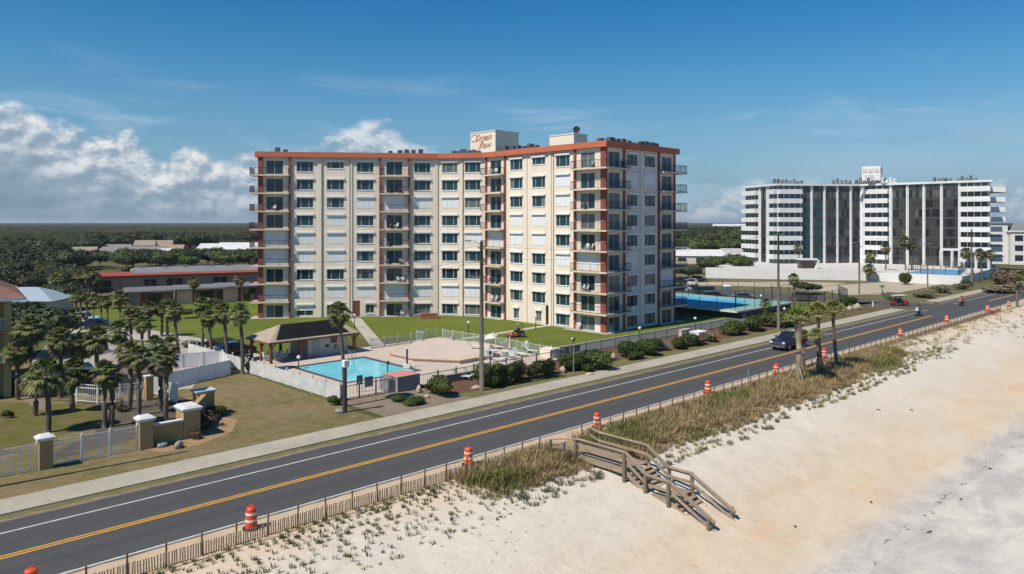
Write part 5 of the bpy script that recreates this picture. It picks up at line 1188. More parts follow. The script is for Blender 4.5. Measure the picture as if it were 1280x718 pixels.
for a in ((552, 494, 32, 26, 'round dark shrub in front of the pump house end, left of the tall pole', 0), (605, 484, 30, 28, 'dark shrub touching the left side of the tall grey pole foot'), (622, 482, 28, 28, 'dark shrub just right of the tall grey pole foot', 1), (647, 476, 31, 27, 'tall round dark shrub midway between the tall pole and the slim lamp', 2),
          (673, 472, 26, 22, 'dark shrub left of the white rock near the slim lamp', 0), (687, 468, 20, 20, 'smaller dark shrub behind the white rock near the slim lamp', 1), (712, 463, 34, 22, 'broad dark shrub behind the slim lamp post', 2), (742, 460, 38, 24, 'largest spreading shrub right of the slim lamp post', 0), (733, 464, 16, 10, 'low mounded shrub at the foot of the largest shrub', 1),
          (783, 446, 28, 20, 'round shrub right of the pale upright rock', 1), (792, 449, 20, 10, 'low shrub beneath the round shrub by the pale rock', 0), (806, 443, 30, 20, 'wide green shrub in front of the driveway lamp', 2), (822, 438, 20, 15, 'small dark shrub left of the spiky agave', 0), (848, 436, 20, 16, 'olive shrub right of the spiky agave', 2), (866, 433, 20, 16, 'dark shrub in front of the white cabinet', 0),
          (919, 418, 34, 17, 'clipped hedge mound left of a pair by the sidewalk', 1), (942, 414, 30, 19, 'clipped hedge mound right of a pair by the sidewalk', 2), (958, 408, 30, 18, 'broad hedge behind the utility pole near the pickup', 0), (988, 408, 26, 22, 'dark hedge behind the dark pickup truck', 1), (917, 394, 14, 8, 'small shrub before the tennis court lamp', 0), (520, 505, 28, 9, 'low spreading shrub at the foot of the pump house', 1), (500, 503, 18, 8, 'low dark ground shrub left of the pale rock', 0),
          (418, 507, 12, 12, 'small shrub at the foot of the dark post', 0), (1055, 382, 14, 12, 'dark shrub beside the pale rocks at the side street corner', 0), (1065, 380, 12, 9, 'small dark shrub behind the pale rocks', 1), (1207, 358, 12, 8, 'dark shrub at the corner of the hotel wall', 0), (1133, 356, 14, 16, 'green bush against the white hotel wall', 2)):
    shrub(a[0], a[1], a[2], a[3], a[4], a[5] if len(a) > 5 else 0)
for x, y, w, h, lb, mi in ((888, 427, 22, 13, 'dry tan ornamental grasses left of the clipped hedges', 3), (878, 431, 22, 12, 'dry tan clump before the white cabinet', 4), (856, 434, 16, 12, 'reddish dry shrub between olive and dark shrubs', 5), (1252, 356, 34, 19, 'red brown brushy thicket right of the hotel corner', 5), (1272, 352, 30, 14, 'yellowish brush on the dune at right', 3), (1240, 366, 40, 8, 'dry brush beyond the sidewalk end', 4), (1262, 366, 26, 12, 'dry tangled brush behind the grey dune post', 4),
      (257, 535, 34, 20, 'bare brown flower bed shrub in front of the sign wall', 5), (243, 548, 18, 12, 'dark brown shrub at the foot of the broad pillar', 5), (263, 522, 26, 14, 'thin shrub beside the blue-capped pillar', 0), (313, 466, 18, 22, 'leafless brown shrub against the long white fence', 5), (150, 515, 14, 16, 'orange brown dead plant beneath the paired palms', 5), (10, 523, 10, 10, 'small cycad on the front lawn', 0), (280, 432, 30, 9, 'dark low shrub behind the service yard', 0), (240, 434, 30, 8, 'low brown hedge behind the service yard', 5), (1180, 366, 26, 9, 'dark scrub on the sandy lot', 4), (1150, 372, 30, 8, 'low scrub on the corner of the sandy lot', 4), (1120, 376, 24, 7, 'low scrub behind the golf cart', 4), (1200, 362, 20, 8, 'scrub near the hotel wall corner', 4), (1110, 371, 20, 6, 'low scrub left of the golf cart', 4)): shrub(x, y, w, h, lb, mi)
# agave
t = thing('agave', G(831, 438), 'blue grey spiky agave among the shrubs', 'agave'); b = MB(); r = random.Random(3)
for i in range(44):
    a = i*2.4; e_ = rad(10+70*(i/44)); D = Vector((math.cos(a)*math.cos(e_), math.sin(a)*math.cos(e_), math.sin(e_))); S = Vector((-math.sin(a), math.cos(a), 0)); l = 1.25*r.uniform(.8, 1.1)
    b.face([-S*.06, S*.06, D*l*.5+S*.07, D*l*.5-S*.07]); b.face([D*l*.5-S*.07, D*l*.5+S*.07, D*l])
b.build('leaves', leafmat('agave leaf', (.20, .27, .27), (.26, .32, .30), .1), t)
# rocks
def rock(x, y, wpx, hpx, label, seed=0, m=None):
    p = G(x, y); k = p.y/F; b = MB(); b.ball((0,0,hpx*k*.4), (wpx*k/2, wpx*k*.35, hpx*k*.6), 12, 8)
    for q in range(len(b.v)): v = Vector(b.v[q]); b.v[q] = tuple(v*(1+.28*noise.noise(v*2.2+Vector((seed*3.3, 0, 0)))+.1*noise.noise(v*7)))
    t = b.build('rock', m or mat('coquina rock', (.52, .44, .33), (.36, .31, .25), 2.5, .95, bmp=.8, bscale=8, bdist=.06)); t.location = p; t.rotation_euler.z = seed; tag(t, label, 'rock')
for i, a in enumerate(((524, 491, 9, 9, 'pale upright rock by the low shrub at the pump house'), (534, 497, 10, 4, 'flat rock right of the low shrub near the pump house'), (595, 487, 12, 5, 'flat pinkish rock left of the tall pole foot'), (635, 478, 12, 6, 'pale rock right of the shrub by the tall pole'), (703.6, 466, 12, 8, 'large white rock left of the slim lamp post'), (766, 450, 7, 9, 'pale upright rock between two large shrubs'), (737, 469, 14, 3, 'flat white stone beside the sidewalk under the largest shrub'),
     (1071, 387, 12, 7, 'large pale rock at the side street corner'), (1062, 388, 7, 5, 'smaller pale rock at the side street corner'), (202.5, 559, 13, 7, 'grey boulder on the gravel at the foot of the low wall, left one'), (223, 560, 15, 9, 'grey boulder on the gravel at the foot of the low wall, right one'), (424, 516, 14, 5, 'flat grey rock at the foot of the dark post'), (928, 397, 10, 5, 'pale rocks below the tennis court corner'))):
    rock(*a, seed=i+1, m=mat('grey boulder', (.36, .36, .33), (.2, .2, .18), 2.5, .95, bmp=.8, bscale=8, bdist=.06) if 'grey' in a[4] else None)
# ---- dune grass and seedlings: nobody could count them
def tufts(name, pts, m, label=None):
    b = MB(); r = random.Random(9)
    for (s, d, hgt, n, spread, mi) in pts:
        z = hb(s, d); c = R(s, d, z-.02)
        for i in range(n):
            a = r.uniform(0, 6.28); q = spread*math.sqrt(r.random()); base = c+Vector((math.cos(a)*q, math.sin(a)*q, 0)); ln = hgt*r.uniform(.5, 1.15); le = r.uniform(.05, .55); a2 = a+r.uniform(-1, 1); w = .014+.012*r.random()
            D = Vector((math.cos(a2)*le, math.sin(a2)*le, 1)).normalized(); S = Vector((-math.sin(a2+r.uniform(-1,1)), math.cos(a2), 0))*w
            t1 = base+D*ln*.6; t2 = t1+Vector((D.x*1.6, D.y*1.6, D.z*.7)).normalized()*ln*.45
            b.face([base-S, base+S, t1+S*.8, t1-S*.8], mi); b.face([t1-S*.8, t1+S*.8, t2], mi)
    o = b.build(name, m); tag(o, kind='stuff'); return o
Mg1 = leafmat('tan sea oats', (.40, .31, .155), (.27, .23, .10), 0); Mg2 = leafmat('green dune grass', (.15, .165, .042), (.21, .205, .07), 0); Mg3 = leafmat('fresh green tuft', (.09, .13, .03), (.12, .17, .03), 0); Mg4 = leafmat('grey green dune plant', (.12, .12, .08), (.18, .16, .11), 0)
pts = []; r = random.Random(21)
def dens(s, d): return noise.noise((s*.16, d*.35, 3))
def edge(s): return -28.9+.9*noise.noise((s*.15, 0, 8))+.35*noise.noise((s*.8, 2, 8))
k = 0
while k < 4600:
    s = 27+r.random()**1.25*66; d = r.uniform(-33.9, -27.6)
    if 35.75 < s < 38.05 and d < -27.5: continue
    e_ = edge(s)-(1.3 if s < 36 else 0)-max(0, (s-80)*.1)
    if d > e_: continue
    if s < 30 and r.random() > (s-27)/3: continue
    g = dens(s, d); near = (e_-d); hgt = (.74 if near > .8 else .42)*(1 if s < 60 else 1.0)*r.uniform(.75, 1.15)
    mi = 1 if g+r.uniform(-.15, .15) > .12 else 0
    if s < 36 and g > -.05 and r.random() < .55: mi = 1
    pts.append((s, d, hgt, 15, .27, mi)); k += 1
tufts('dune_grass', pts, [Mg1, Mg2])
pts = []
for i in range(650):                               # dark tufts in rows on the dune slope right of the stairs
    s = r.uniform(38.5, 100); row = r.choice((0, 1, 2)); e_ = edge(s)-max(0, (s-80)*.1); d = e_+.15+row*.62+r.uniform(-.08, .08)
    if (int(s*1.7)+row) % 3 == 0 and r.random() < .7: continue
    pts.append((s, d, .34, 14, .14, 3 if r.random() < .6 else 0))
for i in range(80):
    s = r.uniform(28, 35.3); d = edge(s)-1.2+r.uniform(0, 1.6); pts.append((s, d, .3, 14, .16, 3))
tufts('dune_tufts', pts, [Mg1, Mg2, Mg3, Mg4])
pts = []
for i in range(1500):                              # seedlings between fence and beach at lower left
    s = r.uniform(-2, 29); d = -33.6+(r.random()**1.7)*(5.2 if s > 8 else 6.0)
    d = round(d/.42)*.42+r.uniform(-.07, .07); s = round(s/.5)*.5+r.uniform(-.14, .14)
    if r.random() < .2+.5*max(0, (d+32)/4): continue
    pts.append((s, d, .14+.18*r.random(), 9, .11, r.choice((2, 3, 3, 1))))
for i in range(26): pts.append((29.5+r.gauss(0, 1.0), -31.2+r.gauss(0, .35), .3, 20, .2, 2))
for i in range(10): pts.append((9.6+r.gauss(0, .25), -30.6+r.gauss(0, .15), .22, 16, .12, 2))
for i in range(60): pts.append((r.uniform(2, 30), r.uniform(-29, -25), .1, 5, .07, 0))
tufts('dune_seedlings', pts, [Mg1, Mg2, Mg3, Mg4])
pts = []
for i in range(650):                              # thinner growth along the dune farther away
    s = 84+r.random()*130; d = -33.7+(r.random()**1.6)*(5.5 if s < 120 else 8.5)
    if r.random() < .25: continue
    pts.append((s, d, .4 if r.random() < .7 else .65, 12, .32, r.choice((0, 1, 3, 1)) if dens(s, d) > -.1 else 0))
for cx, cy, n in ((1135, 438, 30), (1150, 434, 26), (1172, 441, 22), (1190, 441, 20), (1174, 449, 14), (1158, 450, 18), (1270, 411, 14)):
    p = G(cx, cy, -.7); s_, d_ = SD(p)
    for i in range(n): pts.append((s_+r.gauss(0, 1.2), d_+r.gauss(0, .35), .16, 16, .22, 2))
tufts('dune_scrub', pts, [Mg1, Mg2, Mg3, Mg4])
# ================================================================ white hotel on the right
def XZ(x, z): return Vector(((x-CX)/F*z, z, 0))
HP = [XZ(932, 249.7), XZ(972, 231.5), XZ(1075, 235.0), XZ(1236, 210.6)]
HT = thing('hotel_building', (HP[1]+HP[2])/2, 'white banded high-rise with dark glass bays and rooftop sign box, at right', 'apartment building')
HH = 27.0; HD = 2.1; HF = [HD-1.25+2.9*k for k in range(9)]
Mhw = mat('hotel white paint', (.74, .74, .73), (.66, .66, .65), .1, .7, world=True); Mhg = [glass('teal hotel glass', (.012, .04, .05), (.025, .06, .07), .08, .8), glass('bronze hotel glass', (.035, .036, .034), (.06, .058, .052), .06, .9)]
Mspan = mat('dark spandrel', (.05, .05, .048), None, 1, .5)
PQ4 = HP[3]+R(1,0)*12+Vector((2, 0, 0)); back = [HP[3]+Vector((10, 18, 0)), HP[2]+Vector((4, 20, 0)), HP[1]+Vector((8, 20, 0)), HP[0]+Vector((8, 16, 0))]
b = MB(); b.prism([p for p in HP]+back, HD, HH-.6); b.build('wall', Mhw, HT, world=True)
b = MB(); b.prism(offset([p for p in HP]+back, .8), HH-.599, HH); b.build('roof', Mhw, HT, world=True)
def bay_glass(P, Q, x0, x1, mt, k=.05):
    u0, u1 = hit(P, Q, x0), hit(P, Q, x1); b = MB(); nn = max(2, int((u1-u0)/.8)); D_, O_ = outw(P, Q); rg = random.Random(int(x0))
    for z in [HD+.1]+[h+1.2 for h in HF[1:]]:
        zt = min(z+2.9, HH-.62); dk = rg.random()
        for i in range(nn):
            ua, ub = u0+(u1-u0)*i/nn, u0+(u1-u0)*(i+1)/nn; q = rg.random(); mi = 2 if q > (.5 if z > 20 else .95) else 1 if q < .25+.3*(dk > .7) else 0
            pp_ = [P+D_*ua+O_*k, P+D_*ub+O_*k]; b.face([(pp_[0].x, pp_[0].y, z), (pp_[1].x, pp_[1].y, z), (pp_[1].x, pp_[1].y, zt), (pp_[0].x, pp_[0].y, zt)], mi)
    b.build('glass_wall', [mt, Mglass3, mat('hotel curtained glass', (.11, .11, .10), (.075, .077, .07), .3, .2, spec=.6, fine=0)], HT, world=True)
    b = MB()
    for z in HF[1:]: fbox(b, P, Q, u0, u1, z+.6, z+1.2, k+.003, k+.06, 0)
    n = max(1, int((u1-u0)/1.1))
    for i in range(1, n): u = u0+(u1-u0)*i/n; fbox(b, P, Q, u-.04, u+.04, HD+.1, HH-.63, k+.063, k+.1, 0)
    b.build('spandrel', Mspan, HT, world=True)
def pillar_h(P, Q, x, w=.38, pr=.28, z0=None): u = hit(P, Q, x); b = MB(); fbox(b, P, Q, u-w/2, u+w/2, HD if z0 is None else z0, HH-.61, .003, pr); b.build('pillar', Mhw, HT, world=True)
def banded(P, Q, x0, x1, mt, ext0=0, ext1=0):
    u0, u1 = hit(P, Q, x0), hit(P, Q, x1)
    for i, z in enumerate(HF):
        if i < 9:
            b = MB(); fbox(b, P, Q, u0, u1, z+1.25, min(z+2.65, HH-.63), .003, .05, 0)
            o = b.build('window', mt, HT, world=True)
            b = MB(); n = max(1, int((u1-u0)/1.6))
            for j in range(1, n): u = u0+(u1-u0)*j/n; fbox(b, P, Q, u-.09, u+.09, z+1.25, min(z+2.65, HH-.63), .053, .1, 0)
            b.build('mullion', Mhw, None); m_ = bpy.context.scene.objects; ob = [x for x in (m_[-1],)][0]
            ob.data.transform(Matrix.Translation(-HT.location)); ob.parent = o
        if i > 0:
            b = MB(); fbox(b, P, Q, u0-ext0, u1+ext1, z-.25, z+1.2, .003, 1.3, 0); b.build('balcony', Mhw, HT, world=True)
P0, P1, P2, P3 = HP
banded(P0, P1, 932.5, 948, Mhg[0], .8, 0); pillar_h(P0, P1, 950); bay_glass(P0, P1, 951.5, 957.5, Mhg[1]); pillar_h(P0, P1, 959)
banded(P0, P1, 962.5, 971.6, Mhg[0]); banded(P1, P2, 972.6, 1000.5, Mhg[0]); bay_glass(P1, P2, 1001.5, 1012.5, Mhg[0])
for a, c in ((1016.5, 1028.5), (1032.5, 1045), (1048.5, 1061.5), (1065.5, 1074.5)): bay_glass(P1, P2, a, c, Mhg[0] if a < 1030 else Mhg[1])
for x in (1014.5, 1030.5, 1046.7, 1063.5): pillar_h(P1, P2, x)
pillar_h(P2, P3, 1079); banded(P2, P3, 1081, 1111, Mhg[0]); 
for x in (1113.5, 1134, 1154.7, 1176.7, 1199): pillar_h(P2, P3, x)
for a, c in ((1115.5, 1132.5), (1136, 1153), (1156.7, 1175), (1178.7, 1197.5)): bay_glass(P2, P3, a, c, Mhg[1])
banded(P2, P3, 1201, 1235, Mhg[1], 0, .8)
# right end face and rear balconies
E0, E1 = P3, P3+Vector((10, 18, 0)); b = MB(); fbox(b, E0, E1, 1, 7, HD+.1, HH-.7, .003, .06); b.build('glass_wall', Mhg[0], HT, world=True)
for i in range(1, 9): b = MB(); fbox(b, E0, E1, 8, 20.4, HF[i]-.25, HF[i]+1.2, .003, 4.6); b.build('balcony', Mhw, HT, world=True)
b = MB(); fbox(b, E0, E1, 7.2, 7.8, HD, HH-.61, .003, .8); b.build('pillar', Mhw, HT, world=True)
# roof sign box
sb = XZ(1100.7, 232); sl_ = XZ(1077.5, 235.5); bx = thing('roof_sign', (sb.x, sb.y, HH), 'white roof sign box with dark lettering on top of the banded hotel', 'sign')
b = MB(); b.prism([sl_, sb, sb+Vector((3.2, 5, 0)), sl_+Vector((3.2, 5, 0))], HH+.9, HH+5.6); b.build('box', Mhw, bx, world=True)
b = MB()
for p in (sl_.lerp(sb, .1), sl_.lerp(sb, .9), sl_.lerp(sb, .5)): b.bar((p.x+.5, p.y+1, HH), (p.x+.5, p.y+1, HH+.9), .3)
b.build('legs', Mdkgrey, bx, world=True)
b = MB(); rr = random.Random(4)
for row, (z0, n, sc) in enumerate(((HH+3.6, 8, 1.3), (HH+1.7, 4, 1.2))):
    for i in range(n):
        u = .45+i*.68+(0 if row == 0 else .6); Lx = (sb-sl_).length
        for k in range(3): a = rr.uniform(0, .5); fbox(b, sl_, sb, u+a*.4, u+a*.4+(.09 if k else .42), z0+(.5*k if not k else 0), z0+(.5*k if not k else 0)+(sc*.9 if k else .12), .003, .06)
b.build('lettering', mat('dark sign lettering', (.06, .06, .06), None, 3, .6), bx, world=True)
for x, z, w, lb in ((985, 236, 9.5, 'dark cluster of cooling units on the left part of the hotel roof'), (1052, 238, 6.5, 'low cluster of units on the middle of the hotel roof'), (1088, 231.5, 9.5, 'row of dark units beneath the hotel roof sign'), (1111, 229, 4.5, 'pale units right of the hotel roof sign'), (1178, 225, 5.5, 'left of two dark unit clusters on the hotel right roof'), (1208, 221, 6.0, 'right of two dark unit clusters on the hotel right roof')):
    t = thing('rooftop_units', (XZ(x, z).x, z, HH), lb, 'cooling unit', None, -.12); b = MB(); n = int(w/1.1)
    for i in range(n): h = rr.uniform(.9, 1.9); xx = -w/2+w*(i+.5)/n; b.tube([(xx, rr.uniform(-.5, .5), .15), (xx, 0, h)], .45, 8); b.box(xx-.5, xx+.5, -.5, .5, 0, .3*h)
    b.build('units', MATS['air conditioner casing'] if 'pale' not in lb else Mhw, t)
# podium with parking deck and raised court
wf = [G(882, 347.7), G(1000, 349.8), G(1080, 351), G(1202.6, 357)]
HPD = thing('hotel_terrace', wf[1], 'long white walled terrace deck in front of the banded hotel', 'terrace')
b = MB(); b.prism(wf+[XZ(1248, 214), XZ(1236, 236), XZ(882, 262)], 0, HD); b.build('base', mat('white terrace wall', (.78, .77, .75), (.72, .71, .69), .15, .8, world=True), HPD, world=True)
b = MB(); b.prism(offset(wf+[XZ(1248, 214), XZ(1236, 236), XZ(882, 262)], -.5), HD+.001, HD+.03); b.build('deck', mat('white deck paint', (.62, .60, .58), (.55, .54, .52), .1, .8, world=True), HPD, world=True)
for a, c, k0, k1, zz in ((0, 21, -.25, .0, HD+.45),):
    b = MB()
    for i in range(3): D_, O_ = outw(wf[i], wf[i+1]); fbox(b, wf[i], wf[i+1], 0, (wf[i+1]-wf[i]).length, HD+.002, HD+(.45 if i < 2 else .2), -.3, -.01)
    b.build('parapet', Mhw, HPD, world=True)
HC = thing('hotel_pool_court', XZ(1165, 196), 'blue court on the hotel terrace with dark fence', 'court')
cp = [G(1136, 342.0, HD), G(1198, 345.2, HD), G(1207, 338.3, HD), G(1160, 336.3, HD)]
b = MB(); b.prism(cp, HD+.035, HD+.09); b.build('surface', mat('blue hotel court', (.10, .26, .42), (.12, .30, .46), .2, .8, world=True), HC, world=True)
b = MB()
for i in range(4):
    p, q = cp[i], cp[(i+1) % 4]; p, q = Vector((p.x, p.y, HD)), Vector((q.x, q.y, HD)); n = int((q-p).length/2.5)
    for j in range(n+1): c = p.lerp(q, j/max(n, 1)); b.bar(c, c+Vector((0,0,2.2)), .09)
    b.bar(p+Vector((0,0,2.2)), q+Vector((0,0,2.2)), .06); b.bar(p+Vector((0,0,1.1)), q+Vector((0,0,1.1)), .04)
b.build('fence', Mdkgrey, HC, world=True)
b = MB(); pe = [XZ(x, z) for x, z in ((1175, 208), (1238, 203), (1240, 210), (1176, 213))]; b.prism(pe, HD+5.0, HD+5.4)
for x in (1176, 1190, 1205, 1220, 1236): p = XZ(x, 208-(x-1175)*.07); b.bar((p.x, p.y, HD), (p.x, p.y, HD+5.0), .5)
t = thing('porch', pe[0], 'white framed porch at the foot of the hotel right end', 'porch'); b.build('frame', Mhw, t, world=True)
t = thing('terrace_shelter', G(1009, 336, HD), 'white slanted entrance shelter on the hotel terrace', 'shelter'); b = MB(); b.box(-2.5, 2.6, -1, 1.5, 2.4, 2.8); b.hexa([(2.0,-1,0),(2.4,-1,0),(2.4,1.5,0),(2.0,1.5,0),(2.7,-1,2.4),(3.1,-1,2.4),(3.1,1.5,2.4),(2.7,1.5,2.4)]); b.build('roof', Mhw, t); b = MB(); b.box(-2.2, 2.0, .2, 1.3, 0, 2.39); b.build('wall', mat('brown grille', (.16, .11, .09), None, 1, .8), t)
# white building at the right edge
def house(loc, rz, w, d, h, rh, mw, mr, label, name='house', group=None, nwin=3, hip=.0, cat='house', ov=.4, storeys=1):
    t = thing(name, loc, label, cat, group, rz); b = MB(); b.box(-w/2, w/2, -d/2, d/2, 0, h); b.build('wall', mw, t)
    b = MB(); a = w/2+ov; e = d/2+ov; r_ = a-hip
    if rh > 0:
        b.face([(-a,-e,h), (a,-e,h), (r_,0,h+rh), (-r_,0,h+rh)]); b.face([(a,e,h), (-a,e,h), (-r_,0,h+rh), (r_,0,h+rh)]); b.face([(-a,e,h), (-a,-e,h), (-r_,0,h+rh)]); b.face([(a,-e,h), (a,e,h), (r_,0,h+rh)]); b.face([(-a,-e,h-.01), (-a,e,h-.01), (a,e,h-.01), (a,-e,h-.01)])
    else: b.box(-a, a, -e, e, h, h+.4)
    b.build('roof', mr, t)
    for k in range(storeys):
        for i in range(nwin):
            x = -w/2+w*(i+.5)/nwin; z0 = h/storeys*k+h/storeys*.35; b = MB(); b.box(x-w/nwin*.22, x+w/nwin*.22, -d/2-.04, -d/2-.003, z0, z0+h/storeys*.42); f = b.build('window', Mglass3, t)
            if w/nwin > 2 and storeys < 3: b = MB(); b.box(x-.04, x+.04, -d/2-.07, -d/2-.041, z0, z0+h/storeys*.42); b.build('frame', Mframe, f)
    return t
WB = thing('white_apartment_block', G(1263, 331), 'white three-storey apartment block with small dark windows at the right edge', 'building', None, -.35)
b = MB(); b.box(0, 34, 0, 16, 0, 10.2); b.box(-5.5, -.003, 3, 14, 0, 12.2); b.build('wall', Mhw, WB); b = MB(); b.box(-.4, 34.4, -.4, 16.4, 10.201, 10.6); b.build('roof', Mhw, WB)
b = MB(); b.face([(0,1,10.61), (34,1,10.61), (34,9,13), (3,9,13)]); b.face([(34,16,10.61), (0,16,10.61), (3,9,13), (34,9,13)]); b.build('roof', Mrg, WB)
for k in range(3):
    for i in range(6): b = MB(); b.box(1.2+5*i, 3.4+5*i, -.05, -.003, 1.2+3.1*k, 3.0+3.1*k); b.build('window', Mglass3, WB); 
    for i in range(2): b = MB(); b.box(-5.0, -1.5, 2.95, 2.997, 1.0+3.2*k, 3.0+3.2*k) if i else None; (b.build('window', Mglass3, WB) if i else None)
    b = MB(); b.box(-8.0, -4.6, 1.8, 3.0, .2+3.2*(k+1)-.3, 3.2*(k+1)+.9); b.build('balcony', Mhw, WB)
WB.scale = (1.13, 1.13, 1.13)
# ---- long low building behind the palms
t = thing('long_low_building', G(215, 372), 'long single-storey pinkish building with a red roof band behind the palm rows', 'building')
pa, pb2 = XZ(84, 158), XZ(322, 176); pa.z = pb2.z = 0
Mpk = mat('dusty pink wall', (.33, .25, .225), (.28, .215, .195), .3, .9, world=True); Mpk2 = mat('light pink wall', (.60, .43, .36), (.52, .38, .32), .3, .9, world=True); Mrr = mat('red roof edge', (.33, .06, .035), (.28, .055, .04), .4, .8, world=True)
D, O = outw(pa, pb2); LL = (pb2-pa).length
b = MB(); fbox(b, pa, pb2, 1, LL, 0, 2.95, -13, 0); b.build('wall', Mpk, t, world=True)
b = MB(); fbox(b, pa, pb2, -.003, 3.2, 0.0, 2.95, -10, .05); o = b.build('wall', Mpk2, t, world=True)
b = MB(); fbox(b, pa, pb2, -.8, LL+.5, 2.96, 3.3, -14, .6)
D_ = pb2-pa
def pt(u, k, z): p = pa+D*u+O*k; return (p.x, p.y, z)
b.face([pt(-.8,.7,3.302), pt(LL+.5,.7,3.302), pt(LL+.5,-.2,3.72), pt(.6,-.2,3.72)]); b.face([pt(-.8,-14,3.302), pt(-.8,.7,3.302), pt(.6,-.2,3.72), pt(.6,-12.6,3.72)]); b.build('roof_band', Mrr, t, world=True)
b = MB(); b.face([pt(12,-.25,3.73), pt(LL+.5,-.25,3.73), pt(LL+.5,-7,4.7), pt(13,-7,4.7)]); b.face([pt(LL+.5,-14,3.86), pt(12,-14,3.86), pt(13,-7,4.7), pt(LL+.5,-7,4.7)]); b.face([pt(12,-14,3.86), pt(12,-.25,3.86), pt(13,-7,4.7)]); rf2 = b.build('roof', mat('grey membrane roof', (.22, .22, .22), (.18, .18, .185), .2, .8, world=True), t, world=True)
for i, x in enumerate((148, 178, 208, 234, 268, 288)):
    u = hit(pa, pb2, x); b = MB(); fbox(b, pa, pb2, u-.25, u+.25, 4.4, 5.2, -6.2, -5.7); o = b.build('vent', Mgrey, None); o.data.transform(Matrix.Translation(-t.location)); o.parent = rf2
for x, w in ((97, 1.2), (108, 1.2), (126, 4), (188, 2.4), (218, 3.2), (275, 3.0)):
    u = hit(pa, pb2, x); b = MB(); fbox(b, pa, pb2, u-w/2, u+w/2, .9, 2.3, .06, .12); f = b.build('window', Mglass3, t, world=True); b = MB(); fbox(b, pa, pb2, u-.04, u+.04, .9, 2.3, .121, .15); o = b.build('frame', Mframe, None); o.data.transform(Matrix.Translation(-t.location)); o.parent = f
for x in (136, 150, 214, 242, 272): u = hit(pa, pb2, x); b = MB(); fbox(b, pa, pb2, u-.08, u+.08, 0, 2.9, .003, .12); b.build('downpipe', Mrr, t, world=True)
def annex(x0, x1, yb, h, lb, gl):
    p, q = G(x0, yb), G(x1, yb-2.5); D, O = outw(p, q); Lq = (q-p).length; t = thing('annex', (p+q)/2, lb, 'building')
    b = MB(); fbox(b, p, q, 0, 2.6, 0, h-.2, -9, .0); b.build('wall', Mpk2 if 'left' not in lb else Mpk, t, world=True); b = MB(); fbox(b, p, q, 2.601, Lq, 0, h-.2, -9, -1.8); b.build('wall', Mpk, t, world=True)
    b = MB(); fbox(b, p, q, -.5, Lq+.6, h-.199, h+.05, -9.5, .5); b.build('roof', mat('grey annex roof', (.20, .195, .20), (.16, .16, .165), .3, .9, world=True), t, world=True)
    b = MB(); fbox(b, p, q, 2.61, 2.7+.5, 0, h-.2, -1.799, -1.0); b.build('column', Mrr, t, world=True)
    for a in gl: b = MB(); fbox(b, p, q, 3.3+a, 3.3+a+2.4, .2, h-.7, -1.797, -1.75); b.build('window', Mglass3, t, world=True)
annex(155, 216, 384, 2.7, 'left low annex with grey flat roof in front of the long building', (.5,)); annex(221, 277, 381, 2.8, 'middle low annex with salmon end wall in front of the long building', (.8, 3.6)); annex(279, 330, 378, 2.9, 'right low annex next to the tower foot', (.5, 3.2))
# ---- blue roofed garage, yellow house
gp = G(42, 396); t = thing('garage', gp, 'pale garage with a light blue hipped metal roof', 'garage', None, .12)
Mgw = mat('pale grey garage wall', (.50, .50, .49), (.45, .45, .44), .4, .8); Mbr = mat('light blue metal roof', (.36, .44, .50), (.32, .40, .46), .4, .5)
b = MB(); b.box(-6.5, 2.5, -.2, 8, 0, 2.5); b.build('wall', Mgw, t); b = MB()
a0, a1, e0, e1, z_, rz_ = -7.3, 3.3, -1.0, 8.8, 2.5, 4.4
b.face([(a0,e0,z_), (a1,e0,z_), (-1.2,3.9,rz_), (-4,3.9,rz_)]); b.face([(a1,e0,z_), (a1,e1,z_), (-1.2,3.9,rz_)]); b.face([(a1,e1,z_), (a0,e1,z_), (-4,3.9,rz_), (-1.2,3.9,rz_)]); b.face([(a0,e1,z_), (a0,e0,z_), (-4,3.9,rz_)]); b.face([(a0,e0,z_-.01), (a0,e1,z_-.01), (a1,e1,z_-.01), (a1,e0,z_-.01)]); b.build('roof', Mbr, t)
b = MB(); b.box(-.9, 1.9, -.26, -.203, 0, 2.15); b.build('garage_door', mat('garage door', (.60, .60, .60), (.55, .55, .55), 2, .6), t)
block(G(62, 410), 7.5, .3, 1.7, Mgw, 'yard_wall', 'pale grey yard wall in front of the garage, left half of two', 'wall', .1); block(G(84, 411), 3.2, .3, 1.6, Mpk, 'yard_wall', 'pinkish grey yard wall right of the garage', 'wall', .1)
c = G(18.5, 497)+Vector((-.35, .1, 0)); t = thing('yellow_house', c, 'yellow three-storey house with red tiled roof and balconies at the left edge', 'house', None, TH-.12)
Myw = mat('ochre yellow wall', (.46, .37, .17), (.40, .32, .15), .4, .9, bmp=.1); ZY = 8.6
LYh = [(-4.2, -.7)]
b = MB(); b.box(-14, 0, 1.2, 13, 0, ZY); b.box(-.55, 0, 0, 1.199, 0, ZY); b.box(-8.2, -7.6, 0, 1.199, 0, ZY); b.build('wall', Myw, t)
Mtile = mat('terracotta roof tiles', (.27, .13, .09), (.21, .11, .08), 1.5, .9, fine=.4, bmp=.5, bscale=9, bdist=.05)
b = MB(); b.face([(-15,-.8,ZY), (1,-.8,ZY), (-3.5,6,ZY+2.3), (-15,6,ZY+2.3)]); b.face([(1,-.8,ZY), (1,14,ZY), (-3.5,6,ZY+2.3)]); b.face([(1,14,ZY), (-15,14,ZY), (-15,6,ZY+2.3), (-3.5,6,ZY+2.3)]); b.face([(-15,-.8,ZY-.01), (-15,14,ZY-.01), (1,14,ZY-.01), (1,-.8,ZY-.01)]); b.build('roof', Mtile, t)
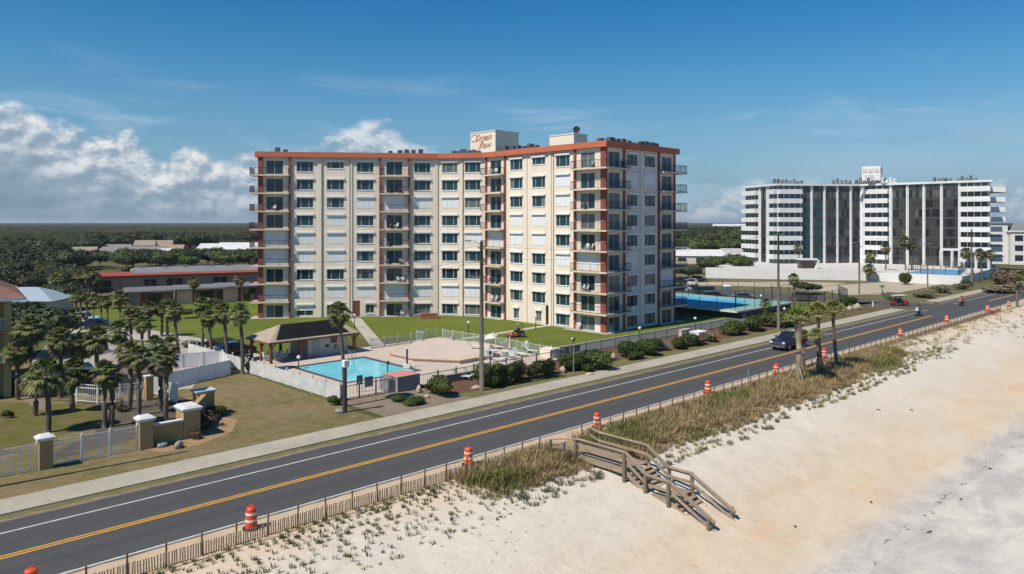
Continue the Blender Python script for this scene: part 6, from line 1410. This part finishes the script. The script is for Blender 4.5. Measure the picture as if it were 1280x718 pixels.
b = MB(); b.box(-15, 1.05, -.86, -.801, ZY-.3, ZY-.02); b.box(1.001, 1.06, -.8, 14, ZY-.3, ZY-.02); b.build('gutter', Mwhite, t)
for k in range(3):
    z = 2.85*k
    if k: b = MB(); b.box(-7.599, -.551, .05, 1.199, z-.25, z); o = b.build('balcony', mat('terracotta balcony edge', (.40, .20, .11), None, 1, .9), t)
    if k:
        b = MB()
        b.box(-7.59, -.56, .08, .13, z+1.0, z+1.07); b.box(-7.59, -.56, .08, .13, z+.1, z+.15)
        for i in range(48): x = -7.5+i*.146; b.box(x, x+.03, .09, .12, z+.151, z+.999)
        b.build('railing', Mwhite, o)
    b = MB(); b.box(-6.5, -1.2, 1.14, 1.197, z+.05, z+2.3); b.build('patio_door', Mglass3, t)
t = thing('barbecue', G(14, 492), 'black covered barbecue beside the yellow house', 'barbecue'); b = MB(); b.ball((0,0,.75), (.75,.45,.65), 12, 8); b.box(-.5, .5, -.35, .35, 0, .75); b.build('cover', mat('black cover', (.02, .02, .022), None, 3, .6), t)
# courtyard kiosk
t = thing('kiosk', G(165, 490), 'small cream kiosk with brown hipped roof behind the paired palms', 'kiosk', None, TH-.4); b = MB(); b.box(-1.9, 1.9, -1.2, 1.4, 0, 1.9); b.build('wall', mat('cream kiosk wall', (.55, .49, .39), None, .6, .9), t)
b = MB(); h = 1.9
for q in ([(-2.3,-1.6), (2.3,-1.6)], [(2.3,-1.6), (2.3,1.8)], [(2.3,1.8), (-2.3,1.8)], [(-2.3,1.8), (-2.3,-1.6)]): b.face([(q[0][0],q[0][1],h), (q[1][0],q[1][1],h), (0,.1,h+.9)])
b.face([(-2.3,1.8,h-.01), (2.3,1.8,h-.01), (2.3,-1.6,h-.01), (-2.3,-1.6,h-.01)]); b.build('roof', mat('brown kiosk roof', (.22, .15, .12), (.17, .12, .10), 1, .9), t); b = MB(); b.box(-.5, .4, -1.24, -1.203, 0, 1.6); b.build('door', Mgrey, t)
# ---- far houses
for x, y, w, d, h, rh, cw, mr, lb in hs_:
    mw = {'teal': mat('teal wall', (.05, .28, .28), None, 1, .8), 'w': mat('off white house wall', (.62, .60, .56), (.55, .53, .5), .5, .9), 't': mat('tan house wall', (.52, .40, .30), None, .5, .9)}[cw]
    house(G(x, y), -math.atan((x-640)/930)*.6+RP.uniform(-.25, .25), w, d, h, rh, mw, mr, lb, hip=2.0 if w > 12 else 0.3)
# ---- tennis court deck
TC = thing('tennis_court', R(104.7, -75), 'raised blue tennis court with green margin beside the tower', 'tennis court')
b = MB(); rbox(b, 106.5, 123, -96, -59.5, 0, .97); rbox(b, 104.7, 106.499, -96, -95.5, 0, .97); b.build('base', mat('painted void shade', (.10, .09, .085), None, 1, .9), TC, world=True)  # dark base colour paints in the shade of the open void below the deck
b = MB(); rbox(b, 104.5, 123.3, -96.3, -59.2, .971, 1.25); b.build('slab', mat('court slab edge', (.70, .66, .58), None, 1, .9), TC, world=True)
b = MB(); rbox(b, 104.9, 122.9, -96, -59.6, 1.2501, 1.27); b.build('margin', mat('green court paint', (.22, .42, .36), (.19, .38, .32), .2, .8, world=True), TC, world=True)
b = MB(); rbox(b, 108.0, 119.5, -93, -63.5, 1.271, 1.285); b.build('surface', mat('blue court paint', (.05, .33, .55), (.06, .36, .58), .2, .75, world=True), TC, world=True)
b = MB()
for s0_, s1_, a_, c_ in ((108.3, 119.2, -63.9, -63.78), (108.3, 119.2, -92.7, -92.58), (108.3, 108.42, -92.7, -63.9), (119.08, 119.2, -92.7, -63.9), (109.7, 109.8, -92.7, -63.9), (117.7, 117.8, -92.7, -63.9), (109.8, 117.7, -72.0, -71.9), (109.8, 117.7, -84.8, -84.7), (113.7, 113.8, -84.7, -72)): rbox(b, s0_, s1_, a_, c_, 1.286, 1.292)
b.build('court_line', Mwhite, TC, world=True)
for s_ in (107.5, 120): b = MB(); b.bar(R(s_, -78, 1.28), R(s_, -78, 2.35), .1); b.build('net_post', Mdkgrey, TC, world=True)
b = MB(); b.bar(R(107.5, -78, 2.25), R(120, -78, 2.25), .05); 
for z in (1.5, 1.7, 1.9, 2.1): b.bar(R(107.5, -78, z), R(120, -78, z), .02)
b.build('net', Mwhite, TC, world=True)
FN = thing('court_fence', R(104.8, -60), 'dark chain-link fence standing round the blue tennis court', 'fence')
ring_ = [R(122.8, -95), R(122.8, -59.7), R(104.9, -59.7), R(104.9, -95)]
b2_ = MB()
for i in range(3):
    p, q = ring_[i], ring_[i+1]; p.z = q.z = 1.25; n = round((q-p).length/3.1)
    for j in range(n+1): c = p.lerp(q, j/n); b = MB(); b.bar(c, c+Vector((0,0,3.0)), .07); b.build('post', Mdkgrey, FN, world=True)
    for z in (3.0,): b2_.bar(p+Vector((0,0,z)), q+Vector((0,0,z)), .04)
    m_ = int((q-p).length/.6)
    for j in range(m_): c = p.lerp(q, (j+.5)/m_); b2_.bar(c+Vector((0,0,.02)), c+Vector((0,0,3.0)), .005)
    for k in range(5): b2_.bar(p+Vector((0,0,.4+.55*k)), q+Vector((0,0,.4+.55*k)), .005)
b2_.build('mesh', Mdkgrey, FN, world=True)
FN2 = thing('corner_fence', G(1059, 377), 'dark fence panel standing behind the pale rocks near the side street', 'fence'); p, q = G(1000, 384), G(1059, 376.5); q2 = G(1048, 371); b = MB()
for a_, c_ in ((p, q), (q, q2)):
    n = max(2, round((c_-a_).length/2.6))
    for j in range(n+1): c = a_.lerp(c_, j/n); b.bar(c, c+Vector((0,0,2.3)), .1)
    b.bar(a_+Vector((0,0,2.3)), c_+Vector((0,0,2.3)), .06); b.bar(a_+Vector((0,0,.2)), c_+Vector((0,0,.2)), .05)
    m_ = int((c_-a_).length/.3)
    for j in range(m_): c = a_.lerp(c_, (j+.5)/m_); b.bar(c+Vector((0,0,.2)), c+Vector((0,0,2.3)), .02)
b.build('panel', Mdkgrey, FN2, world=True)
t = thing('portable_toilet', G(908.5, 372), 'blue grey portable toilet with white roof behind the tennis court', 'portable toilet', None, .2); b = MB(); b.box(-.55, .55, -.55, .55, .1, 2.1); b.build('cabin', mat('blue grey plastic', (.10, .15, .20), (.13, .18, .23), 1, .5), t, bevel=.03); b = MB(); b.box(-.6, .6, -.6, .6, 2.101, 2.35, t=.2); b.build('roof', Mwhite, t); b = MB(); b.box(-.38, .38, -.57, -.552, .15, 1.95); b.build('door', mat('grey blue door', (.2, .26, .31), None, 2, .5), t)
t.location = XZ(908.5, 150)
t = thing('dumpster', XZ(879, 150), 'dark green waste container behind the tennis court', 'container', None, .15); b = MB(); b.box(-2.2, 2.2, -.9, .9, .15, 1.9, t=.08); b.build('body', mat('dark green steel', (.02, .07, .055), (.03, .08, .065), 1, .6), t, bevel=.03); b = MB(); b.box(-2.25, 2.25, -.95, .95, 1.901, 2.0); b.build('lid', Mblack, t)
for x in (-1.5, 0, 1.5): b = MB(); b.box(x-.05, x+.05, -.98, -.9, .2, 1.85); b.build('rib', MATS['dark green steel'], t)
# ================================================================ vehicles
def wheel(par, x, y, r, w=.22, m=Mblack):
    b = MB(); b.tube([(x, y-w/2, r), (x, y-w/2+.03, r), (x, y+w/2-.03, r), (x, y+w/2, r)], [r*.92, r, r, r*.92], 18); o = b.build('wheel', m, par)
    b = MB(); yy = y+(w/2 if y > 0 else -w/2); sg = 1 if y > 0 else -1; b.tube([(x, yy-.02*sg, r), (x, yy+.012*sg, r)], r*.62, 12); b.build('rim', mat('wheel rim', (.45, .45, .46), None, 2, .3, .8), o)
def paint(name, c): return mat(name, c, tuple(x*.9 for x in c), 1, .28, coat=.6, spec=.6, fine=.03)
Mhl = mat('headlight lens', (.7, .72, .74), None, 3, .1); Mtl_ = mat('tail light', (.4, .02, .02), None, 3, .25); Mchr = mat('chrome', (.5, .5, .5), None, 3, .2, .9)
def car(mp, kind='sedan', proto_={}):
    t = thing('parked_car', (0,0,0), 'x', 'car'); W_ = .92
    if kind == 'sedan': low = [(-2.3,.28), (2.3,.28), (2.36,.55), (2.25,.78), (1.15,.95), (-1.55,.98), (-2.3,.92), (-2.38,.6)]; cab = [(-1.75,.96), (1.2,.94), (.45,1.42), (-1.0,1.44)]; H_ = 1.43
    else: low = [(-2.35,.35), (2.35,.35), (2.42,.65), (2.3,.98), (1.25,1.1), (-2.3,1.12), (-2.42,.7)]; cab = [(-2.28,1.1), (1.3,1.09), (.6,1.68), (-2.0,1.72)]; H_ = 1.72
    b = MB(); b.side(low, -W_, W_); b.build('body', mp, t, bevel=.07)
    b = MB(); b.side(cab, -W_+.04, W_-.04, 0, t=.18); c = b.build('cabin', Mglass3, t, bevel=.03)
    b = MB(); xs = [p[0] for p in cab if p[1] > 1.3]; b.box(min(xs)+.02, max(xs)-.02, -W_+.25, W_-.25, H_-.03, H_+.03); b.build('roof', mp, t, bevel=.02)
    for x in (-1.45, 1.45):
        for y in (-W_+.08, W_-.08): wheel(t, x, y, .33)
    for y in (-.62, .62): b = MB(); b.box(2.25, 2.38, y-.2, y+.2, .6, .74); b.build('headlight', Mhl, t); b = MB(); b.box(-2.4, -2.3, y-.2, y+.2, .7, .85); b.build('tail_light', Mtl_, t)
    for y in (-W_-.08, W_+.08): b = MB(); b.box(.75, .95, y-.07, y+.07, .98, 1.1); b.build('mirror', mp, t)
    return t
Mdk, Mgr, Mwc, Mblu, Mbrn, Msil = paint('black car paint', (.015, .016, .018)), paint('dark grey car paint', (.06, .065, .07)), paint('white car paint', (.6, .6, .6)), paint('navy car paint', (.012, .022, .055)), paint('brown car paint', (.09, .06, .05)), paint('silver car paint', (.35, .36, .37))
for mp, k, x, z, rz, lb in ((Mdk, 'suv', 893, 143, .1, 'black parked car behind the court, under the portable toilet'), (Mgr, 'sedan', 930, 143, -.1, 'dark grey parked car at the back right of the tennis court'), (Mbrn, 'suv', 1004, 142, -.25, 'dark brown parked car right of the solitary palm'),
      (Mgr, 'suv', 847, 180, .3, 'dark parked car nearest the tower balconies'), (Msil, 'sedan', 857, 186, .2, 'silver parked car in the row between tower and hotel wall'), (Mwc, 'suv', 866, 176, 1.2, 'white parked car at the end of the row left of the hotel wall'), (Mdk, 'sedan', 872, 188, .2, 'black parked car against the left end of the hotel wall'), (Mwc, 'sedan', 852, 161, .1, 'white parked car behind the green container'),
      (Mblu, 'sedan', 121, 105, .2, 'dark blue parked car seen between the row of six palms'), (Mwc, 'suv', 103, 110, .2, 'white parked van behind the row of six palms'), (Mbrn, 'sedan', 108, 69, .3, 'brown parked car in the courtyard beneath the palm crowns'), (Mdk, 'sedan', 292, 84.5, TH, 'black car behind the palms at the end of the long white fence')):
    t = car(mp, k); t.location = XZ(x, z); t.rotation_euler.z = rz; t['label'] = lb
# pickup truck, in the far lane coming towards the camera
Mpt = paint('navy pickup paint', (.008, .012, .022))
PT = thing('pickup_truck', R(85.2, -41.4, .02), 'dark navy pickup truck driving towards the camera in the far lane', 'pickup truck', None, TH+math.pi)
b = MB(); b.side([(2.95,.45), (3.0,.75), (2.92,1.12), (2.75,1.22), (1.25,1.32), (-.95,1.34), (-2.85,1.34), (-2.9,.6), (-2.8,.5)], -.98, .98); b.build('body', Mpt, PT, bevel=.07)
b = MB(); b.side([(1.35,1.30), (.45,1.86), (-.85,1.9), (-1.15,1.33)], -.9, .9, 0, t=.14); b.build('cabin', Mglass3, PT, bevel=.03)
b = MB(); b.box(-.85, .42, -.74, .74, 1.86, 1.95); b.build('roof', Mpt, PT, bevel=.03)
b = MB(); b.box(-2.75, -1.15, -.8, .8, 1.341, 1.35); b.build('bed', Mblack, PT)
b = MB(); b.box(2.93, 3.02, -.55, .55, .72, 1.08); b.build('grille', Mdkgrey, PT)
for z in (.8, .92, 1.04): b = MB(); b.box(3.021, 3.03, -.52, .52, z, z+.03); b.build('grille_bar', Mchr, PT)
b = MB(); b.box(2.98, 3.08, -.95, .95, .42, .66); b.build('bumper', Mchr, PT, bevel=.03)
for y in (-.76, .76): b = MB(); b.box(2.88, 3.01, y-.17, y+.17, .85, 1.08); b.build('headlight', Mhl, PT); b = MB(); b.box(.9, 1.1, y*1.5-.1, y*1.5+.1, 1.3, 1.5); b.build('mirror', Mpt, PT)
for y in (-.76, .76): b = MB(); b.box(-2.93, -2.88, y-.08, y+.08, .95, 1.3); b.build('tail_light', Mtl_, PT)
for x in (1.95, -1.85):
    for y in (-.88, .88): wheel(PT, x, y, .42, .28)
b = MB(); b.box(3.031, 3.035, -.15, .15, .5, .6); b.build('number_plate', mat('plate', (.6,.6,.58), None, 3, .5), PT)
# people
Mskin = mat('skin', (.50, .32, .23), None, 4, .6)
def figure(parent_loc, rz, joints, label, top, bottom, hat=None, bulk=1.0):
    # joints: local points; one continuous skinned body
    J = joints; names = ['pelvis', 'chest', 'neck', 'head', 'headtop', 'shL', 'elL', 'haL', 'shR', 'elR', 'haR', 'hiL', 'knL', 'foL', 'toL', 'hiR', 'knR', 'foR', 'toR', 'spine']
    idx = {n: i for i, n in enumerate(names)}; E = [('pelvis', 'spine'), ('spine', 'chest'), ('chest', 'neck'), ('neck', 'head'), ('head', 'headtop'), ('chest', 'shL'), ('shL', 'elL'), ('elL', 'haL'), ('chest', 'shR'), ('shR', 'elR'), ('elR', 'haR'), ('pelvis', 'hiL'), ('hiL', 'knL'), ('knL', 'foL'), ('foL', 'toL'), ('pelvis', 'hiR'), ('hiR', 'knR'), ('knR', 'foR'), ('foR', 'toR')]
    rad_ = dict(pelvis=.15, spine=.14, chest=.16, neck=.06, head=.095, headtop=.08, shL=.08, elL=.05, haL=.035, shR=.08, elR=.05, haR=.035, hiL=.10, knL=.065, foL=.045, toL=.04, hiR=.10, knR=.065, foR=.045, toR=.04)
    P = dict(J); P.setdefault('spine', tuple((Vector(P['pelvis'])+Vector(P['chest']))/2)); P.setdefault('headtop', tuple(Vector(P['head'])+Vector((0,0,.1))))
    for s_ in 'LR': P.setdefault('to'+s_, tuple(Vector(P['fo'+s_])+Vector((.16, 0, -.02))))
    me = bpy.data.meshes.new('person'); me.from_pydata([P[n] for n in names], [(idx[a], idx[c]) for a, c in E], [])
    o = bpy.data.objects.new('person', me); COL.objects.link(o)
    sk = o.modifiers.new('skin', 'SKIN'); 
    for i, n in enumerate(names): r_ = rad_[n]*bulk; me.skin_vertices[0].data[i].radius = (r_, r_)
    me.skin_vertices[0].data[0].use_root = True
    ss_ = o.modifiers.new('sub', 'SUBSURF'); ss_.levels = 1; ss_.render_levels = 1
    bpy.context.view_layer.update(); ev = bpy.data.meshes.new_from_object(o.evaluated_get(bpy.context.evaluated_depsgraph_get())); bpy.data.objects.remove(o)
    for m in (top, bottom, Mskin, Mblack): ev.materials.append(m)
    pz = Vector(P['pelvis'])
    for f in ev.polygons:
        c = f.center; near = min(names, key=lambda n: (Vector(P[n])-c).length)
        f.material_index = 2 if near in ('head', 'headtop', 'neck', 'haL', 'haR') else 3 if near[:2] in ('fo', 'to') else 1 if near[:2] in ('kn', 'hi', 'pe') else 0
        f.use_smooth = True
    o = bpy.data.objects.new('person', ev); COL.objects.link(o); o.location = parent_loc; o.rotation_euler.z = rz; tag(o, label, 'person')
    h = Vector(P['head'])
    b = MB(); b.ball((h.x, h.y, h.z+.06), (.135, .13, .12) if hat != 'helmet' else (.155, .145, .16), 12, 8)
    if hat == 'hat': b.tube([(h.x, h.y, h.z+.06), (h.x, h.y, h.z+.075)], .24, 14)
    b.build('helmet' if hat == 'helmet' else 'hat', {'helmet': Mblack, 'hat': mat('straw hat', (.6, .52, .34), None, 4, .9), None: Mblack}[hat], o, smooth=True)
    b = MB(); b.ball((h.x+.1, h.y, h.z+.0), (.03, .02, .02), 6, 4); b.build('nose', Mskin, o); return o
seat = dict(pelvis=(0,0,.0), chest=(-.03,0,.42), neck=(0,0,.58), head=(.03,0,.72), shL=(-.02,.2,.47), shR=(-.02,-.2,.47), elL=(.12,.3,.25), elR=(.12,-.3,.25), haL=(.42,.28,.28), haR=(.42,-.28,.28), hiL=(.02,.11,-.02), hiR=(.02,-.11,-.02), knL=(.42,.2,.02), knR=(.42,-.2,.02), foL=(.40,.2,-.42), foR=(.40,-.2,-.42))
def sp(dz, dx=0, **kw): d = {k: (v[0]+dx, v[1], v[2]+dz) for k, v in seat.items()}; d.update(kw); return d
def cloth(n, c): return mat(n, c, None, 4, .9)
# motorcycles
def moto(loc, rz, label, c1, fair=True):
    t = thing('motorcycle', loc, label, 'motorcycle', None, rz); mp = paint(label[:12]+' paint', c1)
    for x, r in ((.78, .32), (-.78, .33)):
        b = MB(); b.tube([(x, -.08, r), (x, -.05, r), (x, .05, r), (x, .08, r)], [r*.85, r, r, r*.85], 18); o = b.build('wheel', Mblack, t); b = MB(); b.tube([(x, -.085, r), (x, .085, r)], r*.55, 12); b.build('rim', Mchr, o)
    b = MB(); b.side([(-.45,.35), (.4,.32), (.5,.6), (.2,.72), (-.5,.66)], -.16, .16); b.build('engine', Mdkgrey, t, bevel=.03)
    b = MB(); b.side([(-.1,.72), (.5,.72), (.42,.98), (.05,.95)], -.17, .17, 0, .05); b.build('tank', mp, t, bevel=.05)
    b = MB(); b.box(-.75, -.1, -.17, .17, .68, .78); b.build('seat', Mblack, t, bevel=.03)
    b = MB(); b.bar((.78, .09, .32), (.5, .09, 1.0), .05); b.bar((.78, -.09, .32), (.5, -.09, 1.0), .05); b.build('fork', Mchr, t)
    b = MB(); b.bar((.42, -.42, 1.05), (.42, .42, 1.05), .035); b.build('handlebar', Mblack, t)
    if fair:
        b = MB(); b.side([(.5,.78), (.85,.8), (.7,1.15), (.5,1.4), (.45,1.1)], -.3, .3, 0, .1); b.build('fairing', mp, t, bevel=.04)
        for y in (-.3, .3): b = MB(); b.box(-.95, -.45, y-.11, y+.11, .45, .8); b.build('pannier', mp, t, bevel=.04)
    b = MB(); b.ball((.84, 0, .95), .09, 10, 6); b.build('headlight', Mhl, t)
    b = MB(); b.bar((-.8, 0, .8), (-1.0, 0, .7), .26, .05); b.build('fender', mp, t); return t
mz = TH+math.pi
m1 = R(129.3, -41.3, .02); moto(m1, mz, 'white and black touring motorcycle in the far lane beyond the pickup', (.35, .37, .4))
figure(m1+Matrix.Rotation(mz, 3, 'Z') @ Vector((-.25, 0, .86)), mz, sp(0, 0, haL=(.62,.34,.22), haR=(.62,-.34,.22), foL=(.3,.26,-.5), foR=(.3,-.26,-.5)), 'person in dark jacket and helmet riding the white and black motorcycle', cloth('black jacket', (.02,.02,.025)), cloth('dark jeans', (.03,.04,.07)), 'helmet', 1.15)
m2 = R(150.6, -41.0, .02); moto(m2, mz, 'red motorcycle farthest away on the road', (.35, .05, .03))
figure(m2+Matrix.Rotation(mz, 3, 'Z') @ Vector((-.25, 0, .86)), mz, sp(0, 0, haL=(.62,.34,.22), haR=(.62,-.34,.22), foL=(.3,.26,-.5), foR=(.3,-.26,-.5)), 'person in dark red jacket riding the farthest red motorcycle', cloth('dark red jacket', (.16,.03,.02)), MATS['dark jeans'], 'helmet', 1.1)
# golf cart
gz = math.pi*.02+TH*.2; gl = G(1124.5, 382.3); t = thing('golf_cart', gl, 'long red golf cart with white roof turning out of the side street', 'golf cart', None, gz); mp = paint('red cart paint', (.38, .02, .02))
b = MB(); b.side([(-1.6,.3), (1.6,.3), (1.7,.55), (1.25,.85), (.9,.88), (.85,.42), (-1.0,.42), (-1.1,.78), (-1.65,.75)], -.58, .58); b.build('body', mp, t, bevel=.05)
for x in (-.75, .25): b = MB(); b.box(x-.25, x+.25, -.5, .5, .5, .72); b.box(x-.35, x-.25, -.5, .5, .721, 1.15); b.build('seat', mat('black vinyl seat', (.03,.03,.03), None, 3, .6), t)
for x in (-1.45, 1.05):
    for y in (-.5, .5): b = MB(); b.bar((x, y, .7), (x*.85, y, 1.86), .045); b.build('roof_post', Mblack, t)
b = MB(); b.box(-1.5, 1.1, -.6, .6, 1.86, 1.93); b.build('roof', Mwhite, t, bevel=.03)
for x in (-1.15, 1.2):
    for y in (-.55, .55): wheel(t, x, y, .27, .2)
for y in (-.4, .4): b = MB(); b.box(1.62, 1.7, y-.1, y+.1, .55, .68); b.build('headlight', Mhl, t)
figure(gl+Matrix.Rotation(gz, 3, 'Z') @ Vector((.25, .25, .8)), gz, sp(0, 0, foL=(.42,.2,-.38), foR=(.42,-.2,-.38)), 'person in dark shirt driving the red golf cart', cloth('dark shirt', (.05,.05,.06)), MATS['dark jeans'], None, 1.0)
# mower
ml = G(646, 421.5); wz = math.pi+.25; t = thing('riding_mower', ml+Vector((0,0,.02)), 'red zero-turn riding mower on the lawn before the tower', 'mower', None, wz); mr_ = paint('red mower paint', (.34, .035, .025))
b = MB(); b.side([(-.95,.35), (-.1,.35), (-.1,.7), (-.35,.85), (-.95,.8)], -.42, .42); b.build('engine', mat('black engine', (.03,.03,.03), None, 3, .5), t, bevel=.04)
b = MB(); b.side([(-.2,.18), (1.3,.16), (1.35,.32), (.9,.38), (-.2,.45)], -.6, .6); b.build('cutting_deck', mr_, t, bevel=.03)
b = MB(); b.box(-.35, .15, -.26, .26, .6, .72); b.box(-.42, -.3, -.26, .26, .721, 1.1); b.build('seat', MATS['black vinyl seat'], t, bevel=.02)
b = MB()
for y in (-.34, .34): b.bar((.0, y, .5), (.35, y, .95), .04); b.bar((.35, y, .95), (.42, y*.4, 1.0), .04)
b.build('control_lever', Mblack, t)
for y in (-.55, .55): wheel(t, -.6, y, .34, .26); wheel(t, 1.15, y*.8, .18, .14)
b = MB(); b.bar((-.7,-.4,.8), (-.7,-.4,1.7), .04); b.bar((-.7,.4,.8), (-.7,.4,1.7), .04); b.bar((-.7,-.4,1.7), (-.7,.4,1.7), .04); b.build('roll_bar', Mblack, t)
figure(ml+Matrix.Rotation(wz, 3, 'Z') @ Vector((-.12, 0, .84)), wz, sp(0, 0, haL=(.4,.28,.16), haR=(.4,-.28,.16), foL=(.62,.18,-.38), foR=(.62,-.18,-.38)), 'person in grey shirt and straw hat riding the red mower', cloth('grey shirt', (.10,.11,.13)), cloth('charcoal trousers', (.05,.05,.06)), 'hat', 1.05)
# ---- wires, wrack line, driftwood
def wires(p, q, zs, label, sag=1.2):
    t = thing('power_line', p, label, 'power line'); D = (q-p); e = Vector((-D.y, D.x, 0)).normalized()
    for off, z0, z1 in zs:
        b = MB(); pts = [p.lerp(q, i/14)+e*off+Vector((0, 0, z0+(z1-z0)*i/14-sag*4*(i/14)*(1-i/14))) for i in range(15)]
        b.tube([Vector((v.x, v.y, v.z)) for v in pts], .009, 4); b.build('wire', Mdkgrey, t, world=True)
pA, pB, pC, pD_ = G(602, 488.5), G(973, 412), G(1074, 369.5), G(1214.5, 356)
for v in (pA, pB, pC, pD_): v.z = 0
pL = G(-27, 613.3); pL.z = 0
wires(pL, pA, ((0, 13.6, 12.9), (.9, 11.6, 11.7), (-.9, 11.6, 11.7)), 'thin wires running left from the tall pole before the tower')
wires(pA, pB, ((0, 12.9, 13.5), (.9, 11.7, 13.4)), 'thin wires between the tall pole and the pole near the pickup')
wires(pB, pD_, ((.8, 13.4, 12.8), (-.8, 13.4, 12.8)), 'thin wires from the pole near the pickup to the hotel corner pole')
b = MB(); rr = random.Random(31)
for i in range(900):
    s = rr.uniform(5, 150); d = -15.2+1.1*noise.noise((s*.12, 5, 0))+rr.gauss(0, .13); 
    if noise.noise((s*.35, 9, 2)) < -.02: continue
    z = hb(s, d)+.012; a = rr.uniform(0, 6.3); l = rr.uniform(.02, .09); c = R(s, d, z); x = Vector((math.cos(a)*l, math.sin(a)*l, 0)); y = Vector((-math.sin(a), math.cos(a), 0))*l*.4
    b.face([c-x-y, c+x-y, c+x+y+Vector((0,0,.02)), c-x+y])
tag(b.build('wrack_line', mat('dry seaweed', (.12, .085, .06), (.20, .14, .09), 2, 1)), kind='stuff')
for i, (x, y, l, a, lb) in enumerate(((1161, 663, .55, .5, 'dark stick lying on the pale sand at lower right'), (1139, 527, .3, 2.4, 'small dark driftwood piece on the tan sand, upper one'), (1098, 532, .4, 2.6, 'thin driftwood twig on the tan sand near the upper piece'), (1237, 584, .5, .4, 'dark stick on the grey sand edge at right'), (994, 669, .14, 0, 'small dark lump on the tan sand right of the stairs'), (1201, 621, .16, 1, 'reddish lump beside the grey sand edge'), (1089, 636, .12, 2, 'tiny dark lump in the middle of the tan sand'))):
    s_, d_ = SD(G(x, y, -2.5)); z = hb(s_, d_); b = MB(); D = Vector((math.cos(a), math.sin(a), .08)); c = R(s_, d_, z+.03)
    b.tube([c-D*l*.5, c+D*.05*l+Vector((0,0,.03)), c+D*l*.5], [.03, .045, .02] if l > .2 else [.05, .08, .05], 7); o = b.build('driftwood', mat('dark driftwood', (.10, .075, .055), (.17, .13, .10), 2, .95)); tag(o, lb, 'driftwood')
# ---------------------------------------------------------------- the air
hz = MB(); hz.box(-16500, 16500, -16500, 16500, -8, 48)
mh = bpy.data.materials.new('haze air'); mh.use_nodes = True; hn = mh.node_tree; hn.nodes.clear()
ho = hn.nodes.new('ShaderNodeOutputMaterial'); hv = hn.nodes.new('ShaderNodeVolumePrincipled'); hv.inputs['Color'].default_value = (.80, .88, 1, 1); hv.inputs['Density'].default_value = .00010; hv.inputs['Anisotropy'].default_value = .2
hn.links.new(hv.outputs[0], ho.inputs['Volume'])
tag(hz.build('haze', mh), kind='stuff')
scn.cycles.volume_bounces = 0; scn.cycles.volume_step_rate = 10
